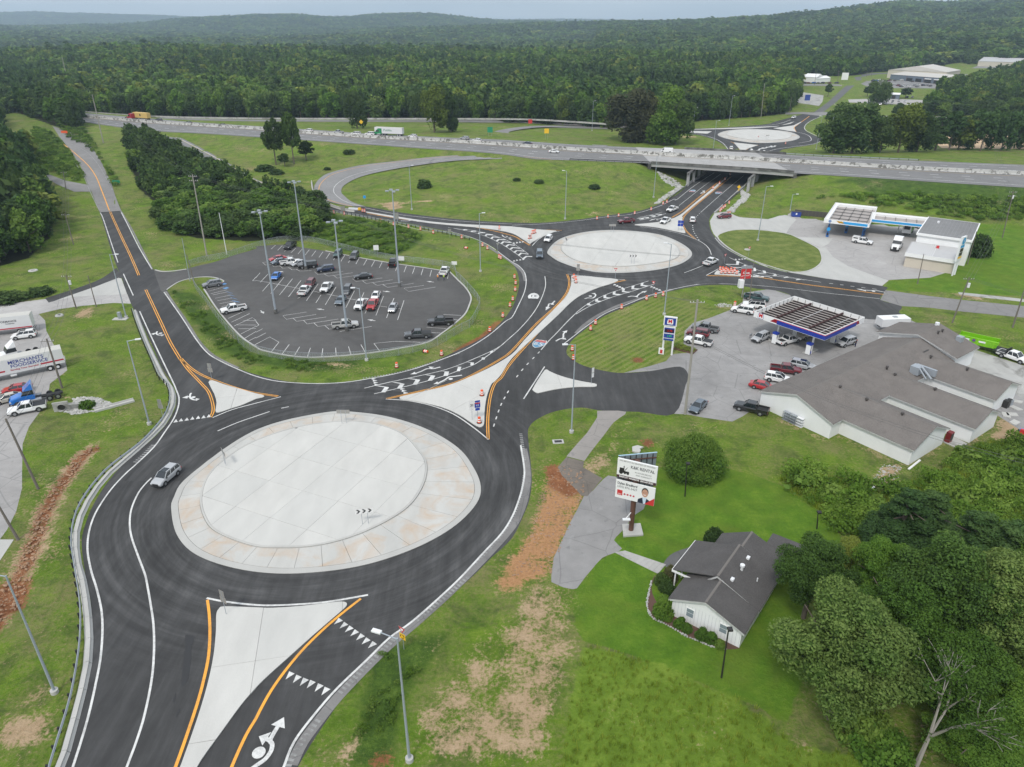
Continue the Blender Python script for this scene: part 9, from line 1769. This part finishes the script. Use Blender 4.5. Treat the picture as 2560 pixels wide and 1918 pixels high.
MB().box(.25,.95,-.015,0,.45,1.25).obj('red_logo',M_RED,fl);txt(fl,'ARC',.32,.62,.30,M_TRIM,.9)
mb=MB();[mb.tube((x,-.02,.75),(x,0,.75),.14,.14,12) for x in (1.25,1.65,2.05,2.45)];mb.obj('round_icons',mat('icon_red',(.45,.05,.07),.5),fl)
mobj('red_corner',[(3.9,-.022,0),(W,-.022,0),(W,-.022,1.2)],[(0,1,2)],M_RED,fl);mobj('suit',[(3.0,-.018,0),(4.75,-.018,0),(4.7,-.018,.55),(4.1,-.018,.9),(3.6,-.018,.9),(3.05,-.018,.55)],[tuple(range(6))],mat('suit_navy',(.015,.02,.04),.6),fl);mobj('shirt',[(3.75,-.021,.0),(4.0,-.021,0),(4.15,-.021,.95),(3.6,-.021,.95)],[(0,1,2,3)],mat('shirt_blue',(.5,.6,.7),.6),fl)
def oval(par,nm,cx,cz,a,b,y,m,k0=0,k1=20):v=[(cx+a*math.cos(k*PI/10),y,cz+b*math.sin(k*PI/10)) for k in range(k0,k1)];mobj(nm,v,[tuple(range(len(v)))],m,par)
oval(fl,'hair',3.88,1.85,.45,.62,-.022,M_PRINT,0,20);oval(fl,'face_print',3.88,1.65,.40,.60,-.026,mat('skin_print',(.48,.27,.19),.6));oval(fl,'smile',3.86,1.42,.2,.10,-.030,M_TRIM,10,21);[oval(fl,'eye',x,1.78,.06,.04,-.030,M_PRINT) for x in (3.72,4.02)];MB().box(3.85,3.92,-.03,-.027,1.55,1.68).obj('nose',mat('nose_print',(.38,.2,.14),.6),fl)
for z0,z1,nm in ((8.5,11.35,'rear_upper_face'),(5.4,8.1,'rear_lower_face')):
 fr,W,Hh=face((13.7,76.8),(18.7,77.6),z0,z1,nm);MB().box(0,W,0,.08,0,Hh).obj('panel',mat('rear_panel',(.16,.19,.20),.6),fr);mb=MB();[mb.box(x,x+.09,-.08,0,0,Hh) for x in np.arange(0,W,.75)];mb.obj('stiffeners',M_DARKMETAL,fr);[MB().box(0,W,-.16,-.09,z,z+.14).obj('rail',M_BROWN,fr) for z in (.5,Hh-.7)];MB().box(-.05,W+.05,-.02,.12,Hh,Hh+.08).obj('edge_trim',mat('edge_blue',(.35,.5,.6),.5),fr)
# ------------------------------------------------------------------ barrels
BP=[]
def barrel(g,tipped=False,lb=None,grp='orange and white traffic barrels'):
 if not BP:
  a=MB().tube((0,0,.06),(0,0,.98),.29,.22,12);a.tube((0,0,.98),(0,0,1.02),.14,.14,8);a.tube((0,0,0),(0,0,.08),.42,.40,12,1);o=a.obj('drum',[M_ORANGE,M_RUBBER]);m0=o.data;bpy.data.objects.remove(o);BP.append(m0)
  for z0,r0,r1 in ((.26,.281,.268),(.60,.256,.243)):b=MB().tube((0,0,z0),(0,0,z0+.17),r0,r1,12,cap=False);o=b.obj('band',M_WHITEREF);BP.append(o.data);bpy.data.objects.remove(o)
 t=empty('traffic_barrel',g,0,lb,'barrel',grp)
 if tipped:t.rotation_euler=(R(86),0,R(60));t.location.z+= .35
 t.scale=(1.12,)*3
 for nm,me in (('drum',BP[0]),('band',BP[1]),('band',BP[2])):o=bpy.data.objects.new(nm,me);COL.objects.link(o);o.parent=t
for tl,pts,lb in (('b1',[(2192,990),(2130,1080),(2018,1205),(1602,1410),(1215,1515)],'upright barrel in the grass between the car park and the connector curve'),('b1',[(1955,470),(1997,497),(2097,572),(2112,580)],'barrel on the outer edge of the west leg bend'),('b1',[(1775,402),(1530,360),(1420,330),(1317,312),(1188,288),(1077,262),(762,198),(673,188)],'barrel behind the guard rail of the west leg'),('b1',[(938,178),(920,176)],'barrel at the tip of the long west island'),('b1',[(2100,325)],'single barrel on the west island'),
 ('c1',[(22,745),(32,797),(28,855),(7,937)],'barrel on the inner shoulder before route number 31'),('c1',[(533,748),(548,768),(552,790)],'barrel bunched on the top left corner of the connector island'),('c1',[(148,408),(162,404),(175,366),(188,362),(200,358)],'barrel stacked beside the yield sign on the west island'),('c1',[(733,238),(828,222),(919,212),(1058,192),(1200,158),(1303,108),(1335,95)],'barrel on the grass edge behind the middle roundabout'),('c1',[(1795,172),(1805,160),(1822,145),(1838,133),(1872,104)],'barrel lined up before the dark right guard rail'),('c1',[(1862,200),(1878,198)],'barrel behind the dark red suv'),
 ('c1',[(1160,932),(1238,910),(1303,897)],'barrel below the yield line on the connector edge'),('c1',[(945,1008)],'barrel alone midway along the mown bank'),('c1',[(720,1142),(678,1192)],'barrel of the pair where the mown bank narrows'),('c1',[(520,1368),(530,1448)],'barrel by the lamp post at the bank tip'),('c1',[(1921,982)],'barrel beside the stones at the lot corner'),('m4',[(290,206),(335,208),(378,210),(420,208),(466,216),(275,172),(305,176),(342,178),(400,184),(440,188),(365,192),(320,190)],'barrel crowded on the east road island'),('b2',[(1950,105)],'barrel at the upper part of the large splitter island'),('b2',[(1927,342)],'barrel at the foot of the route signs'),('m5',[(1118,572),(1218,502),(1300,440),(1380,362)],'barrel on the median in the underpass'),('d0',[(150,1245),(490,1215)],'barrel at the farthest roundabout')):
 for p in K(tl,pts):g_=G(p);g_.z+= .16 if ('island' in lb or 'foot of' in lb or 'median' in lb) else .02;barrel(g_,lb=lb)
barrel(G(K('b1',[(1447,1385)])[0]),True,'toppled barrel lying in the grass near the connector');barrel(G(K('b1',[(1800,490)])[0]),True,'toppled barrel on the slope by the west leg')
# ------------------------------------------------------------------ stones, culvert and yard things
def stones(name,poly,n,s0,s1,m=None,z=0):
 poly=[(p[0],p[1]) for p in poly];xs=[p[0] for p in poly];ys=[p[1] for p in poly];o=[];V=[];F=[];ico=bmesh.new();bmesh.ops.create_icosphere(ico,subdivisions=1,radius=1);iv=np.array([v.co[:] for v in ico.verts]);fc=[[v.index for v in f.verts] for f in ico.faces];ico.free()
 while len(o)< n:
  x,y=rng.uniform(min(xs),max(xs)),rng.uniform(min(ys),max(ys))
  if inpoly(np.array([x]),np.array([y]),poly)[0]:
   s_=rng.uniform(s0,s1);b=len(V)*0+sum(len(q) for q in V);V.append(iv*np.array([s_,s_*.8,s_*.6])*(1+.25*rng.normal(size=(len(iv),1)))+[x,y,H(x,y)+s_*.2+z]);F+= [[b+i for i in f] for f in fc];o.append(1)
 ob=mobj(name,np.concatenate(V).tolist(),F,m or concrete('riprap_stone',.38,.3,sc=1.5));ob['kind']='stuff';return ob
gp=lambda tl,pts:[tuple(G(p)[:2]) for p in K(tl,pts)]
stones('riprap',gp('a2',[(620,130),(740,110),(860,130),(980,180),(940,225),(780,210),(660,190)]),420,.12,.38);stones('riprap',gp('a2',[(500,235),(660,215),(820,240),(640,265)]),130,.1,.3)
stones('riprap',gp('m5',[(210,800),(330,700),(470,610),(600,520),(680,530),(600,600),(430,700),(300,790)]),420,.2,.5);stones('riprap',gp('m5',[(1540,570),(1690,660),(1620,760),(1500,840),(1440,930),(1320,920),(1430,820),(1560,700)]),520,.2,.5);stones('riprap',gp('m5',[(240,290),(480,400),(640,520),(560,560),(380,470)]),200,.3,.6);stones('riprap',Ps(K('c1',[(1745,975),(1830,960),(1900,975),(1890,995),(1800,995)])),120,.08,.2);stones('rubble',Ps(K('d2',[(990,690),(1150,720),(1120,830),(960,880),(900,840)])),150,.05,.16)
M_CLOD=concrete('soil_clod',.30,.3,tint=(1,.62,.38));stones('soil_clods',strip(smooth(GULLY,3),3.0),600,.06,.24,M_CLOD,-.12);stones('soil_clods',Ps(K('c2',[(400,700),(620,760),(620,950),(480,1280),(330,1640),(0,1657),(120,1330),(280,860)])),420,.05,.18,M_CLOD)
cu_=empty('culvert',P(K('a2',[(530,235)])[0]),R(20),'concrete culvert headwall with a round pipe mouth and wing walls','culvert');MB().box(-1.1,1.3,0,.3,0,1.7).obj('headwall',M_CONC_OLD,cu_);MB().tube((.2,-.25,.75),(.2,.02,.75),.62,.62,16,cap=False).obj('pipe',M_CONC_OLD,cu_);MB().tube((.2,-.012,.75),(.2,-.01,.75),.56,.56,16).obj('pipe_mouth',M_DARKMETAL,cu_)
for s_ in (1,):MB().tube((1.2,.2,.6),(5.0,1.0,.2),.7,.4,4).obj('wing_wall',M_CONC_OLD,cu_)
fl_=P(K('a2',[(990,190)])[0]);t=empty('flume',fl_,R(38),'pale concrete flume running down to the stones','drain');MB().box(-3.2,3.2,-.5,.5,0,.12).box(-3.2,3.2,-.6,-.45,.0,.35).box(-3.2,3.2,.45,.6,.0,.35).obj('channel',M_CONC_DRIVE,t)
t=empty('fire_hydrant',P(K('c2',[(1447,762)])[0]),0,'yellow fire hydrant left of the round bush','hydrant');MB().tube((0,0,0),(0,0,.75),.17,.15,10).tube((0,0,.75),(0,0,.92),.15,.05,10).tube((-.28,0,.5),(.28,0,.5),.08,.08,8).obj('body',M_HYD,t);MB().tube((0,0,0),(0,0,.12),.26,.26,10).obj('base',M_DARKMETAL,t);t.scale=(1.5,)*3
t=empty('skip',P(K('d1',[(238,212)])[0]),R(-8),'dark blue waste container beside the retaining wall','skip');MB().box(-1.5,1.5,-.9,.9,.1,1.7).obj('body',M_NAVYP,t);MB().box(-1.5,1.5,-.95,.95,1.7,1.78).obj('lid',M_PLASTIC,t);MB().box(-.3,.2,-.92,-.901,.8,1.4).obj('sticker',M_TRIM,t)
t=empty('planter',P(K('c1',[(1495,1362)])[0]),R(-35),'timber edged flower bed with yellow plants by the price sign','planter');MB().box(-2.2,2.2,-1.2,1.2,0,.22).obj('edging',mat('timber',(.10,.05,.03),.8),t);o=bpy.data.objects.new('flowers',leafmesh('flowers',leafcloud(9,[(x,y,.4,.6,.35) for x in (-1.5,-.5,.5,1.5) for y in (-.5,.5)],1400,.10,.5),F_YEL));COL.objects.link(o);o.parent=t
t=empty('tank',P(K('a1',[(1040,1098)])[0]),0,'grey signal cabinet on a pale slab inside the guard rail','cabinet');MB().box(-1.6,1.6,-.7,.7,0,.15).obj('slab',M_CONC_DRIVE,t);MB().box(-.35,.35,-.3,.3,.15,1.7).obj('box',M_GALV,t)
t=empty('drain_inlet',P(K('a1',[(512,1068)])[0]),0,'round pale concrete drain collar with a dark hole','drain');MB().tube((0,0,-.1),(0,0,.25),1.0,.8,16).obj('collar',M_CONC_OLD,t);MB().tube((0,0,.25),(0,0,.26),.35,.35,12).obj('hole',M_DARKMETAL,t)
for tl,p,lb in (('a1',(285,680),'round pale manhole cover on the left slope'),('c1',(2030,500),'round pale manhole cover on the grass island')):t=empty('manhole',P(K(tl,[p])[0]),0,lb,'manhole');MB().tube((0,0,0),(0,0,.2),1.2 if tl== 'a1' else .9,1.1 if tl== 'a1' else .85,16).obj('ring',M_CONC_DRIVE,t);MB().tube((0,0,.2),(0,0,.23),.5,.5,14).obj('cover',M_CONC_OLD,t)
t=empty('broken_slab',P(K('c2',[(1082,575)])[0]),R(25),'pale broken concrete slab tipped by the dug hole','slab');prismobj('slab',[(-1.1,-.2),(-.4,.9),(.6,.9),(1.2,.1),(.3,-.1),(.2,-.6),(-.3,-1.0)],.1,.35,M_CONC_DRIVE,t);t=empty('drain_grate',P(K('c2',[(398,500)])[0]),R(5),'square drain inlet with a grate on the small knob','drain');MB().box(-.9,.9,-.6,.6,0,.1).obj('frame',M_CONC_DRIVE,t);MB().box(-.6,.6,-.35,.35,.101,.11).obj('grate',M_DARKMETAL,t)
for p,rz,lb in (((1262,700),40,'long white board lying along the hall corner'),((905,905),50,'short grey pipe lying by the earth heap')):t=empty('loose_board',P(K('d2',[p])[0]),R(rz),lb,'board');MB().box(-2.0 if rz== 40 else-.6,2.0 if rz== 40 else .6,-.15,.15,.02,.15).obj('plank',M_TRIM,t)
for k,p in enumerate(((2040,1330),(2080,1440),(1960,1340),(2100,1250),(2120,1160))):t=empty('paving_fragment',P(K('n1',[p])[0]),k*.7,('first','second','third','fourth','fifth')[k]+' broken pale slab of the rubble path behind the hall','slab','rubble path behind the hall');prismobj('slab',[(-1,-.5),(.8,-.7),(1.1,.4),(-.6,.6)],0,.14,M_CONC_DRIVE,t)
t=empty('quad_bike',P(K('d2',[(2185,440)])[0]),1,'blue and red small machine at the right border','machine');MB().box(-.7,.7,-.4,.4,.4,.9).obj('body',M_CYAN,t);MB().box(-1.0,-.5,-.45,.45,.6,1.4).obj('seat',M_RED,t);[MB().tube((x,y-.1,.3),(x,y+.1,.3),.3,.3,10).obj('wheel',M_TYRE,t) for x in (-.6,.6) for y in (-.5,.5)]
t=empty('arrow_board',G(K('b1',[(870,158)])[0]),R(-10),'yellow and white crash cushion at the west island tip','crash cushion');MB().box(-3,.6,-.35,.35,.1,.8).obj('bays',M_STEELW,t);MB().box(.6,1.6,-.4,.4,.1,.9).obj('nose',M_YELLOW,t)
